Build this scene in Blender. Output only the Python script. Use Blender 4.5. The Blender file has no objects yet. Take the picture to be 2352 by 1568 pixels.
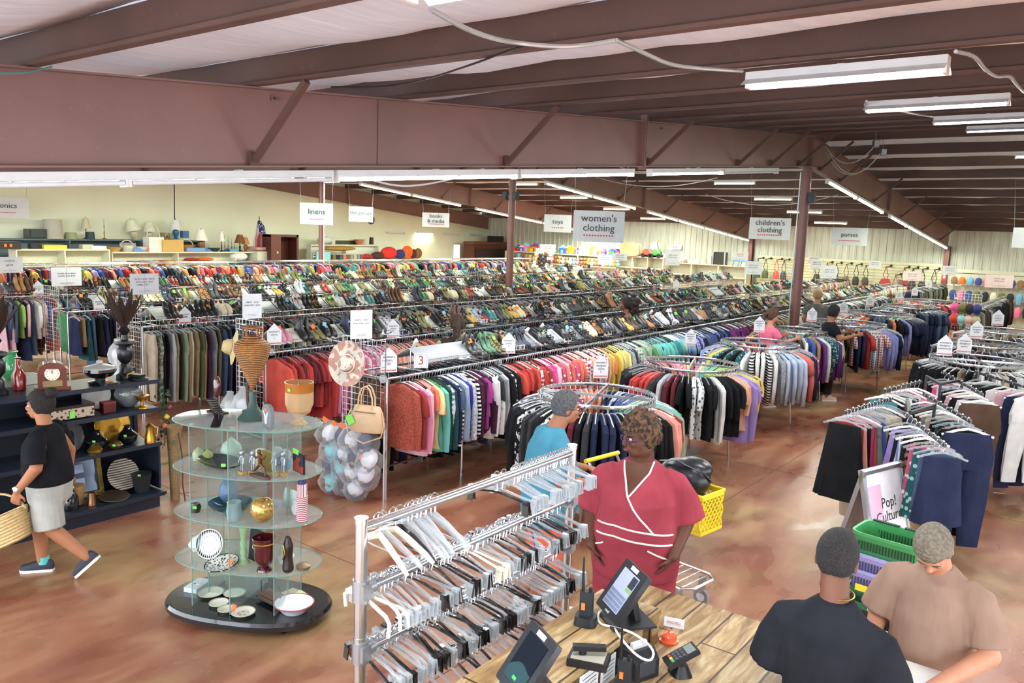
import bpy, bmesh, math, random
import numpy as np
from mathutils import Vector, Matrix, Euler, noise
C = bpy.context.scene.collection
SC = bpy.context.scene
rnd = random.Random(7)
PI = math.pi
# ---------------------------------------------------------------- camera
F_PX, CAM_H = 1848.0, 3.2
_p, _r, _y = math.radians(8.005), math.radians(2.075), math.radians(-37.244)
_fw = Vector((math.sin(_y)*math.cos(_p), math.cos(_y)*math.cos(_p), -math.sin(_p)))
_rt = Vector((math.cos(_y), -math.sin(_y), 0)); _up = _rt.cross(_fw)
_rt, _up = (math.cos(_r)*_rt + math.sin(_r)*_up), (-math.sin(_r)*_rt + math.cos(_r)*_up)
cam_d = bpy.data.cameras.new('camera'); cam = bpy.data.objects.new('camera', cam_d); C.objects.link(cam)
cam_d.sensor_width = 36; cam_d.lens = 36*F_PX/2352; cam_d.clip_start = .05; cam_d.clip_end = 300
M = Matrix((_rt, _up, -_fw)).transposed().to_4x4(); M.translation = (0, 0, CAM_H); cam.matrix_world = M
SC.camera = cam
CAMP = Vector((0, 0, CAM_H))
def ray(u, v): return _rt*((u-1176)/F_PX) - _up*((v-784)/F_PX) + _fw
def PZ(u, v, z=0.0): d = ray(u, v); return CAMP + d*((z-CAM_H)/d.z)      # survey: where a sight line meets a known height
def PX(u, v, x): d = ray(u, v); return CAMP + d*(x/d.x)
def PY(u, v, y): d = ray(u, v); return CAMP + d*(y/d.y)
def PD(u, v, t): return CAMP + ray(u, v)*t
# ---------------------------------------------------------------- world, sun, exposure
SC.view_settings.view_transform = 'Standard'; SC.view_settings.look = 'None'
SC.view_settings.gamma = 1; SC.view_settings.use_curve_mapping = False
SC.view_settings.exposure = 0.3
W = bpy.data.worlds.new('world'); SC.world = W; W.use_nodes = True
bg = W.node_tree.nodes['Background']; bg.inputs[0].default_value = (0.84, 0.92, 1.0, 1); bg.inputs[1].default_value = 5.2
sun_d = bpy.data.lights.new('sun', 'SUN'); sun_d.energy = 9; sun_d.angle = .009; sun_d.color = (1, .93, .84)
sun = bpy.data.objects.new('sun', sun_d); C.objects.link(sun)
SUN_DIR = Vector((-.60, -.25, -.70)).normalized()      # the way the light travels, in through the window wall on the right
sun.rotation_euler = SUN_DIR.to_track_quat('-Z', 'Y').to_euler(); sun.location = (6, 6, 9)
TUBE_W = 72.0
SC.cycles.use_light_tree = True; SC.cycles.max_bounces = 7; SC.cycles.diffuse_bounces = 4; SC.cycles.glossy_bounces = 3
SC.cycles.transmission_bounces = 6; SC.cycles.transparent_max_bounces = 24; SC.cycles.caustics_reflective = False; SC.cycles.caustics_refractive = False
SC.cycles.sample_clamp_indirect = 4; SC.cycles.use_denoising = True
SC.cycles.use_adaptive_sampling = True; SC.cycles.adaptive_threshold = .02
# ---------------------------------------------------------------- materials
def lin(c):
    if isinstance(c, str): c = [int(c[i:i+2], 16)/255 for i in (0, 2, 4)]
    return tuple((x/12.92 if x <= .04045 else ((x+.055)/1.055)**2.4) for x in c[:3]) + (1,)
_mats = {}
def newmat(name):
    m = bpy.data.materials.new(name); m.use_nodes = True
    nt = m.node_tree; b = nt.nodes['Principled BSDF']; return m, nt, b
def N(nt, t, **kw):
    n = nt.nodes.new(t)
    for k, v in kw.items():
        if k.startswith('i_'): n.inputs[int(k[2:]) if k[2:].isdigit() else k[2:]].default_value = v
        else: setattr(n, k, v)
    return n
def ramp(nt, src, stops, interp='LINEAR'):
    r = nt.nodes.new('ShaderNodeValToRGB'); r.color_ramp.interpolation = interp
    e = r.color_ramp.elements
    while len(e) > len(stops): e.remove(e[-1])
    while len(e) < len(stops): e.new(1)
    for k, (p, c) in enumerate(stops): e[k].position = p; e[k].color = c if len(c) == 4 else lin(c)
    nt.links.new(src, r.inputs[0]); return r
def mat(col, rough=.5, metal=0., var=.0, scale=8., bump=0., alpha=1., trans=0., emit=0., coat=0., name=None, spec=None, ior=None):
    key = (str(col), rough, metal, var, scale, bump, alpha, trans, emit, coat, spec)
    if key in _mats: return _mats[key]
    m, nt, b = newmat(name or 'paint_%s' % (col if isinstance(col, str) else 'mix'))
    c = lin(col); b.inputs['Base Color'].default_value = c; b.inputs['Roughness'].default_value = rough
    b.inputs['Metallic'].default_value = metal; b.inputs['Alpha'].default_value = alpha
    b.inputs['Transmission Weight'].default_value = trans; b.inputs['Coat Weight'].default_value = coat
    if spec is not None: b.inputs['Specular IOR Level'].default_value = spec
    if ior: b.inputs['IOR'].default_value = ior
    tc = N(nt, 'ShaderNodeTexCoord'); no = N(nt, 'ShaderNodeTexNoise', i_Scale=scale, i_Detail=3.)
    nt.links.new(tc.outputs['Object'], no.inputs[0])
    v = max(var, .04)
    r = ramp(nt, no.outputs[0], [(.3, tuple(x*(1-v) for x in c[:3])+(1,)), (.7, tuple(min(1, x*(1+v)) for x in c[:3])+(1,))])
    nt.links.new(r.outputs[0], b.inputs['Base Color'])
    if bump:
        bp = N(nt, 'ShaderNodeBump', i_Strength=bump, i_Distance=.01); nt.links.new(no.outputs[0], bp.inputs['Height']); nt.links.new(bp.outputs[0], b.inputs['Normal'])
    if emit: b.inputs['Emission Color'].default_value = c; b.inputs['Emission Strength'].default_value = emit
    _mats[key] = m; return m
def glassy(col, a=.22, rough=.05, name='clear_plastic'):
    # thin clear sheet: mostly see-through, with a reflecting surface
    key = ('glassy', col, a, rough)
    if key in _mats: return _mats[key]
    m, nt, b = newmat(name); nt.nodes.remove(b); out = nt.nodes['Material Output']
    t = N(nt, 'ShaderNodeBsdfTransparent'); g = N(nt, 'ShaderNodeBsdfPrincipled'); mx = N(nt, 'ShaderNodeMixShader'); fr = N(nt, 'ShaderNodeLayerWeight', i_Blend=.35)
    t.inputs[0].default_value = tuple(.55+.45*x for x in lin(col)[:3])+(1,)
    g.inputs['Base Color'].default_value = lin(col); g.inputs['Roughness'].default_value = rough
    ma = N(nt, 'ShaderNodeMath', operation='MULTIPLY_ADD', use_clamp=True); ma.inputs[1].default_value = .75; ma.inputs[2].default_value = a; pw_ = N(nt, 'ShaderNodeMath', operation='POWER'); pw_.inputs[1].default_value = 3.5; fr.inputs[0].default_value = .5
    nt.links.new(fr.outputs['Facing'], pw_.inputs[0]); nt.links.new(pw_.outputs[0], ma.inputs[0]); nt.links.new(ma.outputs[0], mx.inputs[0])
    nt.links.new(t.outputs[0], mx.inputs[1]); nt.links.new(g.outputs[0], mx.inputs[2]); nt.links.new(mx.outputs[0], out.inputs[0])
    _mats[key] = m; return m
def muted(c, k=.14, v=.84):
    x = lin(c); g = (x[0]+x[1]+x[2])/3; return tuple((q*(1-k)+g*k)*v for q in x[:3])+(1,)
def fab(c1, pat='plain', c2='ffffff', s=1.):
    key = ('fab', c1, pat, c2, s)
    if key in _mats: return _mats[key]
    m, nt, b = newmat('fabric_%s_%s' % (pat, c1)); b.inputs['Roughness'].default_value = .9; b.inputs['Specular IOR Level'].default_value = .15
    a, d = muted(c1), muted(c2)
    tc = N(nt, 'ShaderNodeTexCoord'); L = nt.links.new; O = tc.outputs['Object']
    if pat == 'plain':
        no = N(nt, 'ShaderNodeTexNoise', i_Scale=6., i_Detail=2.); L(O, no.inputs[0])
        r = ramp(nt, no.outputs[0], [(.3, tuple(x*.86 for x in a[:3])+(1,)), (.7, tuple(min(1, x*1.1+.004) for x in a[:3])+(1,))])
    elif pat == 'stripe':
        w = N(nt, 'ShaderNodeTexWave', bands_direction='Z', i_Scale=7.*s, i_Distortion=.6); L(O, w.inputs[0]); r = ramp(nt, w.outputs[0], [(.0, a), (.5, d)], 'CONSTANT')
    elif pat == 'pin':
        w = N(nt, 'ShaderNodeTexWave', bands_direction='X', i_Scale=12.*s); L(O, w.inputs[0]); r = ramp(nt, w.outputs[0], [(.0, a), (.75, d)])
    elif pat == 'plaid':
        w = N(nt, 'ShaderNodeTexWave', bands_direction='Z', i_Scale=6.*s); v = N(nt, 'ShaderNodeTexWave', bands_direction='X', i_Scale=6.*s); L(O, w.inputs[0]); L(O, v.inputs[0])
        ad = N(nt, 'ShaderNodeMath', operation='ADD'); L(w.outputs[0], ad.inputs[0]); L(v.outputs[0], ad.inputs[1])
        r = ramp(nt, ad.outputs[0], [(.0, a), (.6, tuple((x+y)/2 for x, y in zip(a, d))), (.95, d)], 'CONSTANT')
    elif pat == 'floral':
        v = N(nt, 'ShaderNodeTexVoronoi', i_Scale=22.*s, i_Randomness=.9); L(O, v.inputs['Vector']); r = ramp(nt, v.outputs['Distance'], [(.0, d), (.3, d), (.36, a)], 'CONSTANT')
    elif pat == 'spot':
        v = N(nt, 'ShaderNodeTexNoise', i_Scale=26.*s, i_Detail=2.); L(O, v.inputs[0]); r = ramp(nt, v.outputs[0], [(.0, a), (.5, d)], 'CONSTANT')
    else:  # knit
        v = N(nt, 'ShaderNodeTexNoise', i_Scale=70.*s, i_Detail=3.); L(O, v.inputs[0]); r = ramp(nt, v.outputs[0], [(.35, a), (.62, d)])
    L(r.outputs[0], b.inputs['Base Color'])
    nb = N(nt, 'ShaderNodeTexNoise', i_Scale=14., i_Detail=2.); mp = N(nt, 'ShaderNodeMapping'); mp.inputs['Scale'].default_value = (1, 1, .25)
    L(O, mp.inputs[0]); L(mp.outputs[0], nb.inputs[0])
    bp = N(nt, 'ShaderNodeBump', i_Strength=.5, i_Distance=.03); L(nb.outputs[0], bp.inputs['Height']); L(bp.outputs[0], b.inputs['Normal'])
    _mats[key] = m; return m
CHROME = mat('d2d4d8', .18, .95, name='chrome'); STEEL = mat('a8aaae', .35, .9, name='steel')
BLACKPL = mat('16171a', .35, name='black_plastic'); WHITEPL = mat('eceae4', .4, name='white_plastic'); CREAMPL = mat('e6e0cc', .4, name='cream_plastic')
PAPER = mat('dcdde0', .8, name='white_card'); CLEAR = glassy('dfe3e6', .26, .12)
# ---------------------------------------------------------------- mesh builder
class MB:
    def __init__(s): s.v = []; s.f = []; s.m = []; s.mats = []; s.cur = 0
    def use(s, m):
        if m not in s.mats: s.mats.append(m)
        s.cur = s.mats.index(m); return s
    def add(s, vs, fs):
        o = len(s.v); s.v.extend([tuple(p) for p in vs]); s.f.extend([tuple(i+o for i in f) for f in fs]); s.m.extend([s.cur]*len(fs)); return s
    def box(s, c, d, rz=0., ry=0., rx=0.):
        hx, hy, hz = d[0]/2, d[1]/2, d[2]/2
        R = Euler((rx, ry, rz)).to_matrix(); c = Vector(c)
        vs = [c + R @ Vector((x*hx, y*hy, z*hz)) for x in (-1, 1) for y in (-1, 1) for z in (-1, 1)]
        return s.add(vs, [(0, 1, 3, 2), (4, 6, 7, 5), (0, 4, 5, 1), (2, 3, 7, 6), (0, 2, 6, 4), (1, 5, 7, 3)])
    def bar(s, p, q, w, h=None, up=(0, 0, 1)):
        p, q = Vector(p), Vector(q); h = h or w; d = (q-p).normalized(); up = Vector(up)
        if abs(d.dot(up)) > .99: up = Vector((1, 0, 0))
        a = d.cross(up).normalized()*w/2; b = a.cross(d).normalized()*h/2
        vs = [e+x+y for e in (p, q) for x, y in ((-a, -b), (a, -b), (a, b), (-a, b))]
        return s.add(vs, [(3, 2, 1, 0), (4, 5, 6, 7), (0, 1, 5, 4), (1, 2, 6, 5), (2, 3, 7, 6), (3, 0, 4, 7)])
    def tube(s, pts, r, n=8, cap=True, closed=False):
        pts = [Vector(p) for p in pts]; k = len(pts); rr = r if isinstance(r, (list, tuple)) else [r]*k
        vs = []; ref = None
        for i, p in enumerate(pts):
            if closed: d = pts[(i+1) % k]-pts[i-1]
            else: d = pts[min(i+1, k-1)]-pts[max(i-1, 0)]
            d = d.normalized() if d.length > 1e-9 else Vector((0, 0, 1))
            if ref is None: ref = Vector((0, 0, 1)) if abs(d.z) < .9 else Vector((1, 0, 0))
            a = d.cross(ref)
            if a.length < 1e-4: a = d.cross(Vector((0, 1, 0)))
            a.normalize(); b = a.cross(d).normalized(); ref = b
            q = rr[i]; q = q if isinstance(q, tuple) else (q, q)
            for j in range(n):
                t = 2*PI*j/n; vs.append(p + a*math.cos(t)*q[0] + b*math.sin(t)*q[1])
        fs = [(i*n+j, i*n+(j+1) % n, (i+1)*n+(j+1) % n, (i+1)*n+j) for i in range(k-1) for j in range(n)]
        if closed: fs += [((k-1)*n+j, (k-1)*n+(j+1) % n, (j+1) % n, j) for j in range(n)]
        elif cap: fs += [tuple(range(n-1, -1, -1)), tuple((k-1)*n+j for j in range(n))]
        return s.add(vs, fs)
    def cyl(s, p, q, r, n=12): return s.tube([p, q], r, n)
    def lathe(s, prof, c=(0, 0, 0), n=20, sx=1., sy=1., R=None):
        c = Vector(c); vs = []; k = len(prof)
        for r, z in prof:
            for j in range(n):
                t = 2*PI*j/n; p = Vector((max(r, 1e-4)*math.cos(t)*sx, max(r, 1e-4)*math.sin(t)*sy, z)); vs.append(c + (R @ p if R else p))
        fs = [(i*n+j, i*n+(j+1) % n, (i+1)*n+(j+1) % n, (i+1)*n+j) for i in range(k-1) for j in range(n)]
        if prof[0][0] < 1e-3: fs.append(tuple(range(n-1, -1, -1)))
        if prof[-1][0] < 1e-3: fs.append(tuple((k-1)*n+j for j in range(n)))
        return s.add(vs, fs)
    def loft(s, rings, cap=True):
        n = len(rings[0]); vs = [p for r in rings for p in r]; k = len(rings)
        fs = [(i*n+j, i*n+(j+1) % n, (i+1)*n+(j+1) % n, (i+1)*n+j) for i in range(k-1) for j in range(n)]
        if cap: fs += [tuple(range(n-1, -1, -1)), tuple((k-1)*n+j for j in range(n))]
        return s.add(vs, fs)
    def ball(s, c, r, n=12, k=8, R=None):
        r = r if isinstance(r, (tuple, list)) else (r, r, r); c = Vector(c); vs = []
        for i in range(k+1):
            a = -PI/2 + PI*i/k
            for j in range(n):
                t = 2*PI*j/n; p = Vector((max(math.cos(a), 1e-3)*math.cos(t)*r[0], max(math.cos(a), 1e-3)*math.sin(t)*r[1], math.sin(a)*r[2])); vs.append(c + (R @ p if R else p))
        fs = [(i*n+j, i*n+(j+1) % n, (i+1)*n+(j+1) % n, (i+1)*n+j) for i in range(k) for j in range(n)]
        fs += [tuple(range(n-1, -1, -1)), tuple(k*n+j for j in range(n))]
        return s.add(vs, fs)
    def prism(s, poly, z0, z1, R=None, c=(0, 0, 0)):
        c = Vector(c); T = (lambda p: c + (R @ Vector(p) if R else Vector(p))); n = len(poly)
        vs = [T((x, y, z0)) for x, y in poly] + [T((x, y, z1)) for x, y in poly]
        fs = [tuple(range(n-1, -1, -1)), tuple(range(n, 2*n))] + [(j, (j+1) % n, n+(j+1) % n, n+j) for j in range(n)]
        return s.add(vs, fs)
    def grid(s, fn, nu, nv):
        vs = [fn(i/nu, j/nv) for i in range(nu+1) for j in range(nv+1)]; w = nv+1
        return s.add(vs, [(i*w+j, (i+1)*w+j, (i+1)*w+j+1, i*w+j+1) for i in range(nu) for j in range(nv)])
    def mesh(s, name, sharp=38, flat=False):
        me = bpy.data.meshes.new(name); me.from_pydata(s.v, [], s.f)
        for m in s.mats: me.materials.append(m)
        if len(s.mats) > 1: me.polygons.foreach_set('material_index', s.m)
        if not flat:
            me.polygons.foreach_set('use_smooth', [True]*len(s.f)); me.set_sharp_from_angle(angle=math.radians(sharp))
        me.update(); return me
    def build(s, name, m=None, parent=None, sharp=38, flat=False, solid=0.):
        if m is not None and not s.mats: s.mats = [m]; s.m = [0]*len(s.f)
        me = s.mesh(name, sharp, flat); o = bpy.data.objects.new(name, me); C.objects.link(o)
        if parent: o.parent = parent
        if solid: md = o.modifiers.new('thickness', 'SOLIDIFY'); md.thickness = solid; md.offset = 0
        return o
def empty(name, loc=(0, 0, 0), rz=0.):
    o = bpy.data.objects.new(name, None); C.objects.link(o); o.location = loc; o.rotation_euler = (0, 0, rz); o.empty_display_size = .1; return o
def tag(o, label, cat, group=None, kind=None):
    o['label'] = label; o['category'] = cat
    if group: o['group'] = group
    if kind: o['kind'] = kind
    return o
def thing(name, label, cat, loc=(0, 0, 0), rz=0., group=None): return tag(empty(name, loc, rz), label, cat, group)
def struct(o): o['kind'] = 'structure'; return o
def copy_tree(o, parent=None):
    c = o.copy(); C.objects.link(c); c.parent = parent
    for ch in o.children: copy_tree(ch, c)
    return c
def text(s, size, m, parent=None, loc=(0, 0, 0), rot=(PI/2, 0, 0), name='lettering', align='CENTER', ext=.001, sp=1.):
    cu = bpy.data.curves.new(name, 'FONT'); cu.body = s; cu.size = size; cu.align_x = align; cu.align_y = 'CENTER'; cu.extrude = ext; cu.space_line = sp
    cu.materials.append(m); cu.resolution_u = 2
    o = bpy.data.objects.new(name, cu); C.objects.link(o); me = bpy.data.meshes.new_from_object(o.evaluated_get(bpy.context.evaluated_depsgraph_get())); bpy.data.objects.remove(o); bpy.data.curves.remove(cu)
    o = bpy.data.objects.new(name, me); C.objects.link(o); o.parent = parent; o.location = loc; o.rotation_euler = rot; return o
# ================================================================ the building
FX = [-6.07, -14.39, -22.7]; YW, YR = 37.64, 18.82; XG = -30.61
def zb(y): return 3.30+.0813*y if y <= YR else 4.83-.0935*(y-YR)          # underside of the rafters
def zt(y): return 3.945+.0825*y if y <= YR else 5.498-.0915*(y-YR)        # top of the rafters
def steel(name, c1, c2, c3, rough):
    m, nt, b = newmat(name); b.inputs['Roughness'].default_value = rough; L = nt.links.new
    tc = N(nt, 'ShaderNodeTexCoord'); a = N(nt, 'ShaderNodeTexNoise', i_Scale=1.1, i_Detail=4.); g = N(nt, 'ShaderNodeTexNoise', i_Scale=16., i_Detail=6.)
    L(tc.outputs['Object'], a.inputs[0]); L(tc.outputs['Object'], g.inputs[0])
    r = ramp(nt, a.outputs[0], [(.38, lin(c1)), (.62, lin(c2))]); r2 = ramp(nt, g.outputs[0], [(.66, (0, 0, 0, 1)), (.78, (.6, .6, .6, 1))])
    mx = N(nt, 'ShaderNodeMixRGB'); L(r2.outputs[0], mx.inputs[0]); L(r.outputs[0], mx.inputs[1]); mx.inputs[2].default_value = lin(c3); L(mx.outputs[0], b.inputs[0]); return m
BEAM = steel('red_oxide_steel', '80605a', '8c6761', '987c6c', .42); PURL = steel('brown_oxide_steel', '574039', '644840', '80604c', .6)
COLM = steel('column_red_oxide', '704843', '7c524c', '86605a', .4)
# floor
m, nt, b = newmat('stained_concrete'); L = nt.links.new; b.inputs['Roughness'].default_value = .3; b.inputs['Specular IOR Level'].default_value = .5
tc = N(nt, 'ShaderNodeTexCoord'); mp = N(nt, 'ShaderNodeMapping'); mp.inputs['Rotation'].default_value = (0, 0, .7); mp.inputs['Scale'].default_value = (1, .45, 1); L(tc.outputs['Object'], mp.inputs[0])
a = N(nt, 'ShaderNodeTexNoise', i_Scale=.75, i_Detail=9., i_Roughness=.6, i_Distortion=.9); g = N(nt, 'ShaderNodeTexNoise', i_Scale=2.6, i_Detail=5., i_Roughness=.5, i_Distortion=.8)
k = N(nt, 'ShaderNodeTexNoise', i_Scale=.42, i_Detail=6., i_Roughness=.6); L(mp.outputs[0], a.inputs[0]); L(mp.outputs[0], g.inputs[0]); L(tc.outputs['Object'], k.inputs[0])
r1 = ramp(nt, a.outputs[0], [(.32, lin('75402f')), (.45, lin('8c5640')), (.56, lin('a06c52')), (.7, lin('bb9674'))])
r2 = ramp(nt, g.outputs[0], [(.35, lin('703a2c')), (.52, lin('95614a')), (.7, lin('b7926f'))])
mx = N(nt, 'ShaderNodeMixRGB', i_0=.45); L(r1.outputs[0], mx.inputs[1]); L(r2.outputs[0], mx.inputs[2])
r3 = ramp(nt, k.outputs[0], [(.50, (0, 0, 0, 1)), (.62, (.75, .75, .75, 1))]); r4 = ramp(nt, g.outputs[0], [(.4, lin('8c744c')), (.6, lin('b09668'))])
mx2 = N(nt, 'ShaderNodeMixRGB'); L(r3.outputs[0], mx2.inputs[0]); L(mx.outputs[0], mx2.inputs[1]); L(r4.outputs[0], mx2.inputs[2]); L(mx2.outputs[0], b.inputs[0])
rr = ramp(nt, g.outputs[0], [(.3, (.22,)*3+(1,)), (.75, (.42,)*3+(1,))]); L(rr.outputs[0], b.inputs['Roughness'])
FLOORM = m
f = MB().box((-13, 17.5, -.06), (37, 43, .12)).build('floor', FLOORM); struct(f)
jm = mat('5d3a2e', .8); q = MB()
for yy in (4.9, 10.9, 16.9, 22.9, 28.9): q.box((-13, yy, .0008), (36.5, .007, .0015))
for xx in (-3.6, -9.7, -15.8, -21.9): q.box((xx, 17.5, .0008), (.007, 42, .0015))
struct(q.build('trim_1', jm))
# walls
CREAM = mat('eef2da', .6, var=.03, scale=.6, name='cream_paint')
struct(MB().add([(XG-.1, -4, 0), (XG-.1, YR, 0), (XG-.1, YW+.1, 0), (XG-.1, YW+.1, 3.9), (XG-.1, YR, 6.2), (XG-.1, -4, 4.2), (XG, -4, 0), (XG, YR, 0), (XG, YW+.1, 0), (XG, YW+.1, 3.9), (XG, YR, 6.2), (XG, -4, 4.2)],
    [(0, 5, 4, 1), (1, 4, 3, 2), (6, 7, 10, 11), (7, 8, 9, 10), (5, 11, 10, 4), (4, 10, 9, 3), (2, 3, 9, 8), (0, 6, 11, 5), (0, 1, 7, 6), (1, 2, 8, 7)]).build('wall_left', CREAM, flat=True))
m, nt, b = newmat('ribbed_metal'); L = nt.links.new; b.inputs['Roughness'].default_value = .5
tc = N(nt, 'ShaderNodeTexCoord'); mp = N(nt, 'ShaderNodeMapping'); mp.inputs['Scale'].default_value = (3, 3, .3); L(tc.outputs['Object'], mp.inputs[0]); g = N(nt, 'ShaderNodeTexNoise', i_Scale=2.5, i_Detail=4.); L(mp.outputs[0], g.inputs[0])
L(ramp(nt, g.outputs[0], [(.3, lin('b9bcae')), (.6, lin('d4d6ca'))]).outputs[0], b.inputs[0]); RIB = m
poly = []; x = XG-.1
while x < 4: poly += [(x, 0), (x+.2, 0), (x+.23, -.035), (x+.27, -.035), (x+.3, 0)]; x += .305
q = MB()
for i in range(len(poly)-1):
    (xa, ya), (xb, yb) = poly[i], poly[i+1]; q.add([(xa, YW+ya, 0), (xb, YW+yb, 0), (xb, YW+yb, 3.92), (xa, YW+ya, 3.92)], [(0, 1, 2, 3)])
struct(q.build('wall_back', RIB, flat=True)); struct(MB().box((-13, YW+.08, 1.96), (36, .1, 3.92)).build('wall_back_outer', RIB))
struct(MB().bar((XG, YW-.12, 3.86), (4, YW-.12, 3.86), .14, .2).build('trim_2', PURL))
# glazed storefront on the right, mullions throw the stripes of sun on the floor
SXW = 1.9
q = MB()
q.box((SXW, 21.6, 3.0), (.12, 22.8, 6.0)); q.box((SXW, 3.2, 4.2), (.12, 14.6, 3.3)); q.box((SXW, 3.2, .12), (.12, 14.6, .24))
for yy in (-3.6, -1.2, .6, 2.2, 3.8, 5.4, 6.9, 8.4): q.box((SXW, yy, 1.4), (.1, .12, 2.4))
q.box((SXW, 3.2, 1.35), (.08, 14, .09)); q.box((SXW, 35.2, 3.0), (.12, 5, 6.0))
struct(q.build('wall_right', mat('cfcfc6', .6, name='storefront_frame')))
struct(MB().box((SXW, 3.2, 1.4), (.012, 14, 2.4)).build('window_1', glassy('ffffff', .03, .02, 'window_glass')))
# columns
def column(y, x, label, r=.105, base=0):
    t = thing('steel_column', label, 'column', (x, y, 0)); t['kind'] = 'structure'
    MB().cyl((0, 0, .02), (0, 0, zb(y)-.02), r, 20).build('shaft', COLM, t); MB().box((0, 0, .01), (.4, .4, .02)).box((0, 0, zb(y)-.02), (.34, .34, .03)).build('end_plates', COLM, t); return t
column(YR, FX[0], 'round red-brown steel column at the right of the women\'s clothing rails, under the roof ridge')
column(YR, FX[1]-.1, 'round red-brown steel column in the middle of the shop with two speakers near its top')
column(YR, FX[2]-.3, 'red-brown steel column behind the linens sign')
for n_, (cx_, ly) in enumerate(((FX[0], YW-.25), (FX[1], YW-.25))):
    t = thing('wall_column', ['red-brown wall column at the end of the nearest rafter, left of the hat wall', 'red-brown wall column behind the children\'s clothing sign'][n_], 'column', (cx_, ly, 0)); t['kind'] = 'structure'
    MB().box((0, -.1, 1.55), (.2, .012, 3.1)).box((0, .15, 1.55), (.2, .012, 3.1)).box((0, .02, 1.55), (.01, .25, 3.1)).build('wide_flange', COLM, t)
    if n_ == 0:
        s_ = MB().box((0, -.115, 2.0), (.17, .012, .62)).build('arrow_sign', mat('c3382c', .5), t); q = MB().prism([(-.05, -.1), (.05, -.1), (.05, -.16), (0, -.24), (-.05, -.16)], 0, .004).prism([(-.02, -.1), (.02, -.1), (.02, .16), (-.02, .16)], 0, .004); a_ = q.build('white_arrow', PAPER, s_); a_.rotation_euler = (PI/2, 0, 0); a_.location = (0, -.123, 2.0)
# rafters
def rafter(x, label, gable=False):
    t = thing('rafter', label, 'beam'); t['kind'] = 'structure'; w = .17
    def seg(y0, y1, nm):
        q = MB(); tw = .008
        a0, a1, b0, b1 = zb(y0), zb(y1), zt(y0), zt(y1)
        q.add([(x-tw, y0, a0), (x-tw, y1, a1), (x-tw, y1, b1), (x-tw, y0, b0), (x+tw, y0, a0), (x+tw, y1, a1), (x+tw, y1, b1), (x+tw, y0, b0)], [(0, 3, 2, 1), (4, 5, 6, 7), (0, 1, 5, 4), (3, 7, 6, 2), (0, 4, 7, 3), (1, 2, 6, 5)])
        q.bar((x, y0, a0), (x, y1, a1), w, .014); q.bar((x, y0, b0), (x, y1, b1), w, .014)
        q.build(nm, BEAM, t, flat=True)
    seg(-2.5, 11.0, 'near_web'); seg(11.0, YR, 'inner_web'); seg(YR, 26.5, 'far_web'); seg(26.5, YW-.3, 'end_web')
    q = MB()
    for yy in (11.0, YR, 26.5):
        q.box((x+.05, yy-.02, (zb(yy)+zt(yy))/2+.02), (.1, .02, zt(yy)-zb(yy)+.14)); q.box((x+.05, yy+.02, (zb(yy)+zt(yy))/2+.02), (.1, .02, zt(yy)-zb(yy)+.14))
        for k in (.12, .25, .75, .88): q.cyl((x+.06, yy-.03, zb(yy)+k*(zt(yy)-zb(yy))), (x+.06, yy-.045, zb(yy)+k*(zt(yy)-zb(yy))), .018, 8)
    q.build('bolted_plate', BEAM, t)
    return t
R1 = rafter(FX[0], 'nearest long red-brown steel rafter crossing the whole picture under the roof')
R2 = rafter(FX[1], 'second steel rafter from the camera, behind the women\'s clothing sign')
R3 = rafter(FX[2], 'third steel rafter from the camera, above the books and media sign')
R4 = rafter(XG+.15, 'steel rafter lying along the top of the cream wall')
q = MB(); q.bar((FX[0]+.012, 5.65, zb(5.65)+.02), (FX[0]+.012, 5.65, zt(5.65)-.01), .006); q.build('weld_seam', mat('6b3f3a', .6), R1)
# purlins
PY_ = [.76+1.737*k for k in range(11)]; PY_ += [2*YR-y for y in reversed(PY_)]; PD_ = .235
pq = []
for k, y in enumerate(PY_):
    z = zt(y)+.01; s = 1 if y < YR else -1
    q = MB(); x0, x1 = XG, 3.2
    q.box(((x0+x1)/2, y, z+PD_/2), (x1-x0, .007, PD_)); q.box(((x0+x1)/2, y-.035, z), (x1-x0, .07, .006)); q.box(((x0+x1)/2, y+.035, z+PD_), (x1-x0, .07, .006)); q.box(((x0+x1)/2, y-.07, z+.012), (x1-x0, .005, .024))
    side = ['front', 'back'][k > 10]; o = q.build('purlin', PURL); o['kind'] = 'structure'; tag(o, 'long brown steel purlin on the %s slope of the roof, %s' % (side, 'near the eave' if (k < 3 or k > 18) else 'near the ridge' if 7 < k < 14 else 'half way up'), 'beam', 'roof purlins on the %s slope %s' % (side, 'near the eave' if (k < 3 or k > 18) else 'near the ridge' if 7 < k < 14 else 'half way up'))
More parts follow.
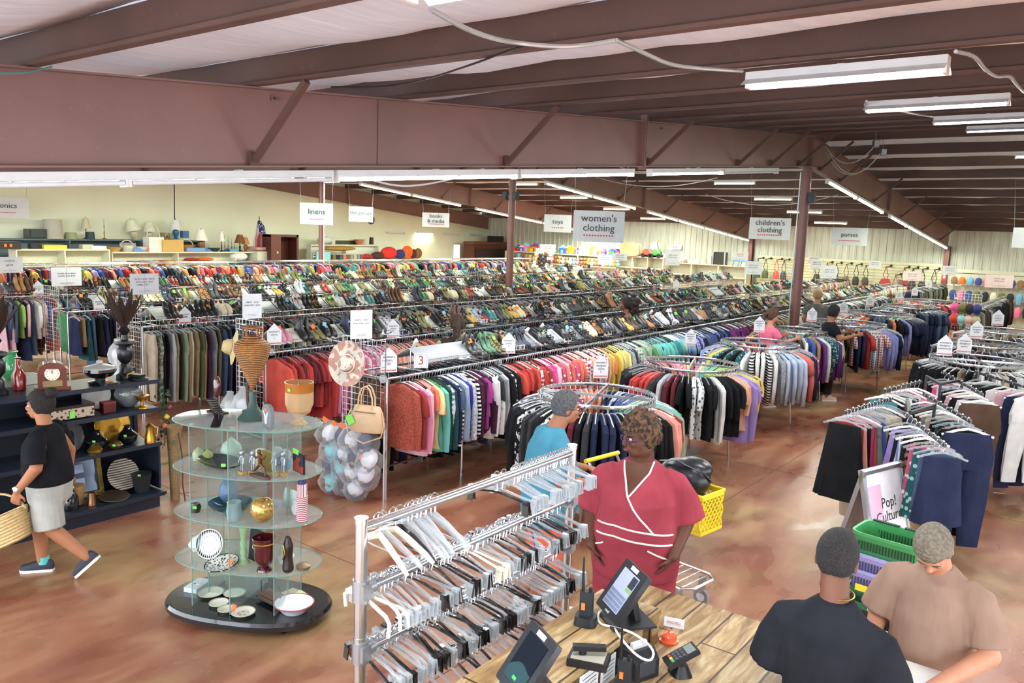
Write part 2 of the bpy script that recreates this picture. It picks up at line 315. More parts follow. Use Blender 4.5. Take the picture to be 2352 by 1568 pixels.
# insulation fabric sagging between purlins
m, nt, b = newmat('insulation_scrim'); L = nt.links.new; b.inputs['Roughness'].default_value = .8
tc = N(nt, 'ShaderNodeTexCoord'); mp = N(nt, 'ShaderNodeMapping'); mp.inputs['Scale'].default_value = (5, .5, 1); L(tc.outputs['Object'], mp.inputs[0]); g = N(nt, 'ShaderNodeTexNoise', i_Scale=2.5, i_Detail=5.); L(mp.outputs[0], g.inputs[0])
L(ramp(nt, g.outputs[0], [(.3, lin('dfe6f6')), (.7, lin('ecf1fd'))]).outputs[0], b.inputs[0]); bp = N(nt, 'ShaderNodeBump', i_Strength=.35, i_Distance=.05); L(g.outputs[0], bp.inputs['Height']); L(bp.outputs[0], b.inputs['Normal'])
q = MB()
edges = [-2.6, -.98] + PY_; edges.insert(13, YR); edges += [YW+.1]
for i in range(len(edges)-1):
    y0, y1 = edges[i], edges[i+1]; sag = .12 if y1-y0 > 1 else .02
    def fn(u, v, y0=y0, y1=y1, sag=sag, i=i):
        x = XG+(3.2-XG)*u; y = y0+(y1-y0)*v; s4 = 4*v*(1-v)
        return (x, y, zt(min(max(y, 0), YW))+PD_+.03-s4*sag*(1+.45*noise.noise((x*.55, i*3.1, 0))+.2*noise.noise((x*1.9, i*5, 2)))-(.03*abs(noise.noise((x*.8, i*7.7, 5)))))
    q.grid(fn, 150, 6)
o = q.build('ceiling', m, solid=.01); struct(o)
struct(MB().add([(XG, -3, zt(0)+.12), (3.3, -3, zt(0)+.12), (3.3, YR, zt(YR)+.35), (XG, YR, zt(YR)+.35), (3.3, YW+.2, zt(YW)+.35), (XG, YW+.2, zt(YW)+.35)], [(0, 1, 2, 3), (3, 2, 4, 5)]).build('ceiling_roof_sheet', mat('b8bcc0', .5, name='roof_sheet'), flat=True, solid=.02))
bpy.data.objects['ceiling_roof_sheet'].location.z = .12
# flange braces from rafter underside up to purlins
def brace(x, y, side, y2, lab):
    o = MB().bar((x+side*.06, y, zb(y)+.05), (x+side*.75, y2, zt(y2)+.0), .05, .05).box((x+side*.05, y, zb(y)+.06), (.03, .09, .13)).build('flange_brace', PURL); o['kind'] = 'structure'; tag(o, lab, 'brace', 'flange braces on the rafters')
for x, nm in zip(FX, ('nearest', 'second', 'third')):
    for y in (4.2, 7.7, 11.2, 14.7, 16.4, 18.1, 19.55, 21.2, 24.7, 28.2, 31.7, 35.2):
        brace(x, y, 1, y, 'slanting steel brace between the %s rafter and a roof purlin' % nm)
        if y > 15: brace(x, y+.05, -1, y+.05, 'slanting steel brace between the %s rafter and a roof purlin' % nm)
# ---------------------------------------------------------------- lamps
TUBE = mat('f6fbff', .3, emit=32., name='lit_tube'); TUBEG = mat('f2ffd8', .3, emit=26., name='lit_tube_warm'); TUBEOFF = mat('e4e4ea', .3, name='unlit_tube'); HOUS = mat('dcdfe0', .4, name='white_enamel')
def light_at(parent, loc, L_, ax, power, col):
    d = bpy.data.lights.new('tube_light', 'AREA'); d.shape = 'RECTANGLE'; d.size = L_; d.size_y = .12; d.energy = power; d.color = col
    o = bpy.data.objects.new('tube_light', d); C.objects.link(o); o.parent = parent; o.location = loc; o.rotation_euler = ax; return o
def fixture(p, q, label, group, lit=1, green=False, refl=True, power=None, ntube=1):
    p, q = Vector(p), Vector(q); c = (p+q)/2; d = q-p; Ln = d.length; rz = math.atan2(d.y, d.x); pitch = math.asin(d.z/Ln)
    t = thing('ceiling_light', label, 'light fixture', c, 0, group); t.rotation_euler = Euler((0, -pitch, rz), 'XYZ')
    MB().box((0, 0, .055), (Ln, .11, .06)).box((0, 0, .088), (.05, .06, .012)).build('housing', HOUS, t)
    if refl: MB().add([(-Ln/2, -.055, .03), (Ln/2, -.055, .03), (Ln/2, -.13, -.015), (-Ln/2, -.13, -.015), (-Ln/2, .055, .03), (Ln/2, .055, .03), (Ln/2, .13, -.015), (-Ln/2, .13, -.015)], [(0, 1, 2, 3), (4, 7, 6, 5)]).build('reflector', HOUS, t, flat=True, solid=.003)
    for s in (-1, 1): MB().box((s*(Ln/2-.012), 0, .0), (.022, .1, .06)).build('lamp_holder', WHITEPL, t)
    tm = (TUBEG if green else TUBE) if lit else TUBEOFF
    nt_ = max(1, round(Ln/1.5)) if Ln > 2 else 1
    for k in range(ntube):
        yy = 0 if ntube == 1 else (-.035+.07*k)
        MB().tube([(-Ln/2+.03, yy, 0), (Ln/2-.03, yy, 0)], .019, 10).build('tube', tm, t)
    if lit: light_at(t, (0, 0, -.03), Ln-.1, (0, 0, 0), (power or TUBE_W)*Ln/1.3, (.96, 1, .86) if green else (.93, .97, 1))
    return t
# strips bolted under the three rafters
for x, nm, gr in zip(FX, ('nearest', 'second', 'third'), (0, 1, 1)):
    runs = [(.2, 3.1, 0), (3.1, 5.05, 0), (5.1, 7.9, 1), (7.95, 10.75, 1), (11.3, 14.0, 1), (14.05, 16.8, 0)] if x == FX[0] else [(6.3, 8.7, 1), (8.7, 11, 1), (11.3, 13.7, 1), (13.7, 16.2, 1)]
    runs += [(20.3, 22.9, 1), (23.0, 25.9, 1), (26.9, 29.3, 1), (29.4, 31.8, 1), (31.9, 34.3, 1), (34.4, 36.9, 1)]
    for y0, y1, lit in runs:
        fixture((x+.02, y0, zb(y0)-.12), (x+.02, y1, zb(y1)-.12), '%s fluorescent strip under the %s rafter, on its %s half' % ('lit' if lit else 'unlit', nm, 'near' if y0 < YR else 'far'), 'fluorescent strips along the %s rafter' % nm, lit, gr or y0 > 19, refl=False, ntube=1 if lit else 2, power=TUBE_W*(.45 if nm != 'third' else 1.7))
# short fittings hung under every second purlin, one line per bay
for xb, nm, xs in ((-1.75, 'nearest', 0), (-10.2, 'second', 1), (-18.5, 'third', 1)):
    for k, y in enumerate([2.45, 5.97, 9.44, 12.92, 16.4, 21.25, 24.7, 28.2, 31.7, 35.2]):
        if xs and y < 12: continue
        z = zt(y)-.12; sh = .25 if not xs else 0
        xc = xb+sh*(.4 if k else -.2)+(-.35 if k == 3 else 0)+(-.25 if k == 4 else 0)
        xc += {1: -.1, 2: -.15, 3: .22}.get(k, 0)*(not xs)
        lab = {0: 'lit white strip light cut by the top edge of the picture', 1: 'largest lit white fluorescent fitting with a metal reflector, upper right', 2: 'second lit fluorescent fitting with reflector, behind the largest one at upper right', 3: 'third lit fluorescent fitting with reflector, under the second one at upper right', 4: 'fourth and smallest lit fitting of the reflector row at upper right'}.get(k if not xs else 9, 'short lit tube hanging under the roof in the %s bay' % nm)
        if not xs and not k: xc, y, z = -1.44, 2.08, zt(2.08)-.12
        fixture((xc-.67, y, z), (xc+.67, y, z), lab, None if lab[0] in 'lst' and not lab.startswith('short') else 'short ceiling tubes in the %s bay' % nm, 1, bool(xs) or k > 4, refl=(not xs and k < 5), power=TUBE_W*(2.0 if xs == 1 and nm == 'third' else 1))
# four wall fittings on the cream wall, one lit
for k, (u, v, lit) in enumerate([(910, 536, 0), (976, 536, 1), (1037, 539, 0), (1092, 540, 0)]):
    p = PX(u, v, XG+.12); fixture((p.x, p.y-.6, p.z), (p.x, p.y+.6, p.z), ['unlit white strip light on the cream wall, left of the lit one', 'glowing strip light on the cream wall under the books sign', 'unlit strip light on the cream wall just right of the glowing one', 'unlit strip light on the cream wall nearest the corner'][k], None, lit, True, refl=False, power=15)
# ================================================================ clothes, hangers, shoes
COL = dict(black=('1b1c20',), charcoal=('3a3c40',), grey=('8e9196',), pale_grey=('c3c5c9',), white=('f0f0ee',), cream=('e9e2cc',), beige=('c9b596',), khaki=('a48d66',), tan=('b08d62',), brown=('5b4332',),
    burgundy=('6d2230',), dark_red=('9c2b28',), red=('c9332b',), orange_red=('d9452e',), coral=('ee6d5b',), salmon=('f19a86',), peach=('f5b28e',), pink=('ef7fa6',), pale_pink=('f3bccb',), hot_pink=('e53f86',), magenta=('a8248a',), purple=('6b2f7d',), lavender=('a58ad6',), plum=('4e2446',),
    yellow=('efd94e',), lemon=('f0e68c',), mustard=('d6a32e',), orange=('ea7b33',), olive=('6d7044',), lime=('a9d86a',), mint=('a9dcc6',), aqua=('66c9bd',), teal=('2b8f94',), dark_teal=('1f4f52',), green=('4d9a5c',), sage=('9fae8d',), dark_green=('2b4a3a',),
    sky_blue=('8fb9e6',), pale_blue=('bccbe4',), periwinkle=('8f93d8',), blue=('3b5fb5',), denim=('4a5f7e',), navy=('232c4d',), royal_blue=('3a37a0',),
    blue_knit=('8d93a8', 'knit', 'dfe2ea'), grey_knit=('6f767c', 'knit', 'b9bfc2'), rust_knit=('8f3a2a', 'knit', 'c0543c'), striped_navy=('f0f0f0', 'stripe', '262c44'), striped_black=('f0efee', 'stripe', '1c1c20'), striped_coral=('e8655a', 'stripe', 'f6e2dc'),
    plaid_red=('a83a3a', 'plaid', 'e9d6d6'), plaid_blue=('4f7d93', 'plaid', 'dfe9ea'), plaid_black=('e8e8e6', 'plaid', '222226'), plaid_green=('4a6a58', 'plaid', 'cfd8c4'), floral_red=('8c2f32', 'floral', 'e6c9b4'), floral_white=('ececea', 'floral', '5a6c80'), floral_purple=('7b4fa3', 'floral', 'e6dcf0'), floral_teal=('235d63', 'floral', 'a5d3c8'), floral_pink=('c84f78', 'floral', 'f2e6ea'),
    spotted_black=('1d1d20', 'spot', 'd9d6cf'), leopard=('8d6a45', 'spot', '2a2018'), camouflage=('6f7560', 'spot', 'a9ab97'), striped_blue=('dfe6f4', 'pin', '6b7fb8'), striped_pink=('f4e6ea', 'pin', 'b5447a'), white_print=('efeeec', 'floral', 'b9b9bd'))
def cmat(n): t = COL[n]; return fab(*t) if len(t) > 1 else fab(t[0])
def cword(n): return {'blue_knit': 'heathered blue', 'grey_knit': 'grey knitted', 'rust_knit': 'rust knitted', 'striped_navy': 'navy striped', 'striped_black': 'black striped', 'striped_coral': 'coral striped', 'plaid_red': 'red plaid', 'plaid_blue': 'blue plaid', 'plaid_black': 'black checked', 'plaid_green': 'green plaid',
    'floral_red': 'red floral', 'floral_white': 'white floral', 'floral_purple': 'purple floral', 'floral_teal': 'teal floral', 'floral_pink': 'pink floral', 'spotted_black': 'black spotted', 'striped_blue': 'blue striped', 'striped_pink': 'pink striped', 'white_print': 'white printed'}.get(n, n.replace('_', ' '))
def oval(w, d, z, n, cx=0., cy=0., e=.8, rip=0., ph=0.):
    out = []
    for j in range(n):
        t = 2*PI*j/n; c, s = math.cos(t), math.sin(t)
        k = 1+rip*math.sin(5*t+ph)
        out.append((cx + w*math.copysign(abs(c)**e, c)*k, cy + d*math.copysign(abs(s)**e, s)*k + rip*.12*math.sin(7*c*2+ph), z))
    return out
def m_shirt(seed, sl='short', w=.205, ln=.66, hi=1, th=.03):
    r = random.Random(seed); q = MB(); n = 14 if hi else 8; L = []
    zs = [(-.085, .05, .5), (-.1, .10, .8), (-.125, .165, 1), (-.155, w*.96, 1), (-.25, w*.97, 1.1)] + [(-.10-ln*f, w*(.96+.07*f*r.uniform(.3, 1.5)), 1.1+.25*f) for f in ((.4, .6, .8, .93, 1) if hi else (.5, 1))]
    ph = r.uniform(0, 6)
    for z, ww, dd in zs: L.append(oval(ww, th*dd, z, n, r.uniform(-.004, .004), r.uniform(-.006, .006), .85, .05*min(1, (-z)*1.6), ph+z*3))
    q.loft(L)
    if sl != 'none':
        for s in (-1, 1):
            l = {'short': .2, 'long': r.uniform(.54, .6), 'half': .36}[sl]; o = r.uniform(.0, .05); a = r.uniform(-.012, .012)
            P = [(s*(w*.8), 0, -.165), (s*(w+.012), a, -.2), (s*(w+.035+o*.5), a*2, -.2-l*.45), (s*(w+.02+o), a*3, -.18-l)]
            q.tube(P, [(.03, .045), (.032, .055), (.03, .048), (.024, .036)] if sl != 'short' else [(.03, .045), (.034, .06), (.034, .062), (.034, .066)], 8 if hi else 6)
    return q.mesh('garment')
def m_pants(seed, hi=1, ln=.98, w=.19):
    r = random.Random(seed); q = MB(); n = 12 if hi else 6; ph = r.uniform(0, 6)
    q.loft([oval(w, .018, -.12, n), oval(w+.01, .026, -.18, n, 0, 0, .8, .05, ph), oval(w+.035, .038, -.3, n, 0, 0, .8, .07, ph), oval(w+.03, .04, -.42, n, 0, 0, .8, .07, ph+1)])
    for s in (-1, 1):
        a = r.uniform(-.03, .05); b = r.uniform(-.03, .03)
        q.loft([oval(.11, .036, -.38, n, s*.105, 0), oval(.105, .032, -.1-ln*.6, n, s*(.1+a*.5), b*.5, .8, .08, ph), oval(.09, .026, -.1-ln*.85, n, s*(.1+a), b, .8, .08, ph), oval(.085, .024, -.1-ln, n, s*(.1+a), b*1.3)])
    return q.mesh('garment')
def m_skirt(seed, hi=1, ln=.6, flare=.1, w=.165):
    r = random.Random(seed); q = MB(); n = 20 if hi else 8; ph = r.uniform(0, 6)
    q.loft([oval(w+flare*f, .018+.03*f+flare*.25*f, -.12-ln*f, n, 0, 0, .9, .09*f, ph) for f in ((0, .12, .35, .6, .85, 1) if hi else (0, .5, 1))]); return q.mesh('garment')
def m_dress(seed, hi=1):
    r = random.Random(seed); q = MB(); n = 14 if hi else 8; ph = r.uniform(0, 6)
    q.loft([oval(w, d, z, n, 0, 0, .88, rp, ph) for z, w, d, rp in ((-.09, .05, .012, 0), (-.13, .15, .024, 0), (-.2, .17, .03, .02), (-.4, .175, .036, .04), (-.7, .2, .045, .08), (-.95, .22, .05, .1), (-1.08, .235, .05, .12))]); return q.mesh('garment')
def m_hanger(kind, hi=1):
    q = MB(); n = 6 if hi else 4
    hook = [(0.018*math.sin(a), 0, -.018+.018*math.cos(a)+.004) for a in [(-2.2+.55*i) for i in range(7 if hi else 5)]]
    q.use(STEEL if kind != 'clear' else CHROME).tube(hook + [(0.006, 0, -.05), (0, 0, -.085)], .0025, n)
    q.use({'black': BLACKPL, 'clear': CLEAR, 'white': WHITEPL}[kind])
    if kind == 'clear' and hi: q.tube([(-.19, 0, -.135), (-.08, 0, -.095), (0, 0, -.08), (.08, 0, -.095), (.19, 0, -.135)], [(.006, .01)]*5, 6)
    else: q.tube([(-.2, 0, -.14), (-.08, 0, -.097), (0, 0, -.08), (.08, 0, -.097), (.2, 0, -.14)], [(.006, .011)]*5, n)
    return q.mesh('hanger')
PROTO = {}
for hi in (1, 0):
    for i in range(3 if hi else 2):
        PROTO['short', hi, i] = m_shirt(i, 'short', .205+.01*i, .60+.03*i, hi); PROTO['long', hi, i] = m_shirt(10+i, 'long', .2+.008*i, .64+.04*i, hi)
        PROTO['tank', hi, i] = m_shirt(20+i, 'none', .17, .58+.04*i, hi); PROTO['pants', hi, i] = m_pants(i, hi); PROTO['skirt', hi, i] = m_skirt(i, hi, .46+.1*i, .02+.03*i, .14); PROTO['dress', hi, i] = m_dress(i, hi)
        PROTO['child', hi, i] = m_shirt(30+i, 'short', .15, .4, hi, .025); PROTO['half', hi, i] = m_shirt(40+i, 'half', .205, .64, hi)
HANG = {(k, hi): m_hanger(k, hi) for k in ('black', 'clear', 'white') for hi in (0, 1)}
TYPEW = {'short': ('short-sleeved shirt', 'shirt'), 'long': ('long-sleeved shirt', 'shirt'), 'half': ('half-sleeved shirt', 'shirt'), 'tank': ('sleeveless top', 'top'), 'pants': ('trousers', 'trousers'), 'skirt': ('skirt', 'skirt'), 'dress': ('dress', 'dress'), 'child': ('small top', "children's clothes")}
NAMEW = {'short': 'short_sleeved_shirt', 'long': 'long_sleeved_shirt', 'half': 'half_sleeved_shirt', 'tank': 'sleeveless_top', 'pants': 'trousers', 'skirt': 'skirt', 'dress': 'dress', 'child': 'childrens_top'}
ITEMS = []   # every hanging garment: (kind, location, turn, colour, scale, rail phrase, neighbours, hanger)
def hang_run(seq, place, phrase, hg=('black', 'clear', 'black', 'white'), seed=1, far=False, big=0):
    r = random.Random(seed); n = len(seq)
    for i, (k, c) in enumerate(seq):
        p, rz = place(i); pv = cword(seq[i-1][1]) if i else None; nx = cword(seq[i+1][1]) if i+1 < n else None
        ITEMS.append((k, Vector(p), rz, c, r.uniform(1.08, 1.24), phrase, pv, nx, r.choice(hg), r.randrange(3), far))
def finish_items():
    order = sorted(range(len(ITEMS)), key=lambda i: ITEMS[i][10]*1000+(ITEMS[i][1]-CAMP).length); left = dict(shirt=295, top=150, trousers=200, skirt=200, dress=100)
    left["children's clothes"] = 120; bulk = {}
    for i in order:
        k, p, rz, c, s, phrase, pv, nx, hg, vi, far = ITEMS[i]; nm, cat = TYPEW[k]
        if left[cat] > 0 and not far:
            left[cat] -= 1
            o = bpy.data.objects.new(NAMEW[k], PROTO[k, 1, vi]); C.objects.link(o); o.location = p; o.rotation_euler = (0, 0, rz); o.scale = (s, s, s)
            if not o.data.materials: o.data.materials.append(cmat('grey'))
            o.material_slots[0].link = 'OBJECT'; o.material_slots[0].material = cmat(c)
            w = 'black and ' if 0 else ''
            if pv and nx and pv != nx: lab = '%s %s between the %s and %s ones %s' % (cword(c), nm, pv, nx, phrase)
            elif pv and nx: lab = '%s %s between two %s ones %s' % (cword(c), nm, pv, phrase)
            elif nx: lab = '%s %s at the near end, before the %s one, %s' % (cword(c), nm, nx, phrase)
            else: lab = '%s %s, last of its run after the %s one, %s' % (cword(c), nm, pv, phrase)
            ws = lab.split(); lab = lab if len(ws) <= 16 else '%s %s %s' % (cword(c), nm, phrase)
            tag(o, lab, cat, '%s %s' % ({'short': 'shirts', 'long': 'shirts', 'half': 'shirts', 'tank': 'tops', 'pants': 'trousers', 'skirt': 'skirts', 'dress': 'dresses', 'child': "children's clothes"}[k], phrase))
            h = bpy.data.objects.new('hanger', HANG[hg, 1]); C.objects.link(h); h.parent = o
        else: bulk.setdefault(cat, []).append((PROTO[k, 0, vi % 2], Matrix.LocRotScale(p, Euler((0, 0, rz)), Vector((s, s, s))), cmat(c), HANG[hg, 0]))
    for cat, L in bulk.items():
        merge('more_'+cat.replace("'", '').replace(' ', '_'), [(me, M_, [mm]) for me, M_, mm, h in L] + [(h, M_, None) for me, M_, mm, h in L], 'the crowded mass of far %s hanging on the rails deeper in the shop' % {'shirt': 'shirts', 'top': 'tops', 'skirt': 'skirts', 'dress': 'dresses'}.get(cat, cat), cat)
def merge(name, L, label, cat):
    V, Fv, FS, FN, MI = [], [], [], [], []; mats = []; off = 0; cache = {}; ls = 0
    for me, M_, ov in L:
        if me.name not in cache:
            v = np.empty(len(me.vertices)*3, 'f'); me.vertices.foreach_get('co', v); lp = np.empty(len(me.loops), 'i'); me.loops.foreach_get('vertex_index', lp)
            st = np.empty(len(me.polygons), 'i'); me.polygons.foreach_get('loop_total', st); mi = np.empty(len(me.polygons), 'i'); me.polygons.foreach_get('material_index', mi); cache[me.name] = (v.reshape(-1, 3), lp, st, mi)
        v, lp, st, mi = cache[me.name]; A = np.array(M_, 'f'); V.append(v @ A[:3, :3].T + A[:3, 3]); Fv.append(lp+off); off += len(v); FS.append(st)
        src = list(me.materials)
        ms = [(ov[k] if ov and k < len(ov) and ov[k] else (src[k] if k < len(src) else src[-1])) for k in range(max(1, len(src)) if not ov else max(len(src), len(ov)))]
        for m_ in ms:
            if m_ not in mats: mats.append(m_)
        MI.append(np.array([mats.index(m_) for m_ in ms], 'i')[mi])
    V = np.concatenate(V); Fv = np.concatenate(Fv); FS = np.concatenate(FS); MI = np.concatenate(MI)
    me = bpy.data.meshes.new(name); me.vertices.add(len(V)); me.vertices.foreach_set('co', V.ravel()); me.loops.add(len(Fv)); me.loops.foreach_set('vertex_index', Fv)
    me.polygons.add(len(FS)); me.polygons.foreach_set('loop_start', np.concatenate([[0], np.cumsum(FS)[:-1]]).astype('i')); me.polygons.foreach_set('loop_total', FS)
    for m_ in mats: me.materials.append(m_)
    me.polygons.foreach_set('material_index', MI); me.polygons.foreach_set('use_smooth', np.ones(len(FS), bool)); me.update(calc_edges=True); me.validate()
    o = bpy.data.objects.new(name, me); C.objects.link(o); tag(o, label, cat, None, 'stuff'); return o
# ---------------------------------------------------------------- straight rails with shoe trays on top
RZ = 1.44; ROWX = {'A': -6.6, 'B': -8.95, 'C': -12.3, 'D': -14.86, 'E': -18.1}; ROWN = {'A': 'nearest long', 'B': 'second long', 'C': 'third long', 'D': 'fourth long', 'E': 'fifth long'}
ROWY = {'A': (6.35, 30.), 'B': (6.4, 31), 'C': (6.5, 31), 'D': (6.5, 31), 'E': (6.5, 30)}
for k, x in ROWX.items():
    y0, y1 = ROWY[k]; t = thing('clothing_rack', '%s chrome clothes rack with two rails, running back from the aisle' % ROWN[k], 'clothing rack', (x-.3, y0, 0))
    for s, nm in ((1, 'front_rail'), (-1, 'back_rail')): MB().cyl((s*.3, 0, RZ), (s*.3, y1-y0, RZ), .016, 10).build(nm, CHROME, t)
    yy = .0
    while yy <= y1-y0+.01:
        for s in (1, -1): MB().tube([(s*.3, yy, 0), (s*.3, yy, RZ)], .014, 8).cyl((s*.3, yy, 0), (s*.3, yy, .02), .02, 8).build('leg', CHROME, t)
        MB().cyl((-.3, yy, .28), (.3, yy, .28), .01, 6).cyl((-.3, yy, RZ), (.3, yy, RZ), .01, 6).build('cross_bar', CHROME, t)
        yy += 1.345 if yy < 8 else 2.69
    MB().cyl((0, 0, .28), (0, y1-y0, .28), .012, 6).build('floor_bar', CHROME, t)
def yat(u, x, z):
    a, b = 5., 60.
    for _ in range(30):
        m_ = (a+b)/2; d = Vector((x, m_, z))-CAMP; uu = 1176+F_PX*d.dot(_rt)/d.dot(_fw)
        if uu < u: a = m_
        else: b = m_
    return a
def stops_seq(stops, x, z, kinds, step, ymax, r):
    # stops: (pixel column of the photo survey, colour choices) -> colours along the rail
    ys = [(yat(u, x, z), cs) for u, cs in stops]; y = ys[0][0]; seq = []; pos = []
    while y < ymax:
        cs = [c for yy, c in ys if yy <= y][-1]; seq.append((r.choice(kinds), r.choice(cs))); pos.append(y); y += step*r.uniform(.75, 1.3)
    return seq, pos
r = random.Random(3)
# the front rail of the nearest rack, garment by garment first
lead = [('long', 'rust_knit'), ('long', 'dark_red'), ('short', 'dark_red'), ('long', 'pink'), ('long', 'pale_pink'), ('long', 'peach'), ('short', 'salmon'), ('short', 'coral'), ('short', 'lemon'), ('long', 'green'), ('long', 'aqua'), ('long', 'dark_green'), ('long', 'dark_teal'), ('half', 'plaid_blue'), ('long', 'navy'), ('long', 'striped_navy'), ('short', 'denim'),
    ('long', 'pale_blue'), ('long', 'sky_blue'), ('half', 'royal_blue'), ('long', 'blue_knit'), ('long', 'blue_knit'), ('long', 'striped_black'), ('half', 'burgundy'), ('long', 'plum'), ('long', 'plum'), ('long', 'magenta'), ('short', 'magenta'), ('long', 'plum'), ('half', 'white'), ('long', 'white'), ('long', 'white_print'), ('half', 'charcoal'), ('long', 'grey'), ('long', 'pale_grey'), ('long', 'black'), ('half', 'black'), ('long', 'black'), ('long', 'plaid_black'), ('half', 'black'), ('long', 'black')]
yA0, yA1 = 6.56, yat(1158, -6.6, 1.1)
posl = [yA0+(yA1-yA0)*i/len(lead) for i in range(len(lead))]
s2, p2 = stops_seq([(1160, ['red', 'orange_red', 'red', 'dark_red']), (1200, ['orange_red', 'plaid_red', 'red', 'floral_red']), (1222, ['pink', 'hot_pink', 'pale_pink']), (1250, ['coral', 'pale_pink', 'coral', 'pink', 'floral_pink']), (1292, ['striped_coral', 'coral', 'salmon']), (1310, ['peach', 'salmon', 'plaid_red', 'pale_pink', 'peach']), (1365, ['mustard', 'yellow', 'orange']), (1384, ['yellow', 'lemon', 'yellow']), (1410, ['grey_knit', 'grey_knit', 'charcoal', 'plaid_green']), (1440, ['sage', 'lime', 'green', 'sage', 'grey_knit']),
    (1475, ['aqua', 'dark_green', 'aqua']), (1505, ['teal', 'teal', 'aqua']), (1530, ['mint', 'sky_blue', 'pale_blue']), (1556, ['royal_blue', 'pale_blue', 'striped_blue', 'navy']), (1590, ['denim', 'navy', 'striped_blue', 'blue']), (1645, ['purple', 'plum', 'magenta']), (1685, ['burgundy', 'plum', 'dark_red']), (1722, ['brown', 'leopard', 'khaki']), (1765, ['beige', 'khaki', 'sage']), (1800, ['cream', 'beige', 'white']), (1850, ['grey', 'black', 'charcoal'])], -6.6, 1.15, ['short', 'short', 'half', 'short', 'long'], .052, 29.5, r)
seqA = lead+s2; posA = posl+p2
hang_run(seqA, lambda i: ((-6.6, posA[i], RZ+.016), .12*math.sin(i*2.3)+(.75 if i == 20 else .05)), 'on the nearest long rail', ('black', 'black', 'clear', 'white'), 1)
def back(x, y0, y1, step, cols, kinds, seed, phr, z=RZ+.016, rz=0.):
    r = random.Random(seed); n = int((y1-y0)/step); seq = [(r.choice(kinds), r.choice(cols)) for _ in range(n)]
    hang_run(seq, lambda i: ((x, y0+step*i, z), .14*math.sin(i*1.7)+rz), phr, ('black', 'clear', 'black'), seed)
DK = ['black', 'charcoal', 'black', 'navy', 'denim', 'brown', 'grey', 'black', 'plum', 'dark_red', 'khaki']; MIX = list(COL)
back(-7.2, 6.6, 27, .085, DK, ['pants'], 5, 'on the back rail of the nearest rack')
seqB, posB = stops_seq([(632, ['red', 'dark_red', 'orange_red']), (665, ['burgundy', 'red', 'dark_red']), (745, ['plaid_red', 'pale_pink', 'pink', 'red']), (800, ['hot_pink', 'pink', 'pale_pink']), (868, ['peach', 'salmon', 'pale_pink']), (930, ['orange_red', 'peach', 'salmon', 'orange']), (990, ['grey', 'sage', 'grey_knit']), (1090, ['aqua', 'mint', 'pale_blue', 'teal']), (1180, ['denim', 'navy', 'sky_blue', 'blue']), (1300, ['black', 'charcoal', 'plum', 'purple']), (1450, MIX)], -8.95, 1.2, ['short', 'long', 'short'], .055, 29, r)
hang_run(seqB, lambda i: ((-8.95, posB[i], RZ+.016), .12*math.sin(i*2.1)), 'on the second long rail', ('black', 'black', 'clear'), 2)
back(-9.55, 6.6, 24, .1, DK, ['pants', 'short'], 6, 'on the back rail of the second rack')
PN = ['khaki', 'cream', 'black', 'black', 'sage', 'tan', 'khaki', 'beige', 'olive', 'khaki', 'beige', 'camouflage', 'brown', 'plum', 'grey', 'denim', 'black', 'navy']
seqC = [('pants', c) for c in ['beige', 'camouflage', 'black', 'black', 'pale_grey', 'khaki', 'black', 'sage', 'tan', 'cream', 'khaki', 'olive', 'khaki', 'plum', 'grey', 'black', 'khaki', 'denim', 'navy', 'denim', 'black']]; n0 = len(seqC)
yc = [6.6+.072*i for i in range(n0)]; rr_ = random.Random(11)
while yc[-1] < 29: yc.append(yc[-1]+.085); seqC.append((rr_.choice(['pants', 'pants', 'skirt']), rr_.choice(DK+PN+['teal', 'magenta', 'red', 'blue'])))
hang_run(seqC, lambda i: ((-12.3, yc[i], RZ+.016), .1*math.sin(i*1.9)), 'on the third long rail', ('clear', 'black', 'clear'), 3)
back(-12.9, 6.7, 24, .12, DK, ['pants', 'short'], 8, 'on the back rail of the third rack')
SK = ['denim', 'orange', 'leopard', 'leopard', 'dark_teal', 'dark_teal', 'pink', 'charcoal', 'tan', 'floral_red', 'black', 'brown', 'khaki', 'navy', 'black', 'plaid_green']
back(-14.86, 6.6, 29, .1, SK+DK, ['skirt', 'skirt', 'dress'], 9, 'on the fourth long rail')
back(-15.46, 6.7, 24, .14, MIX, ['skirt', 'short'], 12, 'on the back rail of the fourth rack')
back(-18.1, 6.6, 29, .08, ['pale_pink', 'white', 'blue', 'sage', 'lime', 'red', 'cream', 'denim', 'striped_blue', 'black', 'grey', 'beige', 'navy'], ['long', 'half', 'dress'], 10, 'on the fifth long rail')
back(-18.7, 6.7, 22, .12, DK, ['pants', 'short'], 13, 'on the back rail of the fifth rack')
# far double rail in front of the cream wall
t = thing('clothing_rack', 'tall far clothes rack packed with tops in front of the homeware shelves', 'clothing rack', (-21.6, 4.6, 0))
for dx in (0, -.55):
    MB().cyl((dx, 0, 1.87), (dx, 25, 1.87), .018, 8).build('rail', CHROME, t)
    for k in range(12): MB().cyl((dx, .2+2.2*k, 0), (dx, .2+2.2*k, 1.87), .016, 6).build('leg', CHROME, t)
back(-21.6, 5.4, 29, .066, ['burgundy', 'black', 'black', 'navy', 'dark_red', 'mustard', 'dark_green', 'lavender', 'purple', 'olive', 'blue', 'black', 'coral', 'pink', 'red', 'plum', 'teal', 'grey', 'orange_red', 'yellow', 'royal_blue', 'aqua', 'peach', 'floral_red', 'pale_grey', 'beige'], ['tank', 'child', 'short', 'tank'], 15, 'on the tall far rail', 1.886, .5)
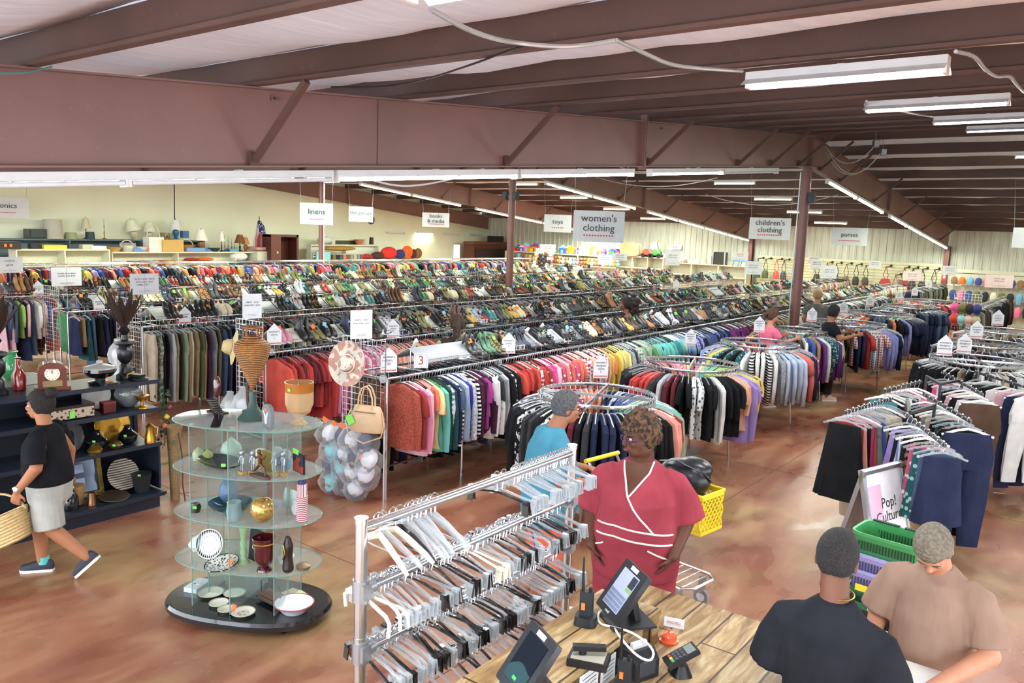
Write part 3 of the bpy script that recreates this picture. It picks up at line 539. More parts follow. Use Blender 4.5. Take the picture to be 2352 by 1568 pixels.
# ---------------------------------------------------------------- round racks
def round_rack(cx, cy, z, R, cols, kinds, lab, phr, n=58, seed=1, legs=1, gaps=(), hg=('clear', 'clear', 'black'), double=False, band=True, far=False):
    t = thing('round_rack', lab, 'clothing rack', (cx, cy, 0)); r = random.Random(seed)
    ring = [(R*math.cos(a), R*math.sin(a), z) for a in [2*PI*i/40 for i in range(40)]]
    MB().tube(ring, [(.006, .022)]*40, 6, closed=True).build('ring', CHROME, t)
    if double: MB().tube([(x*.99, y*.99, z-.09) for x, y, _ in ring], .008, 5, closed=True).build('lower_ring', CHROME, t)
    for a in (.35, .35+PI/2): MB().bar((R*math.cos(a), R*math.sin(a), z), (-R*math.cos(a), -R*math.sin(a), z), .02, .03).build('spoke', CHROME, t)
    MB().cyl((0, 0, .0), (0, 0, z), .02, 10).build('post', CHROME, t)
    for k in range(4):
        a = .35+k*PI/2; MB().tube([(R*.92*math.cos(a), R*.92*math.sin(a), 0), (R*.86*math.cos(a), R*.86*math.sin(a), .5), (R*math.cos(a), R*math.sin(a), z)], .013, 6).cyl((R*.92*math.cos(a), R*.92*math.sin(a), 0), (R*.92*math.cos(a), R*.92*math.sin(a), .03), .022, 8).build('leg', CHROME, t)
    seq = []
    for i in range(n):
        c = cols[int(i/n*len(cols))] if not callable(cols) else cols(i/n); c = r.choice(c) if isinstance(c, list) else c; seq.append((r.choice(kinds), c))
    def place(i):
        a = -2.75+2*PI*i/n; return (cx+R*math.cos(a), cy+R*math.sin(a), z+.024), a+r.uniform(-.05, .05)
    hang_run(seq, place, phr, hg, seed, far)
B_, W_ = ['black', 'charcoal', 'black', 'spotted_black', 'grey'], ['white', 'cream', 'white_print', 'pale_grey']
round_rack(-4.62, 7.7, 1.37, .65, [B_, ['black', 'spotted_black'], B_, ['black', 'burgundy'], ['navy', 'charcoal', 'denim'], ['navy', 'charcoal', 'black'], ['black', 'dark_red'], ['dark_red', 'orange_red', 'salmon'], ['sage', 'aqua', 'green'], ['green', 'mint', 'dark_green'], ['denim', 'periwinkle', 'blue'], ['navy', 'pale_blue'], ['coral', 'orange'], MIX, B_, B_], ['long', 'half', 'long'], 'nearest round chrome rack behind the man in the blue t-shirt', 'on the nearest round rack', 62, 21, hg=('white', 'clear', 'clear'))
round_rack(-4.8, 10.55, 1.38, .66, [B_, ['black', 'white', 'red'], ['burgundy', 'pale_grey', 'charcoal'], ['white', 'floral_white', 'black'], ['cream', 'black', 'white'], ['floral_teal', 'lavender', 'peach'], ['beige', 'yellow', 'floral_red'], ['grey_knit', 'striped_pink', 'navy', 'lime'], ['lime', 'aqua', 'mint'], MIX, MIX, MIX, B_], ['half', 'long', 'short', 'half'], 'second round chrome rack, with a purple top facing the aisle', 'on the second round rack', 60, 22)
round_rack(-4.95, 13.6, 1.38, .66, [MIX, ['black', 'floral_teal'], ['white', 'striped_black'], ['grey_knit', 'pale_blue', 'navy'], ['coral', 'navy', 'floral_pink'], ['pale_blue', 'grey', 'cream', 'white'], ['white', 'white', 'pale_grey'], ['charcoal', 'coral', 'red'], MIX, MIX], ['half', 'short', 'long'], 'third round chrome rack, with white blouses facing the aisle', 'on the third round rack', 54, 23)
round_rack(-5.2, 16.2, 1.38, .62, [MIX, MIX, ['purple', 'floral_teal', 'white'], ['orange', 'brown', 'lime', 'grey_knit'], ['grey_knit', 'mint', 'brown'], MIX], ['long', 'half'], 'fourth round chrome rack, between the pink and the dark-clothed shopper', 'on the fourth round rack', 46, 24)
round_rack(-4.75, 18.3, 1.42, .78, [['navy', 'black'], ['brown', 'beige', 'striped_pink'], ['plaid_red', 'red', 'navy', 'plaid_blue'], ['navy', 'striped_blue', 'periwinkle'], ['denim', 'pale_grey', 'pale_blue'], ['periwinkle', 'coral', 'beige'], ['denim', 'periwinkle'], MIX], ['long', 'long', 'short'], 'fifth round rack, full of men\'s dress shirts', 'on the fifth round rack', 56, 25, double=True)
round_rack(-4.85, 21.6, 1.42, .78, [MIX, ['denim', 'black', 'navy', 'orange'], ['navy', 'periwinkle'], ['grey', 'green', 'pale_grey'], ['denim', 'navy'], MIX], ['short', 'long'], 'sixth round rack, behind the dress shirts', 'on the sixth round rack', 54, 26, double=True)
round_rack(-4.8, 24.8, 1.42, .75, [['denim', 'navy', 'black'], ['denim', 'navy'], ['black', 'denim'], ['denim', 'pale_grey']], ['pants'], 'seventh round rack, hung with jeans', 'on the seventh round rack', 44, 27, double=True)
round_rack(-4.9, 27.9, 1.42, .75, [['red', 'beige', 'burgundy'], ['floral_red', 'dark_red', 'pale_pink'], MIX], ['long', 'short'], 'eighth round rack, with red shirts toward the aisle', 'on the eighth round rack', 44, 28)
round_rack(-1.75, 14.6, 1.38, .7, [['black', 'khaki'], ['charcoal', 'white', 'beige'], ['black', 'brown'], ['white', 'navy', 'black'], DK], ['pants'], 'round chrome rack of trousers nearest the four-way skirt racks', 'on the first right-hand round rack', 50, 31, double=True, hg=('clear', 'clear', 'white'))
round_rack(-1.95, 17.1, 1.40, .7, [DK, ['charcoal', 'black'], ['khaki', 'grey', 'white'], DK], ['pants'], 'second round rack of trousers at the right edge', 'on the second right-hand round rack', 46, 32, double=True, hg=('clear', 'clear', 'white'))
round_rack(-2.0, 19.8, 1.42, .7, [DK, DK, ['khaki', 'white', 'grey']], ['pants'], 'third round rack of trousers at the right edge', 'on the third right-hand round rack', 40, 33, double=True, hg=('clear', 'white'))
round_rack(-.75, 16.0, 1.38, .62, [DK, ['white', 'red', 'denim']], ['pants'], 'round rack of trousers cut by the right edge of the picture', 'on the rack at the picture edge', 36, 34, double=True)
# ---------------------------------------------------------------- four-way racks with knobbed arms
DKS = mat('4a4c50', .35, .7, name='dark_steel'); KN = CHROME
def arm_rack(lab, posts, arms, feet):
    t = thing('arm_rack', lab, 'clothing rack', (posts[0][0], posts[0][1], 0)); o = Vector((posts[0][0], posts[0][1], 0))
    for x, y, z in posts: MB().bar(Vector((x, y, .03))-o, Vector((x, y, z))-o, .03, .03).build('post', DKS, t)
    for a, b in zip(posts[:-1], posts[1:]): MB().bar(Vector((a[0], a[1], a[2]-.015))-o, Vector((b[0], b[1], a[2]-.015))-o, .03, .03).build('top_bar', DKS, t); MB().bar(Vector((a[0], a[1], .75))-o, Vector((b[0], b[1], .75))-o, .02, .02).build('lower_bar', DKS, t)
    for p, q_ in feet: MB().bar(Vector(p)-o, Vector(q_)-o, .04, .03).build('foot', DKS, t)
    for (a, b, seq, phr) in arms:
        a, b = Vector(a), Vector(b); ar = MB().bar(a-o, b-o, .022, .03).build('arm', DKS, t); n = len(seq)
        
        for i in range(9): MB().ball(a.lerp(b, (i+.6)/9)-o+Vector((0, 0, .026)), .012, 8, 6).build('knob', KN, ar)
        d = (b-a); rz = math.atan2(d.y, d.x)+PI/2
        hang_run(seq, lambda i: (a.lerp(b, 1-(i+.3)/n)+Vector((0, 0, .016)), rz+.1*math.sin(i*2.2)), phr, ('clear', 'white', 'clear'), int(abs(a.x)*100))
sk = lambda *cs: [('skirt', c) for c in cs]
arm_rack('dark steel four-way skirt rack nearest the folding sign', [(-1.78, 9.55, 1.5), (-1.62, 8.85, 1.5), (-1.5, 9.5, 1.5)],
    [((-1.95, 9.62, 1.47), (-2.13, 8.42, 1.47), sk('black', 'dark_red', 'salmon', 'black', 'hot_pink', 'orange_red', 'grey', 'blue', 'navy') + [('pants', 'beige')]*3 + sk('black', 'plum', 'charcoal'), 'on the left arm of the skirt rack'),
     ((-1.66, 8.85, 1.47), (-1.1, 7.7, 1.47), sk('navy', 'denim', 'floral_teal', 'floral_pink', 'leopard', 'black', 'striped_blue', 'black', 'lavender', 'black'), 'on the near arm of the skirt rack'),
     ((-1.74, 10.2, 1.47), (-1.08, 8.95, 1.47), [('pants', 'navy'), ('pants', 'black')] + sk('leopard', 'floral_teal', 'black', 'beige', 'grey', 'brown', 'black', 'navy'), 'on the second right arm of the skirt rack')],
    [((-2.0, 9.5, .02), (-1.2, 9.35, .02)), ((-1.55, 8.95, .02), (-1.45, 9.9, .02))])
arm_rack('dark steel four-way rack behind the nearer skirt rack', [(-1.95, 11.5, 1.5), (-1.7, 11.0, 1.5), (-1.55, 11.6, 1.5)],
    [((-1.93, 11.1, 1.47), (-2.13, 10.0, 1.47), sk('teal', 'black', 'brown', 'floral_white', 'black', 'pale_grey', 'hot_pink', 'grey'), 'on the left arm of the far skirt rack'),
     ((-1.88, 12.2, 1.47), (-1.2, 10.7, 1.47), [('pants', 'brown'), ('pants', 'white'), ('pants', 'black'), ('pants', 'pale_pink')] + sk('beige', 'black', 'navy', 'floral_white', 'hot_pink', 'black'), 'on the right arm of the far skirt rack'),
     ((-1.55, 12.6, 1.47), (-.75, 11.6, 1.47), [('pants', 'white'), ('pants', 'navy'), ('pants', 'pale_pink'), ('pants', 'white'), ('pants', 'black'), ('pants', 'charcoal'), ('pants', 'white')], 'on the outer arm of the far skirt rack')],
    [((-2.2, 11.5, .02), (-1.2, 11.3, .02)), ((-1.26, 12.39, .06), (-1.9, 11.2, .03))])
# far right: men's trousers rails, children's rails, beyond the round racks
back(-7.6, 22.5, 33, .1, MIX, ['short', 'child'], 41, "on the far children's rail"); 
for nm, x, y0, y1, z in (("long far rail of children's clothes behind the round racks", -9.6, 29.5, 36, 1.65), ("far children's clothes rail under the white price cards", -7.4, 29.5, 36, 1.6), ('far rail of trousers beside the hat wall aisle', -5.9, 30.5, 36, 1.62), ('far rail of jackets by the cap stand', -3.1, 23.5, 30, 1.62)):
    t = thing('clothing_rack', nm, 'clothing rack', (x, y0, 0)); MB().cyl((0, 0, z), (0, y1-y0, z), .018, 8).build('rail', CHROME, t)
    for k in range(4): MB().cyl((0, (y1-y0)*k/3, 0), (0, (y1-y0)*k/3, z), .016, 6).build('leg', CHROME, t)
KID = ['white', 'pale_pink', 'red', 'mint', 'lime', 'cream', 'floral_pink', 'sky_blue', 'coral', 'yellow', 'aqua', 'white']
back(-9.6, 29.6, 36, .08, KID, ['child'], 42, "on the long far children's rail", 1.666, .6); back(-7.4, 29.6, 36, .08, KID, ['child'], 43, "on the rail under the price cards", 1.616, .6)
back(-5.9, 30.6, 36, .08, ['grey', 'dark_teal', 'olive', 'charcoal', 'navy', 'sage', 'black'], ['pants'], 44, 'on the far trousers rail', 1.636, .5); back(-3.1, 23.6, 30, .09, ['black', 'charcoal', 'grey', 'brown', 'black'], ['long', 'pants'], 45, 'on the rail by the cap stand', 1.636, .7)
# ---------------------------------------------------------------- shoe trays and shoes
def m_shoe(kind, hi=1):
    n = 12 if hi else 7; q = MB(); s = MB()   # toe toward +X, length .26
    up = mat('888888', .5); sole = mat('2c2724', .6, name='shoe_sole')
    hz = {'pump': .065, 'flat': .0, 'sneaker': .0, 'sandal': .02, 'boot': .045, 'loafer': .01}[kind]
    def zz(x): t = max(0, min(1, (.03-x)/.12)); return hz*t*t*(3-2*t)
    xs = [-.125, -.11, -.07, -.02, .03, .075, .11, .13]; ws = [.012, .028, .034, .032, .038, .042, .034, .012] if kind != 'sneaker' else [.018, .034, .038, .038, .044, .046, .038, .016]
    s.use(sole if kind != 'sneaker' else WHITEPL).loft([[(x, y*w, zz(x)+z) for y, z in ((-1, 0), (0, -.004 if hz else 0), (1, 0), (1, .012 if kind != 'sneaker' else .024), (-1, .012 if kind != 'sneaker' else .024))] for x, w in zip(xs, ws)])
    if hz > .03: s.tube([(-.1, 0, zz(-.1)), (-.105, 0, 0)], [.02, .009 if kind == 'pump' else .02], 6)
    h = {'pump': [.05, .05, .035, .022, .022, .032, .026, .012], 'flat': [.05, .052, .04, .024, .024, .034, .028, .014], 'loafer': [.06, .065, .06, .058, .055, .05, .035, .015], 'sneaker': [.075, .08, .075, .075, .085, .065, .045, .025], 'sandal': [.01]*8, 'boot': [.13, .14, .13, .085, .07, .055, .04, .016]}[kind]
    q.use(up)
    if kind == 'sandal':
        for x, w in ((.06, .043), (.02, .04), (-.06, .036)): q.tube([(x, w*math.cos(a), zz(x)+.01+.045*math.sin(a)) for a in [PI*i/6 for i in range(7)]], [(.01, .003)]*7, 5)
        q.tube([(-.11, 0, zz(-.11)+.01), (-.12, 0, zz(-.12)+.06), (-.06, .03, zz(-.06)+.075), (-.06, -.03, zz(-.06)+.075), (-.12, 0, zz(-.12)+.06)], [(.003, .006)]*5, 5)
        q.loft([[(x, y*w*.9, zz(x)+z) for y, z in ((-1, .012), (1, .012), (1, .015), (-1, .015))] for x, w in zip(xs, ws)])
    else:
        q.loft([[(x+ (0 if kind != 'boot' else -.0), w*math.cos(a), zz(x)+.010+hh*math.sin(a)**.7) for a in [PI*i/(n-1) for i in range(n)]] for x, w, hh in zip(xs, ws, h)])
        if kind in ('pump', 'flat', 'loafer'): q.use(mat('2a2220', .8, name='shoe_lining')).ball((-.065, 0, zz(-.065)+h[2]*.93), (.042, .024, .012), 10, 5)
        if kind == 'sneaker':
            q.use(mat('26282c', .8, name='shoe_opening')).ball((-.075, 0, .09), (.04, .024, .012), 10, 5); q.use(WHITEPL)
            for k in range(4): q.bar((.0+.018*k, -.02, .098-.006*k), (.0+.018*k, .02, .098-.006*k), .006, .004)
        if kind == 'boot': q.use(mat('2a2220', .8, name='shoe_lining')).ball((-.09, 0, .165), (.032, .026, .012), 10, 5)
    return q.mesh('shoe', 50), s.mesh('sole', 50)
SH = {(k, h): m_shoe(k, h) for k in ('pump', 'flat', 'sneaker', 'sandal', 'boot', 'loafer') for h in (0, 1)}
SHC = dict(black=('1c1c1f', .35), dark_grey=('44464a', .5), brown=('5a3a26', .4), tan=('a97b4c', .5), white=('cfcdc6', .45), cream=('d9cba9', .5), silver=('c0c2c6', .25), gold=('c7a14a', .3), red=('963030', .35), orange=('b9653e', .5), green=('3c6f4c', .4), teal=('3a7a7c', .45), blue=('3d5f9c', .5), navy=('22283c', .5), pink=('c07f92', .5), olive=('7a7648', .5), leopard=('8d6a45', .5))
TAGC = {'green': mat('7fe05a', .7), 'orange': mat('ff7a3a', .7), 'blue': mat('79bdf0', .7)}
tagm = MB().add([(0, 0, 0), (.05, 0, .0), (.05, .045, .006), (0, .045, .006)], [(0, 1, 2, 3)]).box((.025, .022, -.002), (.05, .045, .002)).mesh('price_tag', flat=True)
SHOES = []
def shoe_pair(row, y, kind, c, tagc, x0, seg):
    for dy in (-.048, .048):
        SHOES.append((row, Vector((x0-.14, y+dy, 1.615)), kind, c, tagc if dy < 0 else None, seg))
# tray: ridge at x0-.3 (z 1.70), front lip at x0-.02 (z 1.535)
TRAYM = [mat('a4a7ab', .5, name='tray_grey'), mat('c6c8bb', .5, name='tray_white'), mat('a3b6ba', .5, name='tray_pale_blue'), mat('9a9da0', .5, name='tray_dark_grey')]
def tray(x, y0, ln, m_, row, k):
    near = 'near end' if k < 2 else 'middle' if k < 7 else 'far end'
    t = thing('shoe_tray', 'wire-lipped sloping shoe tray on top of the %s rack, toward its %s' % (ROWN[row], near), 'shoe tray', (x, y0, 0), 0, 'shoe trays on the %s rack' % ROWN[row])
    MB().add([(-.3, 0, 1.70), (-.03, 0, 1.545), (-.03, ln, 1.545), (-.3, ln, 1.70)], [(0, 1, 2, 3)]).build('front_panel', m_, t, solid=.006)
    MB().add([(-.3, 0, 1.70), (-.57, 0, 1.545), (-.57, ln, 1.545), (-.3, ln, 1.70)], [(3, 2, 1, 0)]).build('back_panel', m_, t, solid=.006)
    for s, nm in ((-.02, 'front_lip'), (-.58, 'back_lip')):
        if k > 6 and s < -.1: continue
        q = MB()
        for z in (1.535, 1.585): q.bar((s, 0, z), (s, ln, z), .005, .005)
        n = int(ln/(.035 if k < 5 else .09))
        for i in range(n+1): q.bar((s, ln*i/n, 1.535), (s, ln*i/n, 1.585), .0025, .0025)
        q.build(nm, CHROME, t, flat=True)
    q = MB()
    for yy in (.05, ln-.05): q.bar((-.3, yy, 1.44), (-.3, yy, 1.70), .012).bar((-.6, yy, RZ), (0, yy, RZ), .012).bar((-.02, yy, 1.44), (-.02, yy, 1.54), .008).bar((-.58, yy, 1.44), (-.58, yy, 1.54), .008)
    q.build('bracket', CHROME, t, flat=True)
    if k % 2 == 1 or row == 'A' and k < 3:
        c = MB().box((-.006, ln*.62, 1.565), (.003, .2, .062)).build('size_card', PAPER, t)
        if k < 6: text("Women's Shoes\nSize %s" % {'A': '8', 'B': '7', 'C': '8', 'D': '6', 'E': '6'}[row], .027, mat('44464c', .8), c, (.0, ln*.62, 1.566), (PI/2, 0, PI/2), ext=.0004)
r = random.Random(77)
for row, x in ROWX.items():
    y = {'A': 6.98, 'B': 6.65, 'C': 6.75, 'D': 6.75, 'E': 6.75}[row]; k = 0
    y1 = ROWY[row][1]-1
    while y < y1-.5:
        ln = 1.16; m_ = TRAYM[{'A': [0], 'B': [1, 0, 1], 'C': [1, 0, 0], 'D': [3, 0, 1], 'E': [3, 2, 2]}[row][k % len({'A': [0], 'B': [1, 0, 1], 'C': [1, 0, 0], 'D': [3, 0, 1], 'E': [3, 2, 2]}[row])]]
        tray(x, y, ln, m_, row, k)
        yy = y+.1; p = {('A', 0): 0, ('B', 0): .35, ('C', 0): .6, ('D', 0): .8}.get((row, k), .94)
        if row == 'A' and k == 0: yy = y+1.0; p = 1
        while yy < y+ln-.1:
            if r.random() < p:
                kind = r.choice(['pump', 'flat', 'loafer', 'sandal', 'sneaker', 'pump', 'flat', 'boot'] if row != 'A' else ['sneaker', 'flat', 'pump', 'loafer', 'sandal'])
                if kind == 'boot' and r.random() < .5: kind = 'loafer'
                c = r.choice(['black']*13+['dark_grey', 'brown', 'tan', 'white', 'cream', 'silver', 'gold', 'red', 'dark_grey', 'teal', 'navy', 'olive', 'leopard', 'brown', 'silver', 'pink', 'brown', 'green', 'dark_grey', 'olive', 'tan', 'navy', 'brown', 'silver', 'cream'])
                shoe_pair(row, yy, kind, c, r.choice(['green', 'orange', 'blue', None, None]), x, k)
            yy += r.uniform(.17, .215)
        y += ln+.03; k += 1
back_sh = []
for row, x in ROWX.items():
    y = 7.2
    while y < 27:
        if r.random() < .6: back_sh.append((r.choice(['pump', 'flat', 'flat', 'sneaker']), Vector((x-.42, y, 1.63)), r.choice(['black', 'brown', 'white', 'tan', 'dark_grey', 'black', 'olive'])))
        y += .13
KW = {'pump': 'high-heeled shoe', 'flat': 'flat shoe', 'sneaker': 'sneaker', 'sandal': 'sandal', 'boot': 'ankle boot', 'loafer': 'loafer'}
PIT = math.atan2(.155, .27)
def finish_shoes():
    SHOES.sort(key=lambda s: (s[1]-CAMP).length); bulk = []
    for i, (row, p, kind, c, tg, seg) in enumerate(SHOES):
        S_ = 1.2
        um, (col, ro) = None, SHC[c]; um = mat(col, ro, name='shoe_%s' % c) if c != 'leopard' else cmat('leopard'); a = r.uniform(-.1, .1)
        E_ = Euler((0, PIT, a)); 
        if i < 298:
            o = bpy.data.objects.new(KW[kind].split()[-1] if kind != 'pump' else 'high_heeled_shoe', SH[kind, 1][0]); C.objects.link(o); o.location = p; o.rotation_euler = E_; o.scale = (S_,)*3
            o.material_slots[0].link = 'OBJECT'; o.material_slots[0].material = um
            o['category'] = 'shoe'; o['_k'] = (row, c, kind); s_ = bpy.data.objects.new('sole', SH[kind, 1][1]); C.objects.link(s_); s_.parent = o
            if tg: g_ = bpy.data.objects.new('price_tag', tagm.copy()); g_.data.materials.clear(); g_.data.materials.append(TAGC[tg]); C.objects.link(g_); g_.parent = o; g_.location = (-.06, -.02, .09 if kind not in ('boot', 'sneaker') else .12); g_.rotation_euler = (r.uniform(-.6, .6), .5, r.uniform(-.5, .5))
            w = {0: 'first', 1: 'second', 2: 'third', 3: 'fourth', 4: 'fifth', 5: 'sixth', 6: 'seventh'}.get(seg, 'later'); ln_ = 'with %s %s price tag' % ('an' if tg[0] == 'o' else 'a', tg) if tg else 'without a tag'
            tag(o, '%s %s %s, %s tray of %s rack' % (c.replace('_', ' '), KW[kind], ln_, w, ROWN[row].replace(' long', '')), 'shoe', 'shoes on the %s rack' % ROWN[row]); del o['_k']
        else:
            M_ = Matrix.LocRotScale(p, E_, Vector((S_,)*3)); bulk += [(SH[kind, 0][0], M_, [um]), (SH[kind, 0][1], M_, None)]
            if tg: T = M_ @ Matrix.LocRotScale(Vector((-.06, -.02, .1)), Euler((.3, .5, a)), None); tm_ = tagm.copy(); tm_.materials.append(TAGC[tg]); bulk.append((TM[tg], T, None))
    for kind, p, c in back_sh: bulk.append((SH[kind, 0][0], Matrix.LocRotScale(p, Euler((0, PIT, PI)), None), [mat(*SHC[c][:2]) if c != 'leopard' else cmat('leopard')]))
    merge('more_shoes', bulk, 'the dense mass of far shoes on the trays deeper in the shop', 'shoes')
TM = {}
for k_, m_ in TAGC.items(): q_ = tagm.copy(); q_.materials.append(m_); TM[k_] = q_
finish_items(); finish_shoes()
# ================================================================ people
PS = 1.143   # the shop is laid out in units of 0.875 m; figures are modelled in metres
SC.unit_settings.scale_length = .875
def skin(c): return mat(c, .55, var=.06, scale=9, spec=.35, name='skin')
def remesh(q, name, m, parent, vox=.008, it=6, smooth=.5):
    o = q.build(name, m, None); md = o.modifiers.new('r', 'REMESH'); md.mode = 'VOXEL'; md.voxel_size = vox; md.use_smooth_shade = True
    ms = o.modifiers.new('s', 'SMOOTH'); ms.iterations = it; ms.factor = smooth
    dg = bpy.context.evaluated_depsgraph_get(); me = bpy.data.meshes.new_from_object(o.evaluated_get(dg)); old = o.data
    bpy.data.objects.remove(o); bpy.data.meshes.remove(old); me.materials.clear(); me.materials.append(m)
    o = bpy.data.objects.new(name, me); C.objects.link(o); o.parent = parent; me.polygons.foreach_set('use_smooth', [True]*len(me.polygons)); return o
def limb(q, pts, rr, n=14):
    # tapered limb through the joints with round ends
    P = [Vector(p) for p in pts]; F_ = []; R_ = []
    for i in range(len(P)-1):
        for k in range(4): t = k/4; F_.append(P[i].lerp(P[i+1], t)); R_.append(rr[i]+(rr[i+1]-rr[i])*t)
    F_.append(P[-1]); R_.append(rr[-1]); q.tube(F_, R_, n)
    for p, a in zip(P, rr): q.ball(p, a*.99, n, 8)
def torso(q, lv, n=24): q.loft([oval(w, d, z, n, cx, cy, 1.) for z, w, d, cx, cy in lv])
def hand(q, wrist, dirv, palmn, side, curl=.5, s=1., grip=0):
    # wrist position, direction of the fingers, palm normal, side = +1 when the thumb lies on dirv x palmn
    w, d, n_ = Vector(wrist), Vector(dirv).normalized(), Vector(palmn).normalized(); t = d.cross(n_).normalized()*side; n_ = t.cross(d).normalized()*side
    R = Matrix((t, d, n_)).transposed()
    q.ball(w+d*.05*s, (.04*s, .05*s, .016*s), 12, 8, R); limb(q, [w-d*.01, w+d*.03*s], [.024*s, .022*s], 8)
    for k, (off, L_) in enumerate(((.03, .068), (.010, .076), (-.011, .07), (-.031, .056))):
        b = w+d*.088*s+t*off*s; a = curl*(1+.12*k); L1 = L_*s*.5; d1 = (d*math.cos(a*.6)+n_*math.sin(a*.6)); p1 = b+d1*L1; d2 = d*math.cos(a*1.5)+n_*math.sin(a*1.5); p2 = p1+d2*L1*.6; d3 = d*math.cos(a*2.2)+n_*math.sin(a*2.2)
        limb(q, [b-d*.02*s, b, p1, p2, p2+d3*L1*.45], [.0098*s, .0095*s, .009*s, .0085*s, .0075*s], 8)
    b = w+d*.03*s+t*.03*s; p1 = b+(t*.7+d*.6+n_*.15*(1+grip))*.042*s; limb(q, [b, p1, p1+(d*.8+n_*.35*(1+grip)+t*.1)*.034*s], [.013*s, .0115*s, .009*s], 8)
def headshape(q, c, R, s=1., fat=0., nose=1.):
    c = Vector(c); T = lambda x, y, z: c+R @ Vector((x, y, z))*s
    B = lambda p, r: q.ball(T(*p), tuple(k*s for k in r), 18, 12, R)
    B((0, -.012, .022), (.074, .094, .1)); B((0, .02, -.035), (.06+.012*fat, .068, .078)); B((0, .05, -.075), (.04+.016*fat, .036, .032+.01*fat)); B((0, .0, -.07), (.055+.022*fat, .06, .04+.02*fat))
    B((0, .078, .03), (.05, .016, .012)); B((0, .086, -.058), (.026, .017, .02))
    for k in (-1, 1): B((k*.034, .066, -.022), (.026+.008*fat, .022, .022)); B((k*.077, -.006, -.012), (.011, .02, .032))
    q.tube([T(0, .086, .02), T(0, .1, -.005), T(0, .112*nose, -.025)], [.010*s, .012*s, .015*s], 8); B((0, .104*nose, -.03), (.018, .014, .011))
    q.ball(T(0, .096, -.056), (.022*s, .008*s, .006*s), 10, 6, R); q.ball(T(0, .094, -.067), (.019*s, .009*s, .007*s), 10, 6, R)
def face(parent, c, R, s=1., brow='1c1512', lip='8a4a44', glasses=None, closed=False):
    c = Vector(c); T = lambda x, y, z: c+R @ Vector((x, y, z))*s
    for k in (-1, 1):
        q = MB().use(mat('e8e2da', .3)).ball(T(k*.031, .078, .004), (.013*s, .010*s, .009*s), 10, 8, R).use(mat('1a120e', .2)).ball(T(k*.031, .0865, .003), (.006*s, .004*s, .006*s), 8, 6, R); q.build('eye', None, parent)
        MB().tube([T(k*.016, .091, .022), T(k*.032, .092, .028), T(k*.05, .08, .022)], [.0035*s, .0045*s, .002*s], 6).build('eyebrow', mat(brow, .9), parent)
    MB().tube([T(-.022, .097, -.062), T(-.01, .104, -.060), T(0, .105, -.061), T(.01, .104, -.060), T(.022, .097, -.062)], [.003*s, .007*s, .0075*s, .007*s, .003*s], 6).build('lips', mat(lip, .5), parent)
    if glasses:
        q = MB()
        for k in (-1, 1):
            q.tube([T(k*(.032+.023*math.cos(a)), .101, .003+.016*math.sin(a)) for a in [2*PI*i/14 for i in range(14)]], .0024*s, 5, closed=True); q.tube([T(k*.056, .099, .006), T(k*.076, .06, .006), T(k*.082, -.01, .0)], .0024*s, 5)
        q.tube([T(-.009, .102, .006), T(.009, .102, .006)], .0022*s, 5); g = q.build('glasses', mat(glasses, .3), parent)
def hairshell(parent, c, R, m, s=1., thick=.012, front=.05, low=-.05, curl=0., cs=30, name='hair', crown=0., full=1., recede=0.):
    # cap of hair over the cranium: everything behind the hairline
    me = bpy.data.meshes.new(name); bm = bmesh.new(); bmesh.ops.create_icosphere(bm, subdivisions=5, radius=1)
    c = Vector(c); kill = []
    for v in bm.verts:
        p = v.co.copy(); x, y, z = p.x*(.074+thick*full), -.012+p.y*(.094+thick), .022+p.z*(.1+thick*(1+crown))
        hl = front - recede*abs(p.x)**2   # hairline: height that rises toward the face
        lim = (low if y < .0 else low+(hl-low)*min(1, y/.055)) 
        if z < lim: kill.append(v)
        k = 1.
        if curl: k = 1+curl*(noise.noise(p*cs*.12)*.6+abs(noise.noise(p*cs*.3))*.9)
        v.co = c+R @ Vector((x*k, (y+.012)*k-.012, (z-.022)*k+.022))*s
    bmesh.ops.delete(bm, geom=kill, context='VERTS'); bm.to_mesh(me); bm.free(); me.materials.append(m); me.polygons.foreach_set('use_smooth', [True]*len(me.polygons))
    o = bpy.data.objects.new(name, me); C.objects.link(o); o.parent = parent; md = o.modifiers.new('thickness', 'SOLIDIFY'); md.thickness = .008; md.offset = -1; return o
def hairmat(a, b_, sc=60):
    key = ('hair', a, b_, sc)
    if key in _mats: return _mats[key]
    m, nt, b = newmat('hair'); b.inputs['Roughness'].default_value = .75; L = nt.links.new; tc = N(nt, 'ShaderNodeTexCoord'); no = N(nt, 'ShaderNodeTexNoise', i_Scale=float(sc), i_Detail=4.)
    L(tc.outputs['Object'], no.inputs[0]); L(ramp(nt, no.outputs[0], [(.4, lin(a)), (.62, lin(b_))]).outputs[0], b.inputs[0]); bp = N(nt, 'ShaderNodeBump', i_Strength=1., i_Distance=.02); L(no.outputs[0], bp.inputs['Height']); L(bp.outputs[0], b.inputs['Normal']); _mats[key] = m; return m
from mathutils.bvhtree import BVHTree
def surf(o):
    me = o.data; return BVHTree.FromPolygons([v.co for v in me.vertices], [tuple(p.vertices) for p in me.polygons])
def piping(parent, o, pts, r, m, name, frm=(0, 1), off=.002, seg=8):
    # a cord laid on the garment: (x, z) points thrown onto it along the y axis
    bv = surf(o); out = []; P = [Vector((x, 0, z)) for x, z in pts]
    for i in range(len(P)-1):
        for k in range(seg): out.append(P[i].lerp(P[i+1], k/seg))
    out.append(P[-1]); res = []
    for p in out:
        h = bv.ray_cast(Vector((p.x, 2*frm[1], p.z)), Vector((0, -frm[1], 0)))
        if h[0]: res.append(h[0]+h[1]*off)
    return MB().tube(res, r, 6).build(name, m, parent)
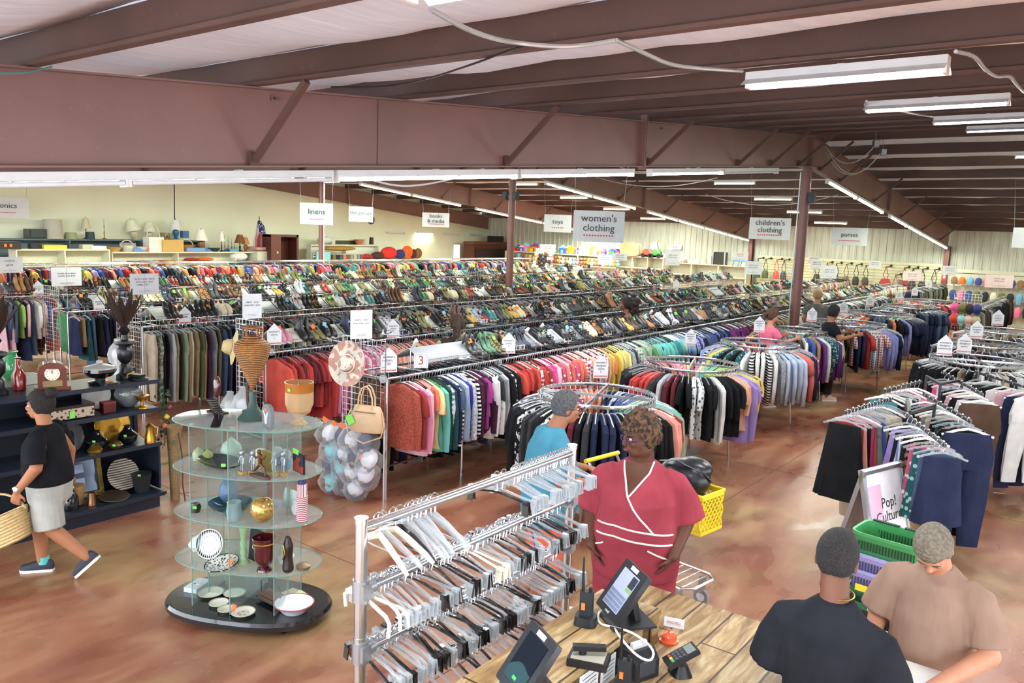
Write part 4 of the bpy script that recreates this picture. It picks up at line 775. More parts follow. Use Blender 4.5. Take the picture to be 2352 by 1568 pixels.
def patch(parent, o, tri, m, name, off=.003, n=14):
    bv = surf(o); a, b_, c_ = [Vector((x, 0, z)) for x, z in tri]; vs = []; fs = []; idx = {}
    for i in range(n+1):
        for j in range(n+1-i):
            p = a+(b_-a)*(i/n)+(c_-a)*(j/n); h = bv.ray_cast(Vector((p.x, 2, p.z)), Vector((0, -1, 0))); idx[i, j] = len(vs); vs.append((h[0]+h[1]*off) if h[0] else p)
    for i in range(n):
        for j in range(n-i):
            fs.append((idx[i, j], idx[i+1, j], idx[i, j+1]))
            if j < n-i-1: fs.append((idx[i+1, j], idx[i+1, j+1], idx[i, j+1]))
    return MB().add(vs, fs).build(name, m, parent)
def person(label, x, y, facing, scale=PS):
    t = thing('person', label, 'person', (x, y, 0)); t.rotation_euler = (0, 0, math.atan2(facing[1], facing[0])-PI/2); t.scale = (scale,)*3; return t
def shoe_on(parent, heel, d, cm, name='shoe', sole=WHITEPL, s=1., tilt=0.):
    q = MB(); R = Euler((tilt, 0, 0)).to_matrix(); yaw = math.atan2(d[1], d[0])-PI/2; R = Matrix.Rotation(yaw, 3, 'Z') @ R; h = Vector(heel); T = lambda p: h+R @ (Vector(p)*s)
    ys = [-.05, -.03, .03, .1, .17, .21, .225]; w = [.024, .036, .036, .042, .046, .036, .015]; hh = [.07, .09, .095, .075, .055, .045, .025]
    q.use(cm).loft([[T((ww*math.cos(a), yy, .018+zz*math.sin(a)**.8)) for a in [PI*i/11 for i in range(12)]] for yy, ww, zz in zip(ys, w, hh)])
    o = q.build(name, None, parent); MB().loft([[T((xx*(ww+.004), yy, zz)) for xx, zz in ((-1, 0), (1, 0), (1, .024), (-1, .024))] for yy, ww in zip(ys, w)]).build('sole', sole, o)
    q = MB()
    for k in range(4): q.bar(T((-.022, .05+.022*k, .105-.01*k)), T((.022, .05+.022*k, .105-.01*k)), .005, .004)
    return o, q
def RH(yaw=0, pitch=0, roll=0): return Euler((pitch, roll, yaw)).to_matrix()   # yaw + turns the face to the figure's left (-X), pitch - looks down
# ---- woman in red scrubs
T_ = person('woman in dark red scrubs with white piping, glasses and short curly hair by the counter', -2.60, 4.98, (.33, -.94), PS*.978)
SK = skin('5d3a2a'); R = RH(-.95, -.18); hc = (.01, .03, 1.60)
q = MB(); headshape(q, hc, R, 1.06, 1.3, 1.0); limb(q, [(0, -.03, 1.40), (0, 0, 1.5)], [.085, .08]); torso(q, [(1.2, .2, .17, 0, .01), (1.32, .17, .1, 0, 0), (1.40, .13, .09, 0, -.01), (1.44, .07, .07, 0, -.01)])
for s in (-1, 1):
    wr = (s*.255, .17, .90); limb(q, [(s*.19, -.01, 1.30), (s*.305, -.05, 1.08), wr], [.065, .060, .036]); hand(q, wr, (-s*.45, .1, -.75), (-s, -.2, -.2), s, .3)
torso(q, [(.8, .2, .18, 0, 0), (1.0, .2, .18, 0, 0), (1.22, .19, .16, 0, 0)])
for s in (-1, 1): limb(q, [(s*.13, 0, .80), (s*.13, .01, .45), (s*.13, 0, .10)], [.15, .10, .06])
remesh(q, 'body', SK, T_, .007)
SCR = fab('ad3648'); q = MB()
torso(q, [(.70, .275, .225, 0, 0), (.78, .285, .235, 0, .01), (.88, .285, .25, 0, .02), (1.0, .275, .26, 0, .03), (1.1, .255, .235, 0, .02), (1.2, .245, .225, 0, .03), (1.29, .23, .18, 0, .01), (1.35, .205, .125, 0, -.01), (1.40, .15, .10, 0, -.02), (1.44, .095, .085, 0, -.02)], 32)
for s in (-1, 1): q.tube([(s*.14, -.01, 1.345), (s*.205, -.015, 1.30), (s*.27, -.035, 1.19), (s*.315, -.045, 1.07)], [(.065, .075), (.085, .10), (.09, .11), (.10, .115)], 18)
top = remesh(q, 'scrub_top', SCR, T_, .011, 5)
q = MB(); torso(q, [(.62, .245, .2, 0, 0), (.8, .26, .22, 0, 0)])
for s in (-1, 1): q.tube([(s*.13, 0, .75), (s*.14, 0, .45), (s*.14, -.01, .06)], [.145, .125, .105], 18)
remesh(q, 'scrub_trousers', SCR, T_, .012)
WP = mat('efeae4', .8, name='white_piping')
patch(T_, top, ((.11, 1.43), (-.10, 1.43), (.035, 1.25)), SK, 'neckline')
piping(T_, top, [(.10, 1.455), (.085, 1.38), (.035, 1.25)], .006, WP, 'piping', off=.004); piping(T_, top, [(-.09, 1.455), (-.07, 1.38), (.035, 1.25), (-.05, 1.14), (-.14, 1.045)], .006, WP, 'piping', off=.004)
for z in (1.06, 1.0): piping(T_, top, [(.22, z+.0), (.1, z+.015), (-.1, z-.005), (-.24, z-.03)], .006, WP, 'piping', off=.004)
piping(T_, top, [(-.11, .95), (-.24, .87)], .006, WP, 'piping', off=.004); piping(T_, top, [(.17, .95), (.25, .9)], .006, WP, 'piping', off=.004)
face(T_, hc, R, 1.06, '20150f', '7c3f3a', '5f3a63'); hairshell(T_, hc, R, hairmat('1a1210', '6b4a2a', 40), 1.06, .026, .055, -.055, .22, 34, full=.7, crown=.4)
for s in (-1, 1): shoe_on(T_, (s*.14, -.04, .0), (0, 1), mat('2a2a2e', .6))
# ---- man in the blue t-shirt pushing a cart
T_ = person('grey-haired man in a turquoise t-shirt and orange shorts holding the cart handle', -3.62, 5.30, (.62, .79), PS*.965)
SK = skin('a56f52'); hc = (.0, .13, 1.60); R = RH(-.05, -.14)
q = MB(); headshape(q, hc, R, 1.0, .5, 1.04); limb(q, [(0, .04, 1.42), (0, .10, 1.53)], [.068, .064])
torso(q, [(.85, .17, .12, 0, 0), (1.0, .18, .15, 0, .02), (1.2, .19, .13, 0, .02), (1.34, .15, .08, 0, .03), (1.42, .06, .05, 0, .03)])
limb(q, [(.17, .03, 1.34), (.27, .02, 1.12), (.21, .36, 1.07)], [.058, .047, .028]); hand(q, (.21, .36, 1.07), (-.25, .9, -.12), (0, 0, -1), 1, .8, 1, .5)
limb(q, [(-.17, .03, 1.34), (-.28, .06, 1.12), (-.2, .38, 1.07)], [.058, .047, .028]); hand(q, (-.2, .38, 1.07), (.25, .9, -.12), (0, 0, -1), -1, .8, 1, .5)
for s in (-1, 1): limb(q, [(s*.09, 0, .88), (s*.11, .02+.05*s, .48), (s*.11, -.02+.1*s, .08)], [.095, .06, .042])
remesh(q, 'body', SK, T_, .0065)
q = MB(); torso(q, [(.74, .225, .19, 0, .01), (.88, .235, .22, 0, .03), (1.0, .24, .235, 0, .05), (1.15, .235, .205, 0, .03), (1.3, .235, .165, 0, .02), (1.38, .205, .12, 0, .02), (1.445, .12, .085, 0, .03), (1.465, .075, .07, 0, .035)], 28)
for s in (-1, 1): q.tube([(s*.14, .03, 1.385), (s*.21, .03, 1.35), (s*.26, .02, 1.24), (s*.275, .02, 1.13)], [(.055, .06), (.075, .085), (.08, .085), (.085, .09)], 16)
remesh(q, 't_shirt', fab('3d98b5'), T_, .010, 5)
ORG = fab('f06a3a'); q = MB(); torso(q, [(.68, .19, .14, 0, 0), (.9, .19, .155, 0, .01)])
for s in (-1, 1): q.tube([(s*.095, 0, .8), (s*.105, .02, .6), (s*.115, .02, .42)], [.115, .12, .13], 16)
sh_ = remesh(q, 'shorts', ORG, T_, .011)
bvp = surf(sh_)
def strip(parent, path, w, m_, nm, yf):
    vs = []; 
    for x, z in path:
        for dx in (-w, 0, w):
            h = bvp.ray_cast(Vector((x+dx, yf*2, z)), Vector((0, -yf, 0))); vs.append(h[0]+h[1]*.003 if h[0] else Vector((x+dx, 0, z)))
    n_ = len(path); MB().add(vs, [(3*i+j, 3*i+j+1, 3*i+j+4, 3*i+j+3) for i in range(n_-1) for j in range(2)]).build(nm, m_, parent)
strip(T_, [(.05, .78), (.07, .68), (.08, .58), (.07, .48), (.06, .43)], .035, fab('5a35a8'), 'purple_panel', -1); strip(T_, [(.11, .72), (.13, .62), (.15, .52), (.17, .44)], .02, fab('b9b6c9'), 'grey_panel', -1)
face(T_, hc, R, 1., '2a2624', '8c5a4c', '2a2626'); hairshell(T_, hc, R, hairmat('47494c', '66686b', 80), 1.02, .012, .062, -.075, .04, 60)
for s in (-1, 1): shoe_on(T_, (s*.11, -.04+.1*s, .0), (0, 1), mat('d8d8d8', .6))
# ---- man in black t-shirt, seen from behind
T_ = person('short-haired man in a black t-shirt and gold necklace, back to the camera', -.87, 3.57, (.05, 1.), 1.025)
SK = skin('6b4433'); hc = (-.03, .075, 1.74); R = RH(.1, -.42)
q = MB(); headshape(q, hc, R, 1.04, 0); limb(q, [(0, .0, 1.52), (-.02, .04, 1.66)], [.066, .06])
torso(q, [(.9, .16, .11, 0, 0), (1.1, .16, .11, 0, 0), (1.35, .15, .1, 0, 0), (1.46, .13, .07, 0, 0), (1.54, .06, .05, 0, 0)])
for s in (-1, 1): wr = (s*.2, .38, 1.13); limb(q, [(s*.17, .0, 1.42), (s*.265, .03, 1.2), wr], [.055, .048, .028]); hand(q, wr, (-s*.3, .9, -.1), (0, 0, -1), s, .4)
for s in (-1, 1): limb(q, [(s*.1, 0, .95), (s*.11, .02, .5), (s*.11, -.02, .08)], [.095, .06, .045])
remesh(q, 'body', SK, T_, .0065)
q = MB(); torso(q, [(.84, .215, .14, 0, 0), (1.0, .20, .135, 0, 0), (1.2, .19, .135, 0, .005), (1.35, .2, .145, 0, 0), (1.45, .195, .12, 0, -.005), (1.51, .165, .095, 0, 0), (1.56, .11, .08, 0, .005), (1.59, .076, .07, 0, .015)], 28)
for s in (-1, 1): q.tube([(s*.12, 0, 1.475), (s*.185, .0, 1.44), (s*.235, .01, 1.33), (s*.268, .02, 1.2)], [(.06, .07), (.08, .09), (.088, .095), (.095, .1)], 16)
remesh(q, 't_shirt', fab('22242c'), T_, .010, 5)
q = MB(); torso(q, [(.75, .17, .12, 0, 0), (.95, .175, .13, 0, 0)])
for s in (-1, 1): q.tube([(s*.1, 0, .85), (s*.11, .01, .45), (s*.11, 0, .06)], [.115, .09, .07], 16)
remesh(q, 'trousers', fab('23262e'), T_, .012)
MB().tube([(.071*math.sin(a)-.005, .02-.067*math.cos(a)+.012, 1.602+.012*math.cos(a*.5)*0+.018*(1-math.cos(a))*.3) for a in [2*PI*i/30 for i in range(30)]], .003, 6, closed=True).build('necklace', mat('d9b15a', .25, .9), T_)
face(T_, hc, R, 1.04); hairshell(T_, hc, R, hairmat('121214', '2c2a2a', 120), 1.05, .010, .06, -.075, .0)
# ---- man in the tan t-shirt looking down
T_ = person('grey-haired man in a tan t-shirt looking down and leaning on the counter', -.61, 4.57, (-.12, -1.), PS*.885)
SK = skin('bb8468'); hc = (.0, .17, 1.66); R = RH(.1, -1.0)
q = MB(); headshape(q, hc, R, 1.03, .2); limb(q, [(0, .03, 1.5), (0, .10, 1.59)], [.068, .064])
torso(q, [(.9, .17, .12, 0, 0), (1.1, .17, .13, 0, .02), (1.3, .15, .1, 0, .02), (1.42, .13, .07, 0, .02), (1.5, .06, .05, 0, .02)])
wr = (.21, .33, 1.04); limb(q, [(.17, .03, 1.38), (.265, .05, 1.17), wr], [.062, .052, .03]); hand(q, wr, (-.5, .8, -.15), (0, 0, -1), 1, .45)
wr = (-.12, .43, 1.07); limb(q, [(-.17, .03, 1.38), (-.285, .1, 1.18), wr], [.062, .052, .03]); hand(q, wr, (.55, .8, -.1), (0, 0, -1), -1, .5)
for s in (-1, 1): limb(q, [(s*.1, 0, .95), (s*.11, .02, .5), (s*.11, -.02, .08)], [.095, .06, .045])
remesh(q, 'body', SK, T_, .0065)
q = MB(); torso(q, [(.86, .21, .16, 0, .02), (.95, .205, .175, 0, .03), (1.1, .205, .175, 0, .03), (1.25, .2, .16, 0, .03), (1.37, .2, .14, 0, .02), (1.45, .175, .105, 0, .02), (1.51, .11, .085, 0, .03), (1.545, .08, .072, 0, .045)], 28)
for s in (-1, 1): q.tube([(s*.12, .02, 1.44), (s*.19, .03, 1.405), (s*.235, .04, 1.31), (s*.27, .06, 1.2)], [(.06, .07), (.08, .09), (.085, .09), (.088, .092)], 16)
remesh(q, 't_shirt', fab('a88672'), T_, .010, 5)
q = MB(); torso(q, [(.75, .17, .12, 0, 0), (.95, .175, .14, 0, 0)])
for s in (-1, 1): q.tube([(s*.1, 0, .85), (s*.11, .01, .45), (s*.11, 0, .06)], [.115, .09, .07], 16)
remesh(q, 'trousers', fab('8f9096'), T_, .012)
face(T_, hc, R, 1.03, '5a5048', 'a5655a'); hairshell(T_, hc, R, hairmat('6a6254', '857d6e', 60), 1.04, .012, .055, -.06, .05, 24, crown=.6)
# ---- woman with wicker basket at the left
foot1 = PZ(112, 1338); T_ = person('dark-haired woman in a black t-shirt and pale shorts walking left with a wicker basket', -7.32, 2.99, (-.72, -.69), 1.0)
SK = skin('a8704f'); hc = (.02, .06, 1.53); R = RH(.0, -.05)
q = MB(); headshape(q, hc, R, 1.0, .5); limb(q, [(0, .01, 1.34), (0, .04, 1.46)], [.062, .058])
torso(q, [(.85, .19, .15, 0, 0), (1.0, .19, .15, 0, 0), (1.2, .17, .11, 0, .02), (1.28, .13, .07, 0, 0), (1.35, .06, .05, 0, 0)])
wr = (-.32, .12, .87); limb(q, [(-.17, .0, 1.25), (-.30, -.03, 1.06), wr], [.066, .052, .03]); hand(q, wr, (-.05, .15, -.95), (1, 0, 0), 1, .95, 1, .4)
wr2 = (.28, -.05, .84); limb(q, [(.17, .0, 1.25), (.28, -.06, 1.06), wr2], [.066, .052, .03]); hand(q, wr2, (0, .1, -1), (-1, 0, 0), -1, .5)
limb(q, [(-.09, 0, .82), (-.10, -.05, .45), (-.10, -.33, .20)], [.12, .07, .045]); limb(q, [(.09, 0, .82), (.08, .14, .46), (.07, .12, .09)], [.12, .07, .045])
remesh(q, 'body', SK, T_, .0065)
q = MB(); torso(q, [(.86, .225, .19, 0, .0), (.95, .23, .2, 0, .01), (1.08, .215, .185, 0, .02), (1.2, .215, .165, 0, .03), (1.29, .2, .125, 0, .01), (1.345, .13, .09, 0, .0), (1.375, .08, .075, 0, .01)], 28)
for s in (-1, 1): q.tube([(s*.14, 0, 1.32), (s*.21, .0, 1.28), (s*.26, -.01, 1.18), (s*.285, -.02, 1.09)], [(.055, .065), (.075, .085), (.08, .085), (.085, .088)], 16)
remesh(q, 't_shirt', fab('17191f'), T_, .010, 5)
q = MB(); torso(q, [(.7, .2, .17, 0, .0), (.88, .215, .185, 0, 0)])
q.tube([(-.10, 0, .78), (-.11, -.02, .6), (-.12, -.04, .47)], [.125, .13, .125], 16); q.tube([(.10, 0, .78), (.10, .06, .62), (.09, .11, .47)], [.125, .13, .125], 16)
remesh(q, 'shorts', fab('bdbcb4'), T_, .011)
face(T_, hc, R, 1.); hairshell(T_, hc, R, hairmat('14100f', '2a1f1b', 90), 1.03, .02, .06, -.07, .04); MB().ball((.02, -.04, 1.645), (.06, .055, .05), 14, 10).build('hair_bun', hairmat('14100f', '2a1f1b', 90), T_)
MB().tube([(-.32+.033*math.cos(a), .115+.033*math.sin(a), .9) for a in [2*PI*i/14 for i in range(14)]], .007, 6, closed=True).ball((-.356, .115, .9), (.008, .02, .02), 10, 6).build('wristwatch', WHITEPL, T_)
NV = mat('1d2230', .6); o, ql = shoe_on(T_, (.07, .08, .0), (-.1, 1), NV); ql.build('laces', mat('e0487e', .6), o); MB().cyl((.07, .11, .07), (.07, .11, .135), .047, 12).build('sock', mat('58c4bd', .9), T_)
o, ql = shoe_on(T_, (-.10, -.40, .155), (0, 1), NV, tilt=-.75); ql.build('laces', mat('e0487e', .6), o)
# its basket: carried, a thing of its own
WK = mat('c9ad78', .7, var=.15, scale=40, bump=.8, name='wicker'); WKD, nt, b = newmat('dark_wicker'); b.inputs['Roughness'].default_value = .55; tc = N(nt, 'ShaderNodeTexCoord'); w1 = N(nt, 'ShaderNodeTexWave', bands_direction='Z', i_Scale=19., i_Distortion=2.5); w2 = N(nt, 'ShaderNodeTexNoise', i_Scale=38., i_Detail=2.)
for n_ in (w1, w2): nt.links.new(tc.outputs['Object'], n_.inputs[0])
mu = N(nt, 'ShaderNodeMath', operation='MULTIPLY'); nt.links.new(w1.outputs[0], mu.inputs[0]); nt.links.new(w2.outputs[0], mu.inputs[1]); nt.links.new(ramp(nt, mu.outputs[0], [(.05, lin('5e3a1c')), (.25, lin('9a6634')), (.5, lin('b8844c'))]).outputs[0], b.inputs[0])
bp = N(nt, 'ShaderNodeBump', i_Strength=1., i_Distance=.01); nt.links.new(mu.outputs[0], bp.inputs['Height']); nt.links.new(bp.outputs[0], b.inputs['Normal'])
def weave_basket(t, w, d, h, m_, lip=1.15, rows=9, n=28, nm='bowl'):
    q = MB(); L_ = []
    for k in range(rows*2+1):
        f = k/(rows*2); ww = w*(.75+.25*f*lip); o_ = .004*(1 if k % 2 else -1); L_.append(oval(ww+o_, d*(.7+.3*f)+o_, h*f, n, 0, 0, .85))
    q.loft(L_, cap=False); q.add([(0, 0, .002)]+[tuple(p) for p in L_[0]], [(0, i+1, (i+1) % n+1) for i in range(n)])
    o = q.build(nm, m_, t, solid=.006); MB().tube([(x, y, z) for x, y, z in L_[-1]], .008, 6, closed=True).build('rim', m_, t); return o
B = thing('wicker_basket', 'long pale wicker basket with an arched handle carried by the walking woman', 'basket', (-7.33, 2.66, .38), math.atan2(.61, .79)); weave_basket(B, .25, .17, .24, WK)
MB().tube([(-.27*math.cos(a), 0, .22+.23*math.sin(a)) for a in [PI*i/14 for i in range(15)]], .010, 7).build('handle', WK, B); B.rotation_euler.y = -.45
# ---- shoppers among the racks
def shopper(label, x, y, facing, h, top, skinc, hair, pose='down', cap=None, long=0, bottom='2c2f3a', headyaw=0, pitch=-.2, fat=0.):
    t = person(label, x, y, facing, PS*h/1.68); SK = skin(skinc); hc = (0, .04, 1.57); R = RH(headyaw, pitch); q = MB(); headshape(q, hc, R, 1., .2); limb(q, [(0, 0, 1.38), (0, .03, 1.5)], [.058, .055])
    torso(q, [(.85, .15, .11, 0, 0), (1.1, .15, .11, 0, 0), (1.33, .17, .09, 0, 0), (1.41, .07, .06, 0, 0)])
    for s in (-1, 1):
        wr = (s*.2, .4, 1.2) if pose == 'reach' else (s*.24, .1, .86); el = (s*.25, .06, 1.12) if pose == 'reach' else (s*.24, -.02, 1.08); limb(q, [(s*.18, 0, 1.32), el, wr], [.052, .042, .026]); d = Vector(wr)-Vector(el); hand(q, wr, d, (-s, 0, -.3), s, .6)
        limb(q, [(s*.09, 0, .85), (s*.1, .02, .46), (s*.1, -.02, .08)], [.09, .055, .04])
    remesh(q, 'body', SK, t, .009); q = MB(); f = fat
    torso(q, [(.84, .19+f, .14+f, 0, 0), (1.0, .18+f, .13+f, 0, 0), (1.2, .19+f, .13+f, 0, .01), (1.32, .185, .11, 0, 0), (1.385, .11, .075, 0, 0), (1.41, .07, .065, 0, .01)])
    for s in (-1, 1): e = (s*.235, .03, 1.2) if pose == 'reach' else (s*.235, -.01, 1.17); q.tube([(s*.13, 0, 1.34), (s*.19, 0, 1.3), e], [(.05, .06), (.065, .075), (.07, .075)], 14)
    remesh(q, 'shirt', fab(top), t, .012, 5); q = MB(); torso(q, [(.7, .16, .12, 0, 0), (.88, .175, .14, 0, 0)])
    for s in (-1, 1): q.tube([(s*.09, 0, .8), (s*.1, .01, .45), (s*.1, 0, .12)], [.11, .085, .07], 14)
    remesh(q, 'trousers', fab(bottom), t, .013); hm = hairmat(*hair); hairshell(t, hc, R, hm, 1.03, .018+.01*(long > 1), .058, -.08, .05)
    if long == 1: MB().tube([(0, -.07, 1.62), (0, -.12, 1.6), (0, -.14, 1.5), (0, -.12, 1.4)], [.03, .035, .03, .01], 10).build('ponytail', hm, t)
    if long == 2:
        q = MB().tube([(0, -.03, 1.66), (0, -.08, 1.55), (0, -.10, 1.42), (0, -.11, 1.28), (0, -.1, 1.2)], [(.07, .05), (.10, .06), (.105, .055), (.09, .045), (.05, .02)], 14); remesh(q, 'long_hair', hm, t, .012)
    if long == 3:
        q = MB(); rr_ = random.Random(5)
        for k in range(60): a = rr_.uniform(-1, 1); q.ball((a*.09, -.06-rr_.random()*.14, 1.68-rr_.random()*.30), rr_.uniform(.025, .045), 8, 6)
        remesh(q, 'curly_hair', hm, t, .01, 2)
    face(t, hc, R, 1.)
    for s in (-1, 1): shoe_on(t, (s*.1, -.04, 0), (0, 1), mat('caa890' if s else '', .6))
    return t
shopper('young woman in a bright pink top with a brown ponytail reaching into a round rack', -5.30, 15.0, (.55, .83), 1.62, 'ff6d92', 'c98f73', ('3a261c', '6a4a36', 80), 'reach', long=1, headyaw=-.4, pitch=-.4)
shopper('dark-haired person in a black jacket reaching into the dress shirt rack', -4.62, 16.55, (.75, .66), 1.66, '1d2026', '9a6546', ('0e0e10', '1e1d20', 80), 'reach', headyaw=.3, bottom='3a2a2e')
shopper('man in a grey sleeveless top with a print on the back, by the far rails', -6.0, 20.2, (-.4, .9), 1.72, '6f706c', 'b98063', ('9a7a58', 'c0a078', 80))
shopper('woman with voluminous dark curly hair looking left between the shoe trays', -8.15, 14.6, (-.85, -.5), 1.62, '3c2026', '8d5a42', ('16100e', '3a2a22', 50), long=3, headyaw=0, pitch=0)
shopper('woman seen from behind with long straight brown hair between the shoe trays', -8.1, 9.25, (-.62, .78), 1.60, '4a3a36', '9d6b50', ('2a1d15', '4d3826', 70), long=2)
# ================================================================ near fixtures and goods
NAVYM = mat('1a2333', .4, name='navy_enamel'); GOLD = mat('c79a3c', .28, .9, name='brass'); DKGL = mat('101418', .08, coat=1, name='black_glass'); WOODR = mat('5a2417', .4, var=.2, scale=14, name='mahogany')
TAGG, TAGO, TAGB = TAGC['green'], TAGC['orange'], TAGC['blue']
def lathe(name, label, cat, prof, m, loc, n=24, sx=1., sy=1., tagc=None, parts=(), group=None, rot=None, s=1.):
    t = thing(name, label, cat, loc, 0, group); t.scale = (s, s, s)
    if rot: t.rotation_euler = rot
    MB().lathe(prof, n=n, sx=sx, sy=sy).build('body', m, t)
    for nm, pf, mm in parts: MB().lathe(pf, n=n, sx=sx, sy=sy).build(nm, mm, t)
    if tagc:
        r0 = max(p[0] for p in prof); z0 = [p[1] for p in prof if p[0] == r0][0]; MB().box((r0*.75*sx, -r0*.62*sy, z0+.01), (.03, .004, .022), rz=.7).build('price_tag', tagc, t)
    return t
def plate(name, label, loc, r_, m, rimm, rot=(0, 0, 0), cat='plate', deep=.02, n=32, inner=None):
    t = thing(name, label, cat, loc); t.rotation_euler = rot
    MB().lathe([(0, 0), (r_*.55, 0), (r_*.97, deep), (r_, deep+.002), (r_*.96, deep-.001), (r_*.6, .006), (0, .005)], n=n).build('dish', m, t)
    MB().tube([(r_*math.cos(a), r_*math.sin(a), deep+.001) for a in [2*PI*i/n for i in range(n)]], .0045, 5, closed=True).build('rim', rimm, t)
    if inner: MB().lathe([(0, .0062), (r_*.5, .0066), (r_*.5, .0072), (0, .0072)], n=n).build('printed_centre', inner, t)
    return t
# ---- dark display shelf behind the walking woman
SX0, SX1, SY0, SY1 = -8.78, -8.24, 2.55, 4.52; SZ = [.19, .74, 1.13, 1.44]
t = thing('display_shelf', 'dark navy steel display shelf of vases and trays behind the walking woman', 'shelf', (SX0, SY0, 0)); o = Vector((SX0, SY0, 0))
MB().box((.27, (SY1-SY0)/2, .085), (.5, SY1-SY0-.02, .17)).build('plinth', NAVYM, t)
for k, z in enumerate(SZ): dx = .0 if k else .06; MB().box((.27+dx/2, (SY1-SY0)/2, z-.02), (.54+dx, SY1-SY0+(.06 if not k else 0), .03)).box((.535+dx, (SY1-SY0)/2, z-.022), (.012, SY1-SY0+.02, .045)).build('shelf_board', NAVYM, t)
q = MB().box((.0, (SY1-SY0)/2, .72), (.02, SY1-SY0, 1.38))
for j in range(34):
    for kk in range(3): q.box((.012, .06+j*.055, [.55, .62, .98][kk]), (.002, .012, .012))
q.build('peg_panel', mat('141b28', .5), t); MB().box((.0, SY1-SY0, .75), (.05, .04, 1.5)).build('upright', NAVYM, t); MB().box((.25, SY1-SY0+.01, .45), (.5, .02, .5)).build('end_panel', mat('1a2130', .5), t)
def sh(u, v, k): p = PX(u, v, -8.42); return Vector((p.x, p.y, SZ[k]))
SF = lambda y, k, dx=0.: (-8.45+dx, y, SZ[k]+.001)
# clock
cl = thing('mantel_clock', 'arched mahogany mantel clock with a round white dial on the dark shelf top', 'clock', (-8.45, 3.52, SZ[3])); cl.rotation_euler = (0, 0, PI/2-.35)
arch = lambda w, h, r0: [(-w, 0), (w, 0), (w, h), (w*.8, h+.015)]+[(w*.8*math.cos(a), h+.015+r0*math.sin(a)) for a in [PI*i/10 for i in range(1, 10)]]+[(-w*.8, h+.015), (-w, h)]
Rx = Euler((PI/2, 0, 0)).to_matrix(); WR2 = mat('6b3022', .35, var=.2, scale=10, coat=.4, name='polished_mahogany')
MB().prism(arch(.125, .2, .05), -.07, .07, Rx).build('case', WR2, cl); MB().box((0, 0, .015), (.32, .19, .035)).build('base', WR2, cl); MB().prism([(x*1.14, y) for x, y in arch(.125, .205, .058)][2:-1]+[(-.142, .195), (.142, .195)][:0], -.085, .085, Rx).build('top_moulding', WR2, cl)
for o_ in cl.children:
    pass
dl = MB().lathe([(0, 0), (.068, 0), (.068, .006), (0, .006)], n=28, R=Rx).build('dial', mat('eeead8', .5), cl); dl.location = (0, -.072, .165)
q = MB()
for k in range(12): a = k*PI/6; q.bar((.045*math.sin(a), -.008, .045*math.cos(a)), (.06*math.sin(a), -.008, .06*math.cos(a)), .005, .002)
q.build('hour_marks', BLACKPL, dl); MB().bar((0, -.009, 0), (-.012, -.009, .035), .004, .002).build('hour_hand', BLACKPL, dl); MB().bar((0, -.009, 0), (.002, -.009, .05), .003, .002).build('minute_hand', BLACKPL, dl)
MB().box((0, -.076, .065), (.17, .005, .06)).build('brass_pendulum_window', mat('a58b62', .3, .6), cl)
# urns, tureen and vases along the top
urn = [(0, 0), (.075, 0), (.075, .03), (.05, .05), (.05, .1), (.03, .13), (.06, .17), (.065, .25), (.045, .28), (.09, .31), (.085, .33), (.03, .34), (.025, .38), (.05, .42), (.02, .46), (0, .47)]
for y, lab in ((3.05, 'black stepped candle urn of dried leaves beside the clock'), (4.3, 'black urn holding dark leaves near the right end of the dark shelf')):
    u_ = lathe('urn', lab, 'urn', urn, mat('15161a', .3), (-8.52, y, SZ[3]), s=1.25); q = MB(); rr_ = random.Random(int(y*10))
    for k in range(11): a = rr_.uniform(0, 6.28); l = rr_.uniform(.16, .30); q.tube([(0, 0, .42), (l*.4*math.cos(a), l*.4*math.sin(a), .5+l*.3), (l*.8*math.cos(a), l*.8*math.sin(a), .48+l)], [(.01, .004), (.035, .006), (.004, .002)], 6)
    q.build('dried_leaves', mat('33251c', .5), u_)
tu = lathe('soup_tureen', 'wide black glass covered tureen with a pale lid on the dark shelf top', 'tureen', [(0, 0), (.11, 0), (.12, .02), (.05, .035), (.05, .055), (.12, .08), (.16, .13), (.155, .16), (0, .16)], DKGL, (-8.42, 3.98, SZ[3]), 28, tagc=TAGO); MB().lathe([(.158, .16), (.15, .175), (.05, .205), (0, .206)]).build('lid', mat('9fa39f', .3), tu); MB().ball((0, 0, .225), (.05, .03, .022), 12, 8).build('lid_finial', mat('b9b8ae', .4), tu)
for nm, lab, c, x, y, s, pf in (('vase', 'tall yellow-gold vase at the back of the dark shelf', 'c99a2e', -9.25, 2.95, 1.2, 0), ('vase', 'squat turquoise vase at the far left', '3c9c9c', -9.1, 2.38, .8, 0), ('bottle', 'dark blue bottle vase behind the urn', '2a2a8a', -9.3, 2.62, 1.0, 1), ('vase', 'green glass jar vase left of the urn', '2c7a45', -8.95, 2.72, .8, 0), ('bottle', 'tall thin green bottle at the far left of the dark shelf', '2b6a3c', -9.0, 2.5, .9, 1), ('vase', 'pair-shaped amber vase at the left edge of the picture', 'b9832f', -8.85, 2.25, .75, 0), ('vase', 'wide green glass vase behind the clock', '3f9a5f', -9.15, 3.42, .95, 0), ('jar', 'red lidded jar left of the clock', '8c1f1c', -8.62, 3.28, .9, 1), ('vase', 'small green pot left of the urn foot', '2d8a4c', -8.7, 2.78, .6, 0), ('jar', 'second amber jar at the left picture edge', 'c08f3c', -8.75, 2.36, .7, 0)):
    prof = [(0, 0), (.05, 0), (.09, .06), (.1, .13), (.06, .22), (.045, .25), (.06, .28), (.05, .28), (0, .27)] if not pf else [(0, 0), (.06, 0), (.065, .14), (.03, .2), (.022, .3), (.03, .31), (0, .31)]
    lathe(nm, lab, nm, prof, mat(c, .12, coat=.8), (x, y, SZ[3]), s=s*1.15)
